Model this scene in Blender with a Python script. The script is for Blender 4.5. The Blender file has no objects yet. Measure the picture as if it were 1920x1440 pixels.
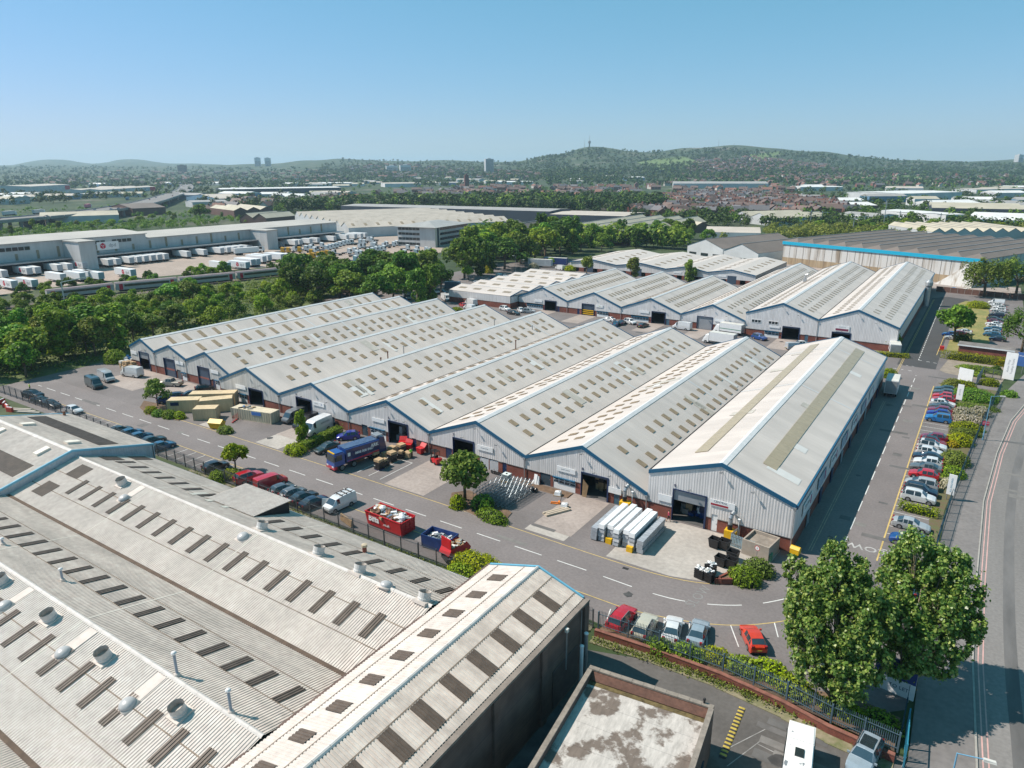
import bpy, math, random
from mathutils import Vector, Matrix
R = random.Random(7)
S = bpy.context.scene
C = S.collection
PI = math.pi

# ---------------------------------------------------------------- camera
F, P, YAW, ROLL, H = 1320.56, .2964, .5873, -.0032, 46.0
cd = bpy.data.cameras.new('camera')
cam = bpy.data.objects.new('camera', cd)
C.objects.link(cam)
cd.sensor_width = 36
cd.lens = 36 * F / 1920
cd.clip_end = 40000
cam.matrix_world = Matrix.Translation((0, 0, H)) @ Matrix.Rotation(YAW, 4, 'Z') @ Matrix.Rotation(PI / 2 - P, 4, 'X') @ Matrix.Rotation(ROLL, 4, 'Z')
S.camera = cam

# ---------------------------------------------------------------- light
SUN_EL, SUN_AZ = math.radians(50), math.radians(203)   # direction to the sun: azimuth counted from +X
w = bpy.data.worlds.new('World')
S.world = w
w.use_nodes = True
nt = w.node_tree
bg = nt.nodes['Background']
sky = nt.nodes.new('ShaderNodeTexSky')
sky.sky_type = 'NISHITA'
sky.sun_disc = False
sky.sun_elevation = SUN_EL
sky.sun_rotation = PI / 2 - SUN_AZ
sky.altitude = 100
sky.air_density = 1.0
sky.dust_density = .25
sky.ozone_density = 1.6
sep = nt.nodes.new('ShaderNodeSeparateColor')   # per-channel response of the camera on the sky model
com = nt.nodes.new('ShaderNodeCombineColor')
nt.links.new(sky.outputs[0], sep.inputs[0])
for i, (pw, k) in enumerate(((1.0, .56), (.5, 1.8), (.8, 1.36))):
 m1, m2 = nt.nodes.new('ShaderNodeMath'), nt.nodes.new('ShaderNodeMath')
 m1.operation, m2.operation = 'POWER', 'MULTIPLY'
 m1.inputs[1].default_value, m2.inputs[1].default_value = pw, k
 nt.links.new(sep.outputs[i], m1.inputs[0])
 nt.links.new(m1.outputs[0], m2.inputs[0])
 nt.links.new(m2.outputs[0], com.inputs[i])
nt.links.new(com.outputs[0], bg.inputs[0])
bg.inputs[1].default_value = .1
sl = bpy.data.lights.new('sun', 'SUN')
sl.energy = 5.0
sl.angle = math.radians(.5)
sl.color = (1, .905, .80)
sun = bpy.data.objects.new('sun', sl)
C.objects.link(sun)
sd = Vector((math.cos(SUN_AZ) * math.cos(SUN_EL), math.sin(SUN_AZ) * math.cos(SUN_EL), math.sin(SUN_EL)))
sun.rotation_euler = sd.to_track_quat('Z', 'Y').to_euler()
S.view_settings.view_transform = 'Standard'
S.view_settings.look = 'None'
S.view_settings.gamma = 1
S.view_settings.exposure = .38
S.render.engine = 'CYCLES'
S.cycles.use_denoising = True
S.cycles.max_bounces = 6
S.cycles.diffuse_bounces = 3
S.cycles.glossy_bounces = 2
S.cycles.transmission_bounces = 3
S.cycles.transparent_max_bounces = 8
S.cycles.volume_bounces = 1
S.cycles.caustics_reflective = False
S.cycles.caustics_refractive = False

# ---------------------------------------------------------------- survey helpers (photo pixel -> place on the ground)
def ray(px, py):
 u, v = px - 960, py - 720
 c, s = math.cos(-ROLL), math.sin(-ROLL)
 u, v = c * u - s * v, s * u + c * v
 d = F * math.cos(P) - v * math.sin(P)
 z = -F * math.sin(P) - v * math.cos(P)
 return Vector((-d * math.sin(YAW) + u * math.cos(YAW), d * math.cos(YAW) + u * math.sin(YAW), z))
def at(px, py, z=0.0):
 r = ray(px, py)
 t = (z - H) / r.z
 return Vector((t * r.x, t * r.y, z))
def onplane(px, py, p0, n):
 r = ray(px, py)
 o = Vector((0, 0, H))
 return o + r * ((p0 - o).dot(n) / r.dot(n))

# terrain height: flat valley floor, wooded hills from about 2 km on
COLS = [-1500, 0, 110, 180, 245, 330, 480, 640, 750, 850, 950, 1040, 1105, 1180, 1230, 1300, 1370, 1450, 1530, 1600, 1700, 1800, 1920, 3400]
DN = [1400, 2200, 3000, 3800, 5200, 9000, 14000]
YA = [None,
      [343, 343, 343, 343, 343, 343, 343, 342, 342, 342, 341, 339, 338, 338, 338, 337, 336, 336, 338, 340, 341, 342, 342, 342],
      [331, 331, 331, 331, 331, 331, 330, 325, 325, 325, 322, 316, 312, 313, 311, 308, 306, 308, 313, 318, 322, 325, 326, 328],
      [322, 321, 321, 321, 321, 321, 319, 308, 309, 309, 307, 292, 277, 284, 286, 281, 276, 279, 288, 295, 303, 308, 305, 316],
      [311, 310, 310, 310, 310, 310, 307, 297, 302, 302, 305, 304, 300, 300, 300, 298, 298, 298, 300, 304, 306, 306, 303, 312],
      [311, 308, 297, 305, 297, 305, 310, 310, 310, 310, 310, 310, 310, 310, 310, 310, 310, 310, 310, 310, 310, 310, 310, 312],
      [318] * 24]
def sm(t):
 return t * t * (3 - 2 * t)
def th(x, y):
 a = math.atan2(x, y) + YAW
 if abs(a) > 1.25:
  return 0.0
 d = math.hypot(x, y) * math.cos(a)
 if d < DN[0]:
  return 0.0
 u = 960 + 1381 * math.tan(a)
 u = min(max(u, COLS[0]), COLS[-1] - 1)
 i = max(k for k in range(len(COLS) - 1) if COLS[k] <= u)
 f = sm((u - COLS[i]) / (COLS[i + 1] - COLS[i]))
 d = min(d, 13999)
 k = max(q for q in range(len(DN) - 1) if DN[q] <= d)
 g = sm((d - DN[k]) / (DN[k + 1] - DN[k])) if k != 0 else ((d - DN[k]) / (DN[k + 1] - DN[k])) ** 2
 def z(q):
  if YA[q] is None:
   return 0.0
  ya = YA[q][i] * (1 - f) + YA[q][i + 1] * f
  return H + DN[q] * (316.6 - ya) / 1381
 return z(k) * (1 - g) + z(k + 1) * g
def far(px, py):
 r = ray(px, py).normalized()
 t = 300.0
 while t < 14000:
  p = Vector((0, 0, H)) + r * t
  if p.z <= th(p.x, p.y):
   return Vector((p.x, p.y, th(p.x, p.y)))
  t *= 1.01
 p.z = th(p.x, p.y)
 return p

# ---------------------------------------------------------------- materials
MATS = {}
def newmat(name):
 m = bpy.data.materials.new(name)
 m.use_nodes = True
 n = m.node_tree
 return m, n, n.nodes['Principled BSDF'], n.nodes.new, n.links.new
def pm(name, col, var=.12, scale=.6, rough=.75, metal=0, col2=None, bump=0, coat=0, stretch=None, lo=.35, hi=.65, spec=.5, fine=0):
 """procedural surface: two tones mixed by noise, optional relief"""
 if name in MATS:
  return MATS[name]
 m, n, b, N, L = newmat(name)
 tc = N('ShaderNodeTexCoord')
 src = tc.outputs['Object']
 if stretch:
  mp = N('ShaderNodeMapping')
  mp.inputs['Scale'].default_value = stretch
  L(src, mp.inputs[0])
  src = mp.outputs[0]
 nz = N('ShaderNodeTexNoise')
 nz.inputs['Scale'].default_value = scale
 nz.inputs['Detail'].default_value = 5
 nz.inputs['Roughness'].default_value = .65
 L(src, nz.inputs['Vector'])
 rp = N('ShaderNodeValToRGB')
 c2 = col2 or tuple(max(0, c * (1 - 2 * var)) for c in col)
 rp.color_ramp.elements[0].position = lo
 rp.color_ramp.elements[1].position = hi
 rp.color_ramp.elements[0].color = (*c2, 1)
 rp.color_ramp.elements[1].color = (*col, 1)
 L(nz.outputs[0], rp.inputs[0])
 out = rp.outputs[0]
 if fine:
  n2 = N('ShaderNodeTexNoise')
  n2.inputs['Scale'].default_value = fine
  n2.inputs['Detail'].default_value = 3
  L(tc.outputs['Object'], n2.inputs['Vector'])
  mx = N('ShaderNodeMixRGB')
  mx.blend_type = 'OVERLAY'
  mx.inputs[0].default_value = .28
  L(out, mx.inputs[1])
  L(n2.outputs[0], mx.inputs[2])
  out = mx.outputs[0]
 L(out, b.inputs['Base Color'])
 b.inputs['Roughness'].default_value = rough
 b.inputs['Metallic'].default_value = metal
 b.inputs['Coat Weight'].default_value = coat
 b.inputs['Specular IOR Level'].default_value = spec
 if bump:
  bp = N('ShaderNodeBump')
  bp.inputs['Strength'].default_value = bump
  bp.inputs['Distance'].default_value = .1
  L(nz.outputs[0], bp.inputs['Height'])
  L(bp.outputs[0], b.inputs['Normal'])
 MATS[name] = m
 return m
def leafmat(name, c1, c2, c3, trans=.36):
 """foliage: every leaf clump its own tint, every plant its own cast"""
 m, n, b, N, L = newmat(name)
 g = N('ShaderNodeNewGeometry')
 rp = N('ShaderNodeValToRGB')
 rp.color_ramp.elements[0].color = (*c1, 1)
 rp.color_ramp.elements[1].color = (*c3, 1)
 e = rp.color_ramp.elements.new(.5)
 e.color = (*c2, 1)
 L(g.outputs['Random Per Island'], rp.inputs[0])
 oi = N('ShaderNodeObjectInfo')
 hs = N('ShaderNodeHueSaturation')
 mr = N('ShaderNodeMapRange')
 mr.inputs['To Min'].default_value = .475
 mr.inputs['To Max'].default_value = .52
 L(oi.outputs['Random'], mr.inputs[0])
 L(mr.outputs[0], hs.inputs['Hue'])
 m2 = N('ShaderNodeMath')
 m2.operation = 'MULTIPLY_ADD'
 m2.inputs[1].default_value = -.55
 m2.inputs[2].default_value = 1.3
 fr = N('ShaderNodeMath')
 fr.operation = 'FRACT'
 m3 = N('ShaderNodeMath')
 m3.operation = 'MULTIPLY'
 m3.inputs[1].default_value = 7.31
 L(oi.outputs['Random'], m3.inputs[0])
 L(m3.outputs[0], fr.inputs[0])
 L(fr.outputs[0], m2.inputs[0])
 L(m2.outputs[0], hs.inputs['Value'])
 L(rp.outputs[0], hs.inputs['Color'])
 b.inputs['Roughness'].default_value = .55
 b.inputs['Specular IOR Level'].default_value = .18
 L(hs.outputs[0], b.inputs['Base Color'])
 tr = N('ShaderNodeBsdfTranslucent')
 L(hs.outputs[0], tr.inputs[0])
 mx = N('ShaderNodeMixShader')
 mx.inputs[0].default_value = trans
 L(b.outputs[0], mx.inputs[1])
 L(tr.outputs[0], mx.inputs[2])
 L(mx.outputs[0], n.nodes['Material Output'].inputs[0])
 MATS[name] = m
 return m
def glassmat(name, col=(.02, .03, .035), rough=.08):
 m, n, b, N, L = newmat(name)
 b.inputs['Base Color'].default_value = (*col, 1)
 b.inputs['Roughness'].default_value = rough
 b.inputs['Specular IOR Level'].default_value = .8
 MATS[name] = m
 return m
def paint(name, col, rough=.3, metal=.15, coat=.8):
 if name in MATS:
  return MATS[name]
 m = pm(name, col, .06, 1.5, rough, metal, coat=coat)
 return m
def wavemat(name, col, dark, period, axis, depth=.5, rough=.6, noise=.12, nscale=.25, streak=None):
 """profiled metal or cement sheet: seam lines every `period` metres along an axis, weathered"""
 m, n, b, N, L = newmat(name)
 tc = N('ShaderNodeTexCoord')
 sx = N('ShaderNodeSeparateXYZ')
 L(tc.outputs['Object'], sx.inputs[0])
 mm = N('ShaderNodeMath'); mm.operation = 'MULTIPLY'; mm.inputs[1].default_value = 1 / period
 L(sx.outputs[axis], mm.inputs[0])
 fr = N('ShaderNodeMath'); fr.operation = 'FRACT'
 L(mm.outputs[0], fr.inputs[0])
 lt = N('ShaderNodeMath'); lt.operation = 'LESS_THAN'; lt.inputs[1].default_value = .12
 L(fr.outputs[0], lt.inputs[0])
 nz = N('ShaderNodeTexNoise')
 nz.inputs['Scale'].default_value = nscale
 nz.inputs['Detail'].default_value = 6
 if streak:
  mp = N('ShaderNodeMapping')
  mp.inputs['Scale'].default_value = streak
  L(tc.outputs['Object'], mp.inputs[0])
  L(mp.outputs[0], nz.inputs['Vector'])
 else:
  L(tc.outputs['Object'], nz.inputs['Vector'])
 rp = N('ShaderNodeValToRGB')
 rp.color_ramp.elements[0].position = .3
 rp.color_ramp.elements[1].position = .68
 rp.color_ramp.elements[0].color = (*[c * (1 - 2 * noise) for c in col], 1)
 rp.color_ramp.elements[1].color = (*col, 1)
 L(nz.outputs[0], rp.inputs[0])
 mx = N('ShaderNodeMixRGB')
 mf = N('ShaderNodeMath'); mf.operation = 'MULTIPLY'; mf.inputs[1].default_value = depth
 L(lt.outputs[0], mf.inputs[0])
 L(mf.outputs[0], mx.inputs[0])
 L(rp.outputs[0], mx.inputs[1])
 mx.inputs[2].default_value = (*dark, 1)
 L(mx.outputs[0], b.inputs['Base Color'])
 b.inputs['Roughness'].default_value = rough
 MATS[name] = m
 return m
def brickmat(name, c1, c2, mortar):
 m, n, b, N, L = newmat(name)
 tc = N('ShaderNodeTexCoord')
 mp = N('ShaderNodeMapping')
 mp.inputs['Rotation'].default_value = (PI / 2, 0, 0)
 L(tc.outputs['Object'], mp.inputs[0])
 br = N('ShaderNodeTexBrick')
 br.inputs['Scale'].default_value = 4.4
 br.inputs['Color1'].default_value = (*c1, 1)
 br.inputs['Color2'].default_value = (*c2, 1)
 br.inputs['Mortar'].default_value = (*mortar, 1)
 br.inputs['Mortar Size'].default_value = .014
 L(mp.outputs[0], br.inputs[0])
 nz = N('ShaderNodeTexNoise')
 nz.inputs['Scale'].default_value = .5
 L(tc.outputs['Object'], nz.inputs['Vector'])
 mx = N('ShaderNodeMixRGB')
 mx.blend_type = 'OVERLAY'
 mx.inputs[0].default_value = .6
 L(br.outputs[0], mx.inputs[1])
 L(nz.outputs[0], mx.inputs[2])
 L(mx.outputs[0], b.inputs['Base Color'])
 b.inputs['Roughness'].default_value = .9
 MATS[name] = m
 return m

roof_grey = wavemat('roof_sheet', (.60, .535, .49), (.49, .435, .39), 1.0, 1, .45, .5, .1, .2, (.35, 1.6, 1))
roof_white = wavemat('roof_sheet_low', (.57, .51, .465), (.47, .42, .375), 1.0, 1, .4, .5, .06, .12, (3, .3, 1))
cladding = pm('cladding', (.78, .755, .75), .1, .8, .45, .2, stretch=(3, 3, .25))
cladding_old = pm('cladding_old', (.66, .64, .61), .16, .8, .6, .05, stretch=(3, 3, .2))
fascia_blue = pm('fascia_blue', (.012, .098, .19), .05, 1, .4)
sky_blue = pm('fascia_light_blue', (.14, .40, .55), .06, 1, .5)
brick_red = brickmat('brick_red', (.23, .065, .042), (.16, .045, .032), (.2, .12, .1))
brick_dark = brickmat('brick_dark', (.17, .11, .088), (.12, .08, .068), (.15, .12, .105))
rooflight_m = pm('rooflight', (.34, .26, .17), .12, 1.2, .3, stretch=(2, .5, 1), spec=.6)
ridge_m = pm('ridge_cap', (.66, .66, .66), .06, 1, .4)
dark_m = pm('dark_interior', (.02, .02, .022), .1, 1, .9)
door_blue = wavemat('roller_door_blue', (.055, .085, .13), (.03, .05, .085), .3, 2, .6, .45)
door_grey = wavemat('roller_door_grey', (.30, .32, .35), (.2, .22, .25), .2, 2, .6, .4)
navy_m = pm('navy_paint', (.012, .03, .09), .05, 1, .4)
white_m = pm('white_paint', (.78, .79, .80), .04, 1.5, .4)
offwhite_m = pm('off_white', (.62, .61, .57), .08, .8, .5)
lead_m = pm('grey_metal', (.34, .35, .36), .1, 1, .45, .4)
galv_m = pm('galvanised_steel', (.46, .48, .50), .12, 2, .4, .6)
black_m = pm('black_plastic', (.015, .015, .017), .1, 2, .5)
yellow_m = pm('yellow_paint', (.72, .42, .01), .06, 1.5, .45)
red_m = pm('red_paint', (.52, .015, .02), .08, 1.2, .4)
rust_m = pm('rust', (.15, .07, .04), .2, 2, .85)
wood_m = pm('wood', (.40, .27, .15), .15, 2, .8)
card_m = pm('cardboard', (.48, .33, .19), .1, 1.5, .85)
glass_m = glassmat('window_glass')
glass_b = glassmat('blue_glass', (.03, .06, .085), .1)
steel_blue = pm('blue_grey_steel', (.06, .13, .19), .1, 2, .5)
concrete = pm('concrete', (.36, .33, .30), .1, .18, .85, fine=2.5)
kerb_m = pm('kerb_stone', (.36, .34, .31), .1, 1, .85)

# ---------------------------------------------------------------- mesh building
class MB:
 def __init__(s):
  s.v, s.f, s.m, s.mats = [], [], [], []
 def mi(s, mat):
  if mat not in s.mats:
   s.mats.append(mat)
  return s.mats.index(mat)
 def face(s, pts, mat):
  k = len(s.v)
  s.v.extend([tuple(p) for p in pts])
  s.f.append(tuple(range(k, k + len(pts))))
  s.m.append(s.mi(mat))
 def hexa(s, b, t, mat, bottom=True):
  """b, t: four corners of the bottom and the top, both counter-clockwise from above"""
  k = len(s.v)
  s.v.extend([tuple(p) for p in b] + [tuple(p) for p in t])
  q = s.mi(mat)
  fs = [(4, 5, 6, 7)] + [(i, (i + 1) % 4, (i + 1) % 4 + 4, i + 4) for i in range(4)]
  if bottom:
   fs.append((3, 2, 1, 0))
  for f in fs:
   s.f.append(tuple(k + i for i in f))
   s.m.append(q)
 def box(s, x0, x1, y0, y1, z0, z1, mat):
  s.hexa([(x0, y0, z0), (x1, y0, z0), (x1, y1, z0), (x0, y1, z0)], [(x0, y0, z1), (x1, y0, z1), (x1, y1, z1), (x0, y1, z1)], mat)
 def cbox(s, c, sz, mat, rz=0):
  ca, sa = math.cos(rz), math.sin(rz)
  def q(x, y, z):
   return (c[0] + ca * x - sa * y, c[1] + sa * x + ca * y, c[2] + z)
  hx, hy = sz[0] / 2, sz[1] / 2
  xy = [(-hx, -hy), (hx, -hy), (hx, hy), (-hx, hy)]
  s.hexa([q(x, y, 0) for x, y in xy], [q(x, y, sz[2]) for x, y in xy], mat)
 def prism(s, poly, z0, z1, mat, side=None):
  n = len(poly)
  k = len(s.v)
  s.v.extend([(p[0], p[1], z0) for p in poly] + [(p[0], p[1], z1) for p in poly])
  q = s.mi(mat)
  qs = s.mi(side or mat)
  s.f.append(tuple(range(k + n, k + 2 * n))); s.m.append(q)
  s.f.append(tuple(range(k + n - 1, k - 1, -1))); s.m.append(q)
  for i in range(n):
   j = (i + 1) % n
   s.f.append((k + i, k + j, k + n + j, k + n + i)); s.m.append(qs)
 def tube(s, p0, p1, r0, mat, r1=None, n=6, caps=True):
  p0, p1 = Vector(p0), Vector(p1)
  r1 = r0 if r1 is None else r1
  d = p1 - p0
  if d.length < 1e-6:
   return
  d.normalize()
  a = d.orthogonal().normalized()
  b = d.cross(a)
  k = len(s.v)
  for p, r in ((p0, r0), (p1, r1)):
   for i in range(n):
    t = 2 * PI * i / n
    s.v.append(tuple(p + a * math.cos(t) * r + b * math.sin(t) * r))
  q = s.mi(mat)
  for i in range(n):
   j = (i + 1) % n
   s.f.append((k + i, k + j, k + n + j, k + n + i)); s.m.append(q)
  if caps:
   s.f.append(tuple(range(k + n, k + 2 * n))); s.m.append(q)
   s.f.append(tuple(range(k + n - 1, k - 1, -1))); s.m.append(q)
 def lathe(s, c, prof, mat, n=12):
  k = len(s.v)
  for r, z in prof:
   for i in range(n):
    t = 2 * PI * i / n
    s.v.append((c[0] + r * math.cos(t), c[1] + r * math.sin(t), c[2] + z))
  q = s.mi(mat)
  for a in range(len(prof) - 1):
   for i in range(n):
    j = (i + 1) % n
    s.f.append((k + a * n + i, k + a * n + j, k + (a + 1) * n + j, k + (a + 1) * n + i)); s.m.append(q)
  s.f.append(tuple(k + (len(prof) - 1) * n + i for i in range(n))); s.m.append(q)
 def mesh(s, name, smooth=False):
  me = bpy.data.meshes.new(name)
  me.from_pydata(s.v, [], s.f)
  for mt in s.mats:
   me.materials.append(mt)
  me.polygons.foreach_set('material_index', s.m)
  if smooth:
   me.polygons.foreach_set('use_smooth', [True] * len(s.f))
  me.update()
  return me
 def build(s, name, parent=None, smooth=False, loc=None, rz=0, kind=None, label=None):
  return ob(name, s.mesh(name, smooth), parent, loc, rz, kind, label)
def ob(name, me, parent=None, loc=None, rz=0, kind=None, label=None):
 o = bpy.data.objects.new(name, me)
 C.objects.link(o)
 if parent:
  o.parent = parent
 if loc is not None:
  o.location = loc
 o.rotation_euler = (0, 0, rz)
 if kind:
  o['kind'] = kind
 if label:
  o['label'] = label
 return o
def tag(o, label, cat, group=None):
 o['label'] = label
 o['category'] = cat
 if group:
  o['group'] = group
 return o
def thing(name, label, cat, loc=(0, 0, 0), rz=0, group=None):
 o = bpy.data.objects.new(name, None)
 C.objects.link(o)
 o.location = loc
 o.rotation_euler = (0, 0, rz)
 o.empty_display_size = .5
 return tag(o, label, cat, group)
def copy_tree(o, loc=None, rz=None, label=None, parent=None, scale=None):
 c = o.copy()
 C.objects.link(c)
 if parent:
  c.parent = parent
 if loc is not None:
  c.location = loc
 if rz is not None:
  c.rotation_euler = (0, 0, rz)
 if label:
  c['label'] = label
 if scale:
  c.scale = scale
 for ch in list(o.children):
  copy_tree(ch, parent=c)
 return c
def text(body, size, mat, parent, loc, rot, name='lettering', ext=.004, align='CENTER', bold=0):
 cu = bpy.data.curves.new(name, 'FONT')
 cu.body = body
 cu.size = size
 cu.extrude = ext
 cu.offset = bold
 cu.align_x = align
 cu.align_y = 'CENTER'
 cu.resolution_u = 2
 t = bpy.data.objects.new(name, cu)
 me = bpy.data.meshes.new_from_object(t)
 me.name = name
 me.materials.clear()
 me.materials.append(mat)
 bpy.data.objects.remove(t)
 o = bpy.data.objects.new(name, me)
 C.objects.link(o)
 o.parent = parent
 o.location = loc
 o.rotation_euler = rot
 return o
ORD = 'first second third fourth fifth sixth seventh eighth ninth tenth eleventh twelfth thirteenth fourteenth fifteenth sixteenth seventeenth eighteenth'.split()
def sheet(name, poly, z, mat, kind='structure'):
 b = MB()
 b.face([(p[0], p[1], z) for p in poly], mat)
 return b.build(name, kind=kind)
# ================================================================ THE GROUND
def ground_mat():
 m, n, b, N, L = newmat('terrain_ground')
 tc = N('ShaderNodeTexCoord')
 def ns(sc, d=5):
  z = N('ShaderNodeTexNoise')
  z.inputs['Scale'].default_value = sc
  z.inputs['Detail'].default_value = d
  L(tc.outputs['Object'], z.inputs['Vector'])
  return z.outputs[0]
 r1 = N('ShaderNodeValToRGB')
 for k, (p, c) in enumerate([(.36, (.018, .036, .010)), (.5, (.036, .062, .018)), (.6, (.06, .075, .034)), (.70, (.14, .125, .10))]):
  e = r1.color_ramp.elements[k] if k < 2 else r1.color_ramp.elements.new(p)
  e.position = p
  e.color = (*c, 1)
 L(ns(.011), r1.inputs[0])
 mx = N('ShaderNodeMixRGB')
 mx.blend_type = 'OVERLAY'
 mx.inputs[0].default_value = .7
 L(r1.outputs[0], mx.inputs[1])
 L(ns(.25), mx.inputs[2])
 L(mx.outputs[0], b.inputs['Base Color'])
 b.inputs['Roughness'].default_value = .95
 return m
tv, tf = [(0, 0, -.02)], []
azs = [i * .4 for i in range(-150, 126)] + [x for x in range(54, 297, 9)]
azs = sorted(set(round(a, 2) for a in azs))
rad = [14 * 1.085 ** i for i in range(86)]
rad = [r for r in rad if r < 14500]
for r in rad:
 for a in azs:
  q = math.radians(a) - YAW
  x, y = r * math.sin(q), r * math.cos(q)
  z = th(x, y)
  if r > 1300:
   z += min(1, (r - 1300) / 2000) * 6 * math.sin(x * .013 + 1.3 * math.sin(y * .007)) * math.sin(y * .011)
  tv.append((x, y, z - .02))
na = len(azs)
for i in range(na):
 tf.append((0, 1 + (i + 1) % na, 1 + i))
for k in range(len(rad) - 1):
 for i in range(na):
  j = (i + 1) % na
  tf.append((1 + k * na + i, 1 + k * na + j, 1 + (k + 1) * na + j, 1 + (k + 1) * na + i))
me = bpy.data.meshes.new('terrain')
me.from_pydata(tv, [], tf)
me.materials.append(ground_mat())
me.polygons.foreach_set('use_smooth', [True] * len(tf))
ob('terrain', me, kind='structure')

asphalt = pm('asphalt', (.18, .16, .157), .13, .12, .85, fine=3, bump=.02)
asphalt_road = pm('asphalt_road', (.19, .168, .165), .09, .1, .85, fine=3)
asphalt_new = pm('asphalt_fresh', (.066, .063, .064), .1, .2, .8, fine=3)
asphalt_main = pm('asphalt_main', (.215, .203, .195), .13, .1, .85, stretch=(1.2, .12, 1), fine=3)
pave_m = pm('pavement', (.20, .185, .18), .12, .15, .85, fine=2)
apron_m = pm('concrete_apron', (.36, .305, .275), .13, .16, .85, fine=2, bump=.02)
apron2_m = pm('concrete_apron_light', (.42, .385, .35), .12, .15, .85, fine=2)
yard_m = pm('depot_concrete', (.37, .30, .255), .1, .05, .9, fine=.8)
grass_m = pm('lawn_dry', (.30, .24, .09), .2, .25, .95, col2=(.15, .17, .05), fine=2)
soil_m = pm('soil', (.17, .11, .07), .2, .5, .95, fine=2)
rough_m = pm('rough_grass', (.13, .15, .05), .3, .12, .95, col2=(.05, .085, .02), fine=1.2)
line_w = pm('line_white', (.72, .72, .70), .12, .9, .7)
line_y = pm('line_yellow', (.62, .45, .16), .15, .9, .7)
line_r = pm('line_red', (.60, .36, .33), .12, .6, .7)

# estate yard, depot yard, railway land
sheet('estate_yard', [(-178, 58.5), (-30, 58.3), (-5, 56.8), (.6, 62), (1, 108), (4.5, 150), (7.5, 186), (14, 225), (14, 345), (-170, 352), (-205, 300), (-205, 190), (-182, 120)], .004, asphalt)
sheet('foreground_yard', [(-27.5, 53.5), (-28, 20), (8, 20), (1.2, 56), (-6, 55.5), (-20, 56)], .004, pm('yard_asphalt', (.125, .115, .108), .16, .14, .9, fine=2.5))
sheet('depot_yard', [(-372, 60), (-372, 420), (-262, 402), (-262, 300), (-285, 250), (-300, 205), (-318, 150), (-310, 60)], .008, yard_m)
sheet('railway_ballast', [(-292, 60), (-284, 60), (-256, 240), (-246, 300), (-254, 300), (-268, 225)], .012, pm('ballast', (.15, .12, .10), .2, .8, .95))
sheet('rough_grass', [(-284, 60), (-178, 60), (-182, 120), (-205, 190), (-205, 230), (-256, 240)], .004, rough_m)
sheet('cyan_shed_yard', [(-90, 352), (14, 318), (14, 345), (-85, 375)], .012, apron_m)
sheet('far_estate_yard', [(-170, 255), (-70, 262), (-70, 300), (-170, 300)], .010, asphalt)

# estate roads
road = MB()
def strip(mb, pts, wd, z, mat, side=0):
 """band of width wd following a polyline; side -1, 0, 1 shifts it to one side"""
 n = len(pts)
 L, Rr = [], []
 for i in range(n):
  a = Vector(pts[max(0, i - 1)][:2] + (0,)) if isinstance(pts[0], tuple) else pts[max(0, i - 1)]
  b = Vector(pts[min(n - 1, i + 1)][:2] + (0,)) if isinstance(pts[0], tuple) else pts[min(n - 1, i + 1)]
  d = (b - a).normalized()
  nn = Vector((-d.y, d.x, 0))
  p = Vector((pts[i][0], pts[i][1], z))
  L.append(p + nn * wd * (.5 + side * .5))
  Rr.append(p - nn * wd * (.5 - side * .5))
 for i in range(n - 1):
  mb.face([Rr[i], Rr[i + 1], L[i + 1], L[i]], mat)
bend = [(-24.9, 66.3), (-20.5, 67.2), (-16, 69.6), (-12.6, 73.2), (-10.2, 78), (-9.1, 84)]
road_line = [(-178, 66.9), (-150, 66.9), (-120, 67), (-80, 66.9), (-50, 66.6), (-34, 66.2)] + bend + [(-8.8, 100), (-8.6, 190)]
strip(road, road_line, 8.0, .012, asphalt_road)
o = road.build('estate_road', kind='structure')
b = MB()
b.face([(-13.6, 190.2, .014), (-5.4, 190.2, .014), (-5.4, 288, .014), (-2, 303, .014), (-9, 306, .014), (-13.6, 300, .014)], asphalt_new)
b.build('fresh_asphalt_road', kind='structure')

# concrete aprons in front of the doors
for x0, x1, y0, y1, mt in [(-164.5, -150, 76, 87, apron_m), (-146, -133.5, 77, 86.5, apron_m), (-102, -96, 71.4, 76, apron2_m), (-102.2, -97, 76, 84, apron_m),
                           (-71, -63.2, 71.3, 84.1, apron_m), (-45.2, -39.2, 72.6, 84.1, apron_m), (-45.4, -39.4, 71.1, 72.6, apron2_m), 
                           (-118.5, -112.5, 71.3, 73.5, apron2_m), (-54, -45, 82.2, 84.1, soil_m)]:
 sheet('concrete_apron', [(x0, y0), (x1, y0), (x1, y1), (x0, y1)], .016, mt)
sheet('concrete_apron', [(-33.2, 70.8), (-25, 70.9), (-20.4, 72.2), (-17.2, 75), (-15.9, 78), (-15.5, 84.1), (-33.2, 84.1)], .016, apron2_m)
for x0, x1 in [(-122.5, -117), (-108, -102), (-84, -78.4), (-69, -63.6), (-45, -38.8), (-32, -26)]:
 sheet('concrete_apron', [(x0, 190), (x1, 190), (x1, 202.8), (x0, 202.8)], .016, apron_m)

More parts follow.
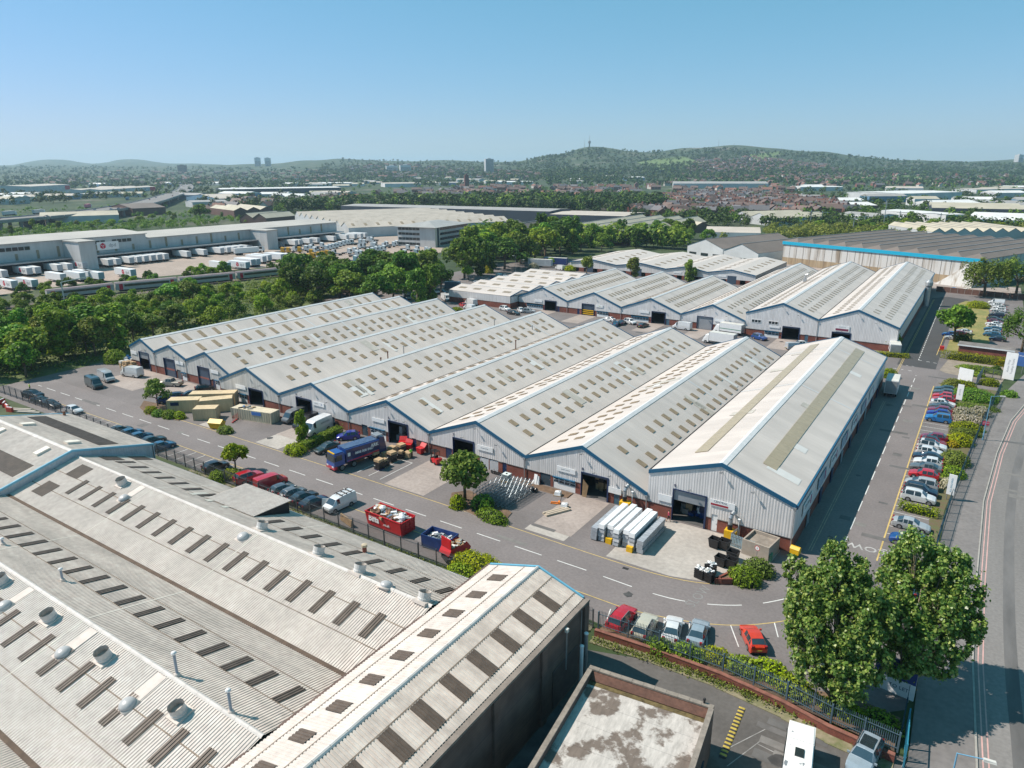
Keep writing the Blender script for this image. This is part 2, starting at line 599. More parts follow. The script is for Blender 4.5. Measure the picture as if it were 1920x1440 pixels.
# main road on the right with its raised footway
mk = [(6.1, 40), (6.1, 58), (5.4, 73), (5.3, 88.2), (5.6, 114.2), (7.1, 136.6), (9.2, 156.7), (13.5, 180), (19, 202), (27, 228)]
mr = MB()
strip(mr, mk, 16, .012, asphalt_main, -1)
mr.build('main_road', kind='structure')
fw = MB()
inner = [(1.4, 40), (1.3, 58), (1.0, 73), (.9, 88.2), (1.3, 108), (3.3, 136.6), (4.9, 150.4), (8.8, 180), (13.2, 202), (21, 228)]
for i in range(len(mk) - 1):
 a, b_, c_, d_ = inner[i], mk[i], mk[i + 1], inner[i + 1]
 g = lambda p, dx: (p[0] + dx, p[1])
 fw.hexa([(*g(a, 0), 0), (*g(b_, -.2), 0), (*g(c_, -.2), 0), (*g(d_, 0), 0)], [(*g(a, 0), .11), (*g(b_, -.2), .11), (*g(c_, -.2), .11), (*g(d_, 0), .11)], pave_m)
fw.build('pavement', kind='structure')
kb = MB()
for i in range(len(mk) - 1):
 b_, c_ = mk[i], mk[i + 1]
 kb.hexa([(b_[0] - .19, b_[1], 0), (b_[0], b_[1], 0), (c_[0], c_[1], 0), (c_[0] - .19, c_[1], 0)], [(b_[0] - .19, b_[1], .13), (b_[0] - .02, b_[1], .13), (c_[0] - .02, c_[1], .13), (c_[0] - .19, c_[1], .13)], kerb_m)
kb.build('kerb', kind='structure')
rl = MB()
for off in (.35, .75):
 strip(rl, [(x + off, y) for x, y in mk], .11, .017, line_r)
rl.build('red_route_lines', kind='structure')

# painted markings of the estate
mkg = MB()
def pathpts(pts, step):
 out, acc = [], 0
 for i in range(len(pts) - 1):
  a, b_ = Vector((*pts[i][:2], 0)), Vector((*pts[i + 1][:2], 0))
  n = max(1, int((b_ - a).length / step))
  for k in range(n):
   out.append(a.lerp(b_, k / n))
 out.append(Vector((*pts[-1][:2], 0)))
 return out
def smooth(pts, it=2):
 p = [Vector((*q[:2], 0)) for q in pts]
 for _ in range(it):
  n = [p[0]]
  for i in range(len(p) - 1):
   n += [p[i].lerp(p[i + 1], .25), p[i].lerp(p[i + 1], .75)]
  p = n + [p[-1]]
 return p
def dashes(mb, pts, on, off, wd, z, mat, start=0):
 pp = pathpts(pts, .25)
 d, last = start, pp[0]
 run = []
 for p in pp:
  d += (p - last).length
  last = p
  if d % (on + off) < on:
   run.append(p)
  else:
   if len(run) > 2:
    strip(mb, run, wd, z, mat)
   run = []
 if len(run) > 2:
  strip(mb, run, wd, z, mat)
cl = [(-172, 66.8), (-34, 66.6)] + smooth([(-34, 66.6), (-24.9, 66.3), (-20.5, 67.2), (-16, 69.6), (-12.6, 73.2), (-9.6, 78), (-9.1, 84)])[1:] + [(-9.1, 90), (-8.8, 182)]
dashes(mkg, cl, 4.1, 2.1, .13, .02, line_w, 2.2)
dashes(mkg, [(-13.2, 190.5), (-9.7, 190.5)], .8, .5, .18, .02, line_w)
dashes(mkg, [(-9.6, 197.9), (-10.1, 298)], 1.5, .9, .16, .02, line_w)
dashes(mkg, [(-9.6, 197.6), (-4.6, 196.5)], 1, .6, .2, .02, line_w)
dashes(mkg, [(-14, 186), (-9, 185.5)], .9, .7, .2, .02, line_w)
for x in (-12.55, -12.25):
 strip(mkg, [(x, 86), (x, 157)], .09, .02, pm('line_faded', (.42, .38, .27), .2, .8, .8))
for x in (-13.0, -12.7):
 strip(mkg, [(x, 182), (x, 206)], .09, .02, line_y)
 strip(mkg, [(x, 206), (x, 297)], .09, .02, line_y)
strip(mkg, [(-5.05, 88), (-4.75, 174.6)], .18, .02, line_y)
strip(mkg, [(-6.2, 206), (-5.9, 236)], .15, .02, line_y)
strip(mkg, smooth([(-160, 63.0), (-99.9, 63.2), (-30.1, 62.1), (-24.9, 62.2), (-17, 64.6), (-11.7, 68.9), (-8, 74)]), .11, .02, line_y)
strip(mkg, smooth([(-126, 70.85), (-98.6, 71.0), (-67, 70.9), (-48.6, 70.6), (-33, 70.2), (-25, 70.4), (-19.9, 71.9), (-16.4, 75)]), .11, .02, line_y)
# bays: along the left fence, along the right-hand parking strip, by the doors
for i in range(26):
 x = -149 + i * 2.5
 if not -74 < x < -30:
  strip(mkg, [(x, 58.8), (x, 62.9)], .1, .02, line_w)
for i in range(26):
 y = 89 + i * 2.42
 if not 100.6 < y < 102.6:
  strip(mkg, [(-4.9, y), (-.6, y)], .1, .02, line_w)
for a, b_ in [((1127, 1192), (1145, 1142)), ((1178, 1200), (1206, 1150)), ((1240, 1218), (1246, 1158)), ((1288, 1222), (1293, 1167)), ((1325, 1225), (1326, 1170)), ((1385, 1213), (1370, 1173)), ((1459, 1195), (1452, 1168))]:
 p, q = at(*a), at(*b_)
 strip(mkg, [p, q], .11, .02, line_w)
for a, b_ in [((772, 915), (870, 980)), ((795, 880), (890, 935)), ((790, 857), (810, 884)), ((727, 897), (770, 905)), ((715, 902), (707, 905))]:
 pass
for x in (-77.5, -75, -72.6):
 strip(mkg, [(x, 72), (x, 79.5)], .1, .02, line_w)
strip(mkg, [(-86, 79.6), (-72.6, 79.6)], .1, .02, line_w)
for i in range(8):
 strip(mkg, [(.9, 216 + i * 6), (6.2, 216 + i * 6)], .1, .02, line_w)
# white lines of the near yard
for a, b_ in [((1440, 1365), (1352, 1410)), ((1425, 1390), (1363, 1437)), ((1420, 1395), (1480, 1425))]:
 strip(mkg, [at(*a), at(*b_)], .08, .02, pm('line_faded_white', (.36, .35, .34), .25, .7, .8))
mkg.build('road_markings', kind='structure')
o = text('SLOW', 1.9, pm('line_half', (.46, .45, .44), .2, .8), None, (*(at(1600, 1022) + Vector((1.9, 0, 0)))[:2], .022), (0, 0, PI), 'road_lettering', .001, bold=.02)
o['kind'] = 'structure'
o = text('SLOW', 1.7, pm('line_worn', (.24, .235, .23)), None, (*at(1310, 1118)[:2], .022), (0, 0, PI * .47), 'road_lettering', .001)
o['kind'] = 'structure'
pt = MB()
pmats = [pm('patch_dark', (.142, .134, .13), .15, .8, .85), pm('patch_light', (.20, .19, .18), .15, .8, .85), pm('oil_stain', (.085, .08, .078), .3, .6, .6), pm('tyre_marks', (.14, .135, .132), .2, .3, .85)]
for k in range(70):
 x, y = R.choice(((R.uniform(-170, -10), R.uniform(63.5, 83)), (R.uniform(-12, -5), R.uniform(86, 185)), (R.uniform(7, 18), R.uniform(60, 150)), (R.uniform(-120, -16), R.uniform(176, 200)), (R.uniform(-10, 0), R.uniform(48, 54))))
 m_ = R.choice(pmats)
 if m_ is pmats[2]:
  r_ = R.uniform(.3, .9)
  pt.face([(x + r_ * R.uniform(.6, 1.2) * math.cos(i * .7), y + r_ * R.uniform(.6, 1.2) * math.sin(i * .7), .0235) for i in range(9)], m_)
 else:
  w_, h_ = R.uniform(1, 5), R.uniform(.6, 1.6)
  pt.face([(x, y, .022 + k * .00002), (x + w_, y, .022 + k * .00002), (x + w_, y + h_, .022 + k * .00002), (x, y + h_, .022 + k * .00002)], m_)
pt.build('tarmac_patches', kind='structure')
tw = MB()
for off, wd in ((3.0, 1.1), (5.2, .8), (9.5, 1.0)):
 strip(tw, smooth([(x + off, y) for x, y in mk]), wd, .0165, pm('tyre_polish', (.165, .158, .155), .22, .25, .8, stretch=(1, .2, 1)))
tw.build('wheel_tracks', kind='structure')
b = MB()
b.cbox((*at(1173, 1066)[:2], .012), (.75, .45, .012), dark_m)
b.build('drain_cover', kind='structure')
# ================================================================ THE TWO ROWS OF PITCHED WAREHOUSE UNITS
ZB = 1.95                       # top of the brick plinth
def rib_wall(mb, xs0, xs1, top, holes, y, mat, pitch=.36, along='x', sgn=-1):
 """profiled cladding between two ends of a wall, open where there are holes (a, b, z0, z1)"""
 xs = set()
 n = int((xs1 - xs0) / pitch)
 prof = []
 for i in range(n + 1):
  x = xs0 + i * pitch
  for dx, dy in ((0, 0), (.12, 0), (.18, .018), (.30, .018)):
   if x + dx <= xs1:
    prof.append((x + dx, dy))
 prof.append((xs1, 0))
 for h in holes:
  for e in (h[0], h[1]):
   prof.append((e, .0))
   prof.append((e + .001, .0))
 prof.sort()
 def pt(x, dy, z):
  return (x, y + sgn * dy, z) if along == 'x' else (y + sgn * dy, x, z)
 for i in range(len(prof) - 1):
  (a, da), (b_, db) = prof[i], prof[i + 1]
  if b_ - a < 1e-4:
   continue
  mid = (a + b_) / 2
  spans = [(ZB, None)]
  for h in holes:
   if h[0] <= mid <= h[1]:
    ns = []
    for lo, hi in spans:
     if h[2] > lo + .01:
      ns.append((lo, h[2]))
     ns.append((h[3], hi))
    spans = ns
  for lo, hi in spans:
   ta, tb = (top(a), top(b_)) if hi is None else (hi, hi)
   if ta - lo > .01:
    mb.face([pt(a, da, lo), pt(b_, db, lo), pt(b_, db, tb), pt(a, da, ta)], mat)
LIGHT = {}
def rooflight_mesh(wd, ln):
 k = (wd, ln)
 if k not in LIGHT:
  b = MB()
  b.box(-wd / 2, wd / 2, -ln / 2, ln / 2, 0, .05, rooflight_m)
  for i in range(1, 4):
   b.box(-wd / 2 + i * wd / 4 - .03, -wd / 2 + i * wd / 4 + .03, -ln / 2 + .02, ln / 2 - .02, .05, .075, rooflight_m)
  LIGHT[k] = b.mesh('rooflight')
 return LIGHT[k]
def place_on_slope(me, name, root, p, ridge, up, off=.03):
 n = ridge.cross(up).normalized()
 if n.z < 0:
  n = -n
 x = up.cross(n).normalized()
 o = ob(name, me, root)
 o.matrix_local = Matrix(((x.x, up.x, n.x, p.x + n.x * off), (x.y, up.y, n.y, p.y + n.y * off), (x.z, up.z, n.z, p.z + n.z * off), (0, 0, 0, 1)))
 return o
ROOT_SET = []
def unit(label, x0, x1, xr, yf, yb, z0, z1, zr, ops, lights='two', group='warehouse units of the front row', signs=(), num='', brick=True, left=False, right=False, clad=None, nl=22, fine=False, lw=1.05, ll=1.6):
 clad = clad or cladding
 rt = thing('warehouse_unit', label, 'warehouse', (0, 0, 0), 0, group)
 top = lambda x: (z0 + (zr - z0) * (x - x0) / (xr - x0)) if x < xr else (zr + (z1 - zr) * (x - xr) / (x1 - xr))
 holes = [(o[1], o[2], o[3], o[4]) for o in ops if o[4] > ZB]
 b = MB()
 rib_wall(b, x0, x1, lambda x: top(x) - .06, holes, yf, clad, .36)
 b.build('gable_cladding', rt)
 b = MB()
 b.face([(x0, yb, 0), (x1, yb, 0), (x1, yb, z1), (xr, yb, zr - .06), (x0, yb, z0)], clad)
 b.build('rear_wall', rt)
 # brick plinth with piers between the openings
 cut = sorted([(o[1], o[2]) for o in ops if o[3] < ZB - .1 and o[0] != 'hatch'])
 x = x0
 for a, c in cut + [(x1, x1)]:
  if a - x > .05:
   bb = MB()
   bb.box(x, a, yf + .06, yf + .3, 0, ZB, brick_red)
   bb.box(x, a, yf - .03, yf + .06, ZB - .1, ZB - .002, lead_m)
   bb.build('brick_plinth', rt)
  x = max(x, c)
 # flank walls
 for on, xx, zz, s in ((left, x0, z0, -1), (right, x1, z1, 1)):
  w_ = MB()
  if on:
   rib_wall(w_, yf, yb, lambda y: zz, [], xx, clad, .36, 'y', s)
   w_.box(xx - .1, xx + .1 if s < 0 else xx + .02, yf + .32, yb, 0, ZB - .02, brick_red)
  else:
   w_.box(xx - .06, xx + .06, yf + .32, yb - .02, 0, zz - .1, lead_m)
  w_.build('side_wall', rt)
 # roof
 for side in (-1, 1):
  xe, ze = (x0, z0) if side < 0 else (x1, z1)
  up = Vector((xr - xe, 0, zr - ze)).normalized()
  ln = math.hypot(xr - xe, zr - ze)
  rb = MB()
  ex = xe + (.12 if side < 0 else -.12) * (0 if (left and side < 0) or (right and side > 0) else 1)
  nsh = 8
  for k in range(nsh):
   ya, yc = yf + (yb - yf) * k / nsh, yf + (yb - yf) * (k + 1) / nsh
   q = [(ex, ya, ze + .001), (xr, ya, zr), (xr, yc, zr), (ex, yc, ze + .001)]
   rb.face(q if side < 0 else q[::-1], roof_grey)
   if k and not fine:
    for s_ in (0,):
     p = [(ex, yc - .35, ze + .03), (xr, yc - .35, zr + .03), (xr, yc + .1, zr + .03), (ex, yc + .1, ze + .03)]
     if k % 3 == 0:
      rb.face(p if side < 0 else p[::-1], pm('roof_seam', (.58, .58, .58), .06, .8, .4))
  rb.build('roof_slope', rt)
  ridge = Vector((0, 1, 0))
  if lights == 'strip':
   c = Vector((xe, yf + 6, ze)) + up * ln * .52
   sb = MB()
   L_ = yb - yf - 10
   nseg = 24
   for k in range(nseg):
    sb.box(-.95, .95, k * L_ / nseg + .02, (k + 1) * L_ / nseg - .02, 0, .05, pm('strip_light', (.40, .325, .215), .08, 1, .3))
   o = sb.build('rooflight_strip', rt)
   n_ = up.cross(ridge)
   if n_.z < 0:
    n_ = -n_
   o.matrix_local = Matrix(((up.x, 0, n_.x, c.x + n_.x * .03), (0, 1, 0, c.y), (up.z, 0, n_.z, c.z + n_.z * .03), (0, 0, 0, 1)))
  else:
   me_ = rooflight_mesh(lw, ll)
   rows = (.36, .66) if lights == 'two' else (.5,)
   if fine:
    fb = MB()
   for t in rows:
    for k in range(nl):
     y = yf + 4 + (yb - yf - 7) * (k + .5) / nl
     if R.random() < .03:
      continue
     p = Vector((xe, y, ze)) + up * ln * (1 - t)
     if fine:
      a_ = up * ll / 2
      r_ = Vector((0, lw / 2, 0))
      n_ = Vector((-up.z, 0, up.x)) if up.x > 0 else Vector((up.z, 0, -up.x))
      c4 = [p - a_ - r_, p + a_ - r_, p + a_ + r_, p - a_ + r_]
      fb.hexa([tuple(q + n_ * .02) for q in c4], [tuple(q + n_ * .07) for q in c4], rooflight_m, False)
      if k % 3 and R.random() < .9:
       pass
     else:
      place_on_slope(me_, 'rooflight', rt, p, ridge, up)
   if fine:
    fb.build('rooflights', rt, kind='stuff')
 if not fine:
  for k in range(7):
   sd_ = k % 3 != 0
   xe, ze = (x1, z1) if sd_ else (x0, z0)
   t, y = R.uniform(.1, .45), yf + R.uniform(5, 72)
   q = MB()
   L2, w2 = R.uniform(.3, .5), R.choice((1.0, 1.0, 2.0))
   pt_ = lambda u, yy: (xe + (xr - xe) * u, yy, ze + (zr - ze) * u + .035)
   q.face([pt_(t, y), pt_(t, y + w2), pt_(t + L2, y + w2), pt_(t + L2, y)] if not sd_ else [pt_(t, y + w2), pt_(t, y), pt_(t + L2, y), pt_(t + L2, y + w2)], pm('sheet_newer', (.66, .64, .61), .05, .6, .45) if R.random() < .5 else pm('sheet_older', (.50, .465, .41), .12, .6, .6))
   q.build('replaced_sheet', rt)
 cap = MB()
 for s in (-1, 1):
  xe, ze = (x0, z0) if s < 0 else (x1, z1)
  d = Vector((xe - xr, 0, ze - zr)).normalized() * (.62 if s > 0 else .5)
  q = [(xr, yf, zr + .09), (xr + d.x, yf, zr + d.z + .07), (xr + d.x, yb, zr + d.z + .07), (xr, yb, zr + .09)]
  cap.face(q if s < 0 else q[::-1], ridge_m)
  q = [(xr + d.x, yf, zr + d.z + .07), (xr + d.x, yf, zr + d.z), (xr + d.x, yb, zr + d.z), (xr + d.x, yb, zr + d.z + .07)]
  cap.face(q if s < 0 else q[::-1], lead_m)
 cap.build('ridge_cap', rt)
 gt = MB()
 if not left:
  gt.box(x0 - .06, x0 + .14, yf + .2, yb, z0 - .06, z0 + .03, dark_m)
 if right:
  gt.box(x1 - .02, x1 + .22, yf - .05, yb + .1, z1 - .5, z1 - .02, fascia_blue)
 if left:
  gt.box(x0 - .22, x0 + .02, yf - .05, yb + .1, z0 - .4, z0 - .02, fascia_blue)
 gt.build('gutter', rt)
 # barge boards front and back
 for y, nm in ((yf, 'barge_board'), (yb, 'barge_board')):
  fb = MB()
  d0 = -.16 if y == yf else 0
  for xe, ze in ((x0, z0), (x1, z1)):
   a, c = sorted([(xe, ze), (xr, zr)])
   fb.hexa([(a[0], y + d0, a[1] - .42), (c[0], y + d0, c[1] - .42), (c[0], y + d0 + .16, c[1] - .42), (a[0], y + d0 + .16, a[1] - .42)],
     [(a[0], y + d0, a[1] + .12), (c[0], y + d0, c[1] + .12), (c[0], y + d0 + .16, c[1] + .12), (a[0], y + d0 + .16, a[1] + .12)], fascia_blue)
  fb.build(nm, rt)
 dp = MB()
 dp.tube((x1 - .1, yf - .12, 0), (x1 - .1, yf - .12, z1 - .5), .07, galv_m)
 dp.box(x1 - .28, x1 + .08, yf - .3, yf - .06, z1 - .62, z1 - .3, lead_m)
 dp.build('downpipe', rt)
 # openings
 for o in ops:
  k, a, c, lo, hi = o[:5]
  if k in ('open', 'half', 'blue', 'grey', 'yellow'):
   fr = MB()
   for e in (a, c):
    fr.box(e - .12, e + .0 if e == a else e + .12, yf - .09, yf + .32, lo, hi + .1, navy_m)
   fr.box(a, c, yf - .09, yf + .32, hi, hi + .14, navy_m)
   fr.build('door_frame', rt)
   bt = {'open': hi - .35, 'half': hi - 1.55, 'blue': lo + .02, 'grey': lo + .02, 'yellow': lo + 1.9}[k]
   dm = {'open': door_blue, 'half': door_grey, 'blue': door_blue, 'grey': door_grey, 'yellow': door_blue}[k]
   db = MB()
   db.box(a + .01, c - .01, yf + .16, yf + .22, bt, hi - .01, dm)
   if k in ('blue',):
    db.box(a + .02, c - .02, yf + .13, yf + .159, lo + 1.55, lo + 1.95, pm('door_band_red', (.30, .10, .08)))
   db.build('roller_door', rt)
   if k == 'yellow':
    yb_ = MB()
    for z in (.5, 1.1, 1.7):
     yb_.box(a + .1, c - .1, yf + .1, yf + .15, lo + z - .18, lo + z + .12, yellow_m)
    yb_.build('barrier_gate', rt)
  elif k == 'shop':
   sb = MB()
   sb.box(a, c, yf + .1, yf + .2, lo, lo + (hi - lo) * .48, white_m if len(o) < 6 else o[5])
   sb.box(a, c, yf - .25, yf + .2, hi - .14, hi, fascia_blue if len(o) < 7 else o[6])
   n_ = max(2, int((c - a) / .85))
   for i in range(n_ + 1):
    x = a + (c - a) * i / n_
    sb.box(x - .04, x + .04, yf + .06, yf + .2, lo + (hi - lo) * .48, hi - .14, white_m)
   zz = lo + (hi - lo) * .72
   sb.box(a + .04, c - .04, yf + .07, yf + .18, zz - .03, zz + .03, white_m)
   o_ = sb.build('shop_front', rt)
   for i in range(n_):
    g = MB()
    g.box(a + (c - a) * i / n_ + .04, a + (c - a) * (i + 1) / n_ - .04, yf + .12, yf + .14, lo + (hi - lo) * .48, hi - .14, glass_b)
    g.build('pane', o_)
  elif k == 'pdoor':
   m_ = o[5] if len(o) > 5 else navy_m
   pb = MB()
   pb.box(a, c, yf + .1, yf + .17, lo, hi, m_)
   pb.box(a - .05, c + .05, yf + .04, yf + .2, hi, hi + .07, white_m)
   d_ = pb.build('door', rt)
   hb = MB()
   hb.box(c - .16, c - .08, yf + .05, yf + .1, lo + 1.0, lo + 1.12, galv_m)
   hb.build('handle', d_)
  elif k == 'shutter':
   pb = MB()
   pb.box(a, c, yf + .08, yf + .16, lo, hi, pm('shutter_white', (.66, .67, .69), .05, 1, .4))
   for i in range(10):
    z = lo + (hi - lo) * i / 10
    pb.box(a + .02, c - .02, yf + .065, yf + .08, z, z + .03, lead_m)
   pb.build('shutter', rt)
  elif k == 'window':
   fb = MB()
   n_ = max(1, round((c - a) / 1.0))
   for x in [a + (c - a) * i / n_ for i in range(n_ + 1)]:
    fb.box(x - .05, x + .05, yf - .07, yf + .1, lo, hi, white_m)
   for z in (lo, hi):
    fb.box(a, c, yf - .08, yf + .1, z - .04, z + .04, white_m)
   w_ = fb.build('window', rt)
   g = MB()
   g.box(a, c, yf, yf + .02, lo, hi, glass_m)
   g.build('pane', w_)
 # signs, numbers, floodlights
 for s_ in signs:
  a, c, lo, hi = s_[:4]
  sb = MB()
  sb.box(a, c, yf - .16, yf - .08, lo, hi, white_m if len(s_) < 6 else s_[5])
  so = sb.build('sign_board', rt)
  if len(s_) > 4 and s_[4]:
   for (t, sz, dx, dz, mt) in s_[4]:
    text(t, sz, mt, so, ((a + c) / 2 + dx, yf - .165, (lo + hi) / 2 + dz), (PI / 2, 0, 0))
  if len(s_) > 6:
   for (xa, xb, za, zb, mt) in s_[6]:
    q = MB()
    q.box(a + xa, a + xb, yf - .17, yf - .161, lo + za, lo + zb, mt)
    q.build('sign_band', so)
 if num:
  nb = MB()
  d = [o for o in ops if o[0] in ('open', 'half', 'blue', 'grey', 'yellow')][0]
  text(num, .62, navy_m, rt, (d[1] + .15, yf - .07, d[4] + .55), (PI / 2, 0, 0), 'unit_number', bold=.02)
 lb = MB()
 d = [o for o in ops if o[0] in ('open', 'half', 'blue', 'grey', 'yellow')][0]
 for x, z in ((( d[1] + d[2]) / 2, d[4] + .55), (xr + .1, zr - 1.1), (xr + (x1 - xr) * .45, top(xr + (x1 - xr) * .45) - 1.3)):
  if z > top(x) - .6:
   z = top(x) - .7
  lb.tube((x, yf, z), (x, yf - .45, z + .05), .025, lead_m, n=4)
  lb.box(x - .16, x + .16, yf - .68, yf - .42, z - .02, z + .12, lead_m)
 lb.build('floodlight', rt)
 fl = MB()
 fl.face([(x0, yf + .3, .03), (x1, yf + .3, .03), (x1, yf + 20, .03), (x0, yf + 20, .03)], pm('unit_floor', (.1, .1, .1), .2, .5))
 fl.build('floor_slab', rt)
 return rt
YF, YBK = 84.28, 166.7
grey_txt = pm('sign_grey', (.25, .27, .3))
sgb = lambda x0, x1, z0, z1, t='', sz=.4: (x0, x1, z0, z1, [(t, sz, -.1, .02, grey_txt)] if t else None)
unit('leftmost front-row unit, half-open roller door with pallets and boxes piled outside', -169.4, -158.8, -164.1, 87, 164.6, 5.3, 5.3, 7.6,
     [('half', -165.6, -161.5, 0, 4.3)], 'one', signs=[sgb(-169, -166.5, 3.4, 4.2)], clad=cladding_old, left=True, ll=3.1, nl=17)
unit('second front-row unit from the left, blue door with red band behind the pickup', -158.8, -146.3, -152.4, 87, 164.6, 5.3, 5.3, 7.6,
     [('blue', -155.2, -151, 0, 4.2), ('pdoor', -150.4, -148.9, 0, 2.2, glass_b), ('shop', -148.6, -146.7, 0, 1.85)], 'one', signs=[sgb(-150.4, -147.3, 3.6, 4.3)], clad=cladding_old, ll=3.1, nl=17)
unit('third front-row unit from the left, blue roller door beside a white shop door', -146.3, -130.1, -138.6, 87, 166.5, 5.1, 3.98, 7.9,
     [('blue', -142, -137.9, 0, 4.2), ('pdoor', -137, -136.2, 0, 2.1), ('shop', -136.1, -134.6, 0, 2.1)], signs=[sgb(-137.1, -134.3, 3.55, 4.25)], clad=cladding_old)
unit('dirty streaked front-row unit behind the beige shipping containers, open door', -130.1, -111.08, -120.66, YF, YBK, 3.98, 3.98, 7.74,
     [('open', -120.5, -116.2, .1, 3.5), ('pdoor', -127.3, -125.4, 0, 1.9, glass_b), ('shop', -125, -121.5, -.0, 1.9)], signs=[sgb(-124.6, -121.4, 2.9, 3.75)], clad=cladding_old)
unit('front-row unit with a blue logo sign behind the parked grey vans', -111.08, -91.89, -101.35, YF, YBK, 3.98, 3.98, 7.74,
     [('open', -106, -101.8, .0, 4.2), ('pdoor', -107.9, -107, 0, 2.0, steel_blue), ('shop', -100.9, -97.2, 0, 1.95), ('pdoor', -96.7, -95.7, 0, 2.0, glass_b), ('hatch', -94.9, -92.6, 1.5, 1.9)],
     signs=[(-101.2, -98.1, 3.5, 4.3, [('A', .5, .85, 0, pm('sign_blue', (.03, .12, .4))), ('the unit', .3, -.6, .05, grey_txt)])], num='5')
unit('front-row unit behind the blue bin lorry, tall open door with stacked goods', -91.89, -72.78, -82.28, YF, YBK, 3.98, 3.98, 7.74,
     [('open', -82, -77.6, .0, 4.1), ('pdoor', -76.7, -75.8, 0, 2.0), ('pdoor', -88.7, -87.3, 0, 2.1, glass_b), ('shop', -86.6, -82.9, 0, 2.1)], signs=[sgb(-85.9, -82.9, 3.35, 4.05)], num='6')
unit('front-row unit numbered 7 with white shutters, behind the parked forklift', -72.78, -53.68, -63.03, YF, YBK, 3.98, 3.98, 7.74,
     [('open', -67.7, -63.5, .0, 4.0), ('pdoor', -69.4, -68.1, 0, 1.95), ('shutter', -62.4, -60.65, 0, 1.75), ('shutter', -60.5, -58.8, 0, 1.75), ('pdoor', -58.0, -57.2, 0, 1.9)],
     signs=[sgb(-62.7, -59.7, 3.1, 3.95, 'accessories', .32)], num='7')
unit('front-row unit numbered 8 with glazed shop front behind the stacked steel frames', -53.68, -33.6, -43.96, YF, YBK, 3.98, 3.0, 7.74,
     [('open', -43.9, -39.65, .0, 3.65), ('pdoor', -51, -49.2, 0, 1.95, glass_b), ('shop', -48.7, -44.95, 0, 1.95), ('pdoor', -38.7, -37.8, 0, 1.8, steel_blue), ('hatch', -52.9, -51.4, 1.5, 1.9)],
     signs=[sgb(-48, -44.9, 3.0, 3.8, 'trade centre', .3), (-39.5, -37.5, 1.7, 2.6)], num='8')
u9 = unit('tall rightmost front-row unit numbered 9 with red and white sign, half-raised shutter', -33.6, -14.31, -23.78, YF, 169.1, 6.5, 6.5, 9.8,
          [('half', -29.9, -25.4, .0, 4.6), ('pdoor', -24.55, -23.75, .05, 2.45, white_m)], 'strip', right=True,
          signs=[(-24.85, -21.6, 3.75, 4.65, [('CENTRAL', .42, -.25, .2, navy_m), ('TYRES', .2, -.3, -.2, white_m)], white_m, [(.1, 2.4, .08, .36, pm('sign_red', (.35, .03, .05)))]), (-32, -30.1, 2.5, 3.5)], num='9')
# long banner boards on the shaded flank of unit 9
for i, (y, t) in enumerate([(88.5, 'CENTRAL'), (98, ''), (107, 'CENTRAL'), (116, ''), (126, 'CENTRAL'), (136, ''), (146, '')]):
 b = MB()
 b.box(-14.2, -14.12, y, y + 5.5, 3.0, 4.7, white_m if i % 2 == 0 else pm('sign_blue_grey', (.35, .42, .5)))
 so = b.build('sign_board', u9)
 if t:
  text(t, .8, navy_m if i else grey_txt, so, (-14.11, y + 2.4, 4.0), (PI / 2, 0, PI / 2))
 q = MB()
 q.box(-14.118, -14.108, y + 4.3, y + 4.9, 3.2, 4.5, pm('sign_magenta', (.35, .02, .12)))
 q.build('sign_band', so)
mb = MB()
for i in range(9):
 y = 92 + i * 8.3
 mb.box(-14.2, -14.1, y, y + 1.6, .1, 2.1, navy_m if i % 3 else door_grey)
mb.build('side_doors', u9)

# back row, fronts at Y = 203
VY = 203
bk = 'warehouse units of the back row'
unit('leftmost pitched back-row unit with round white parcel visible in its open door', -132.2, -112.9, -122.6, VY, 259.5, 3.98, 3.98, 7.74,
     [('open', -121.6, -117.2, 0, 3.4), ('shop', -128.9, -122.4, 0, 1.5), ('pdoor', -116.8, -115.9, 0, 1.9)], fine=True, group=bk, signs=[sgb(-125.7, -122.6, 2.6, 3.4)])
unit('back-row unit with yellow barrier in its blue doorway', -112.9, -93.4, -103.2, VY, 261, 3.98, 3.98, 7.74,
     [('yellow', -107.4, -103, 0, 3.7), ('pdoor', -109.2, -108.3, 0, 1.9), ('shop', -102, -97.9, 0, 1.8)], fine=True, group=bk,
     signs=[(-102.3, -99.8, 3.1, 3.9, [('LOGO', .3, 0, 0, pm('sign_lime', (.45, .55, .05)))])])
unit('back-row unit with open dark doorway and people inside, black car outside', -93.4, -73.7, -83.6, VY, 261, 3.98, 3.98, 7.74,
     [('open', -83, -78.6, 0, 3.7), ('shop', -89.9, -84, 0, 1.6), ('pdoor', -78.3, -77.2, 0, 1.9, steel_blue)], fine=True, group=bk, signs=[sgb(-87, -83.9, 2.9, 3.7)])
unit('back-row unit with closed grey roller door between the two white delivery vehicles', -73.7, -54.4, -64.2, VY, 316, 3.98, 3.98, 7.74,
     [('grey', -68.5, -63.9, 0, 3.8), ('pdoor', -71.5, -70.5, 0, 2.0, white_m)], fine=True, nl=34, group=bk, signs=[sgb(-63.2, -60.2, 2.9, 3.6)])
unit('taller back-row unit with two upstairs windows and shorter front roof', -54.4, -34.8, -44.4, VY, 312, 6.5, 6.5, 10.1,
     [('open', -43.9, -39.4, 0, 3.6), ('shop', -48.8, -44.8, 0, 1.8), ('window', -52.6, -50, 3.85, 4.7), ('window', -47.9, -45.3, 3.85, 4.7), ('pdoor', -37.9, -37, 0, 2, steel_blue)], fine=True, nl=30, group=bk,
     signs=[sgb(-47.6, -44.7, 2.9, 3.5)])
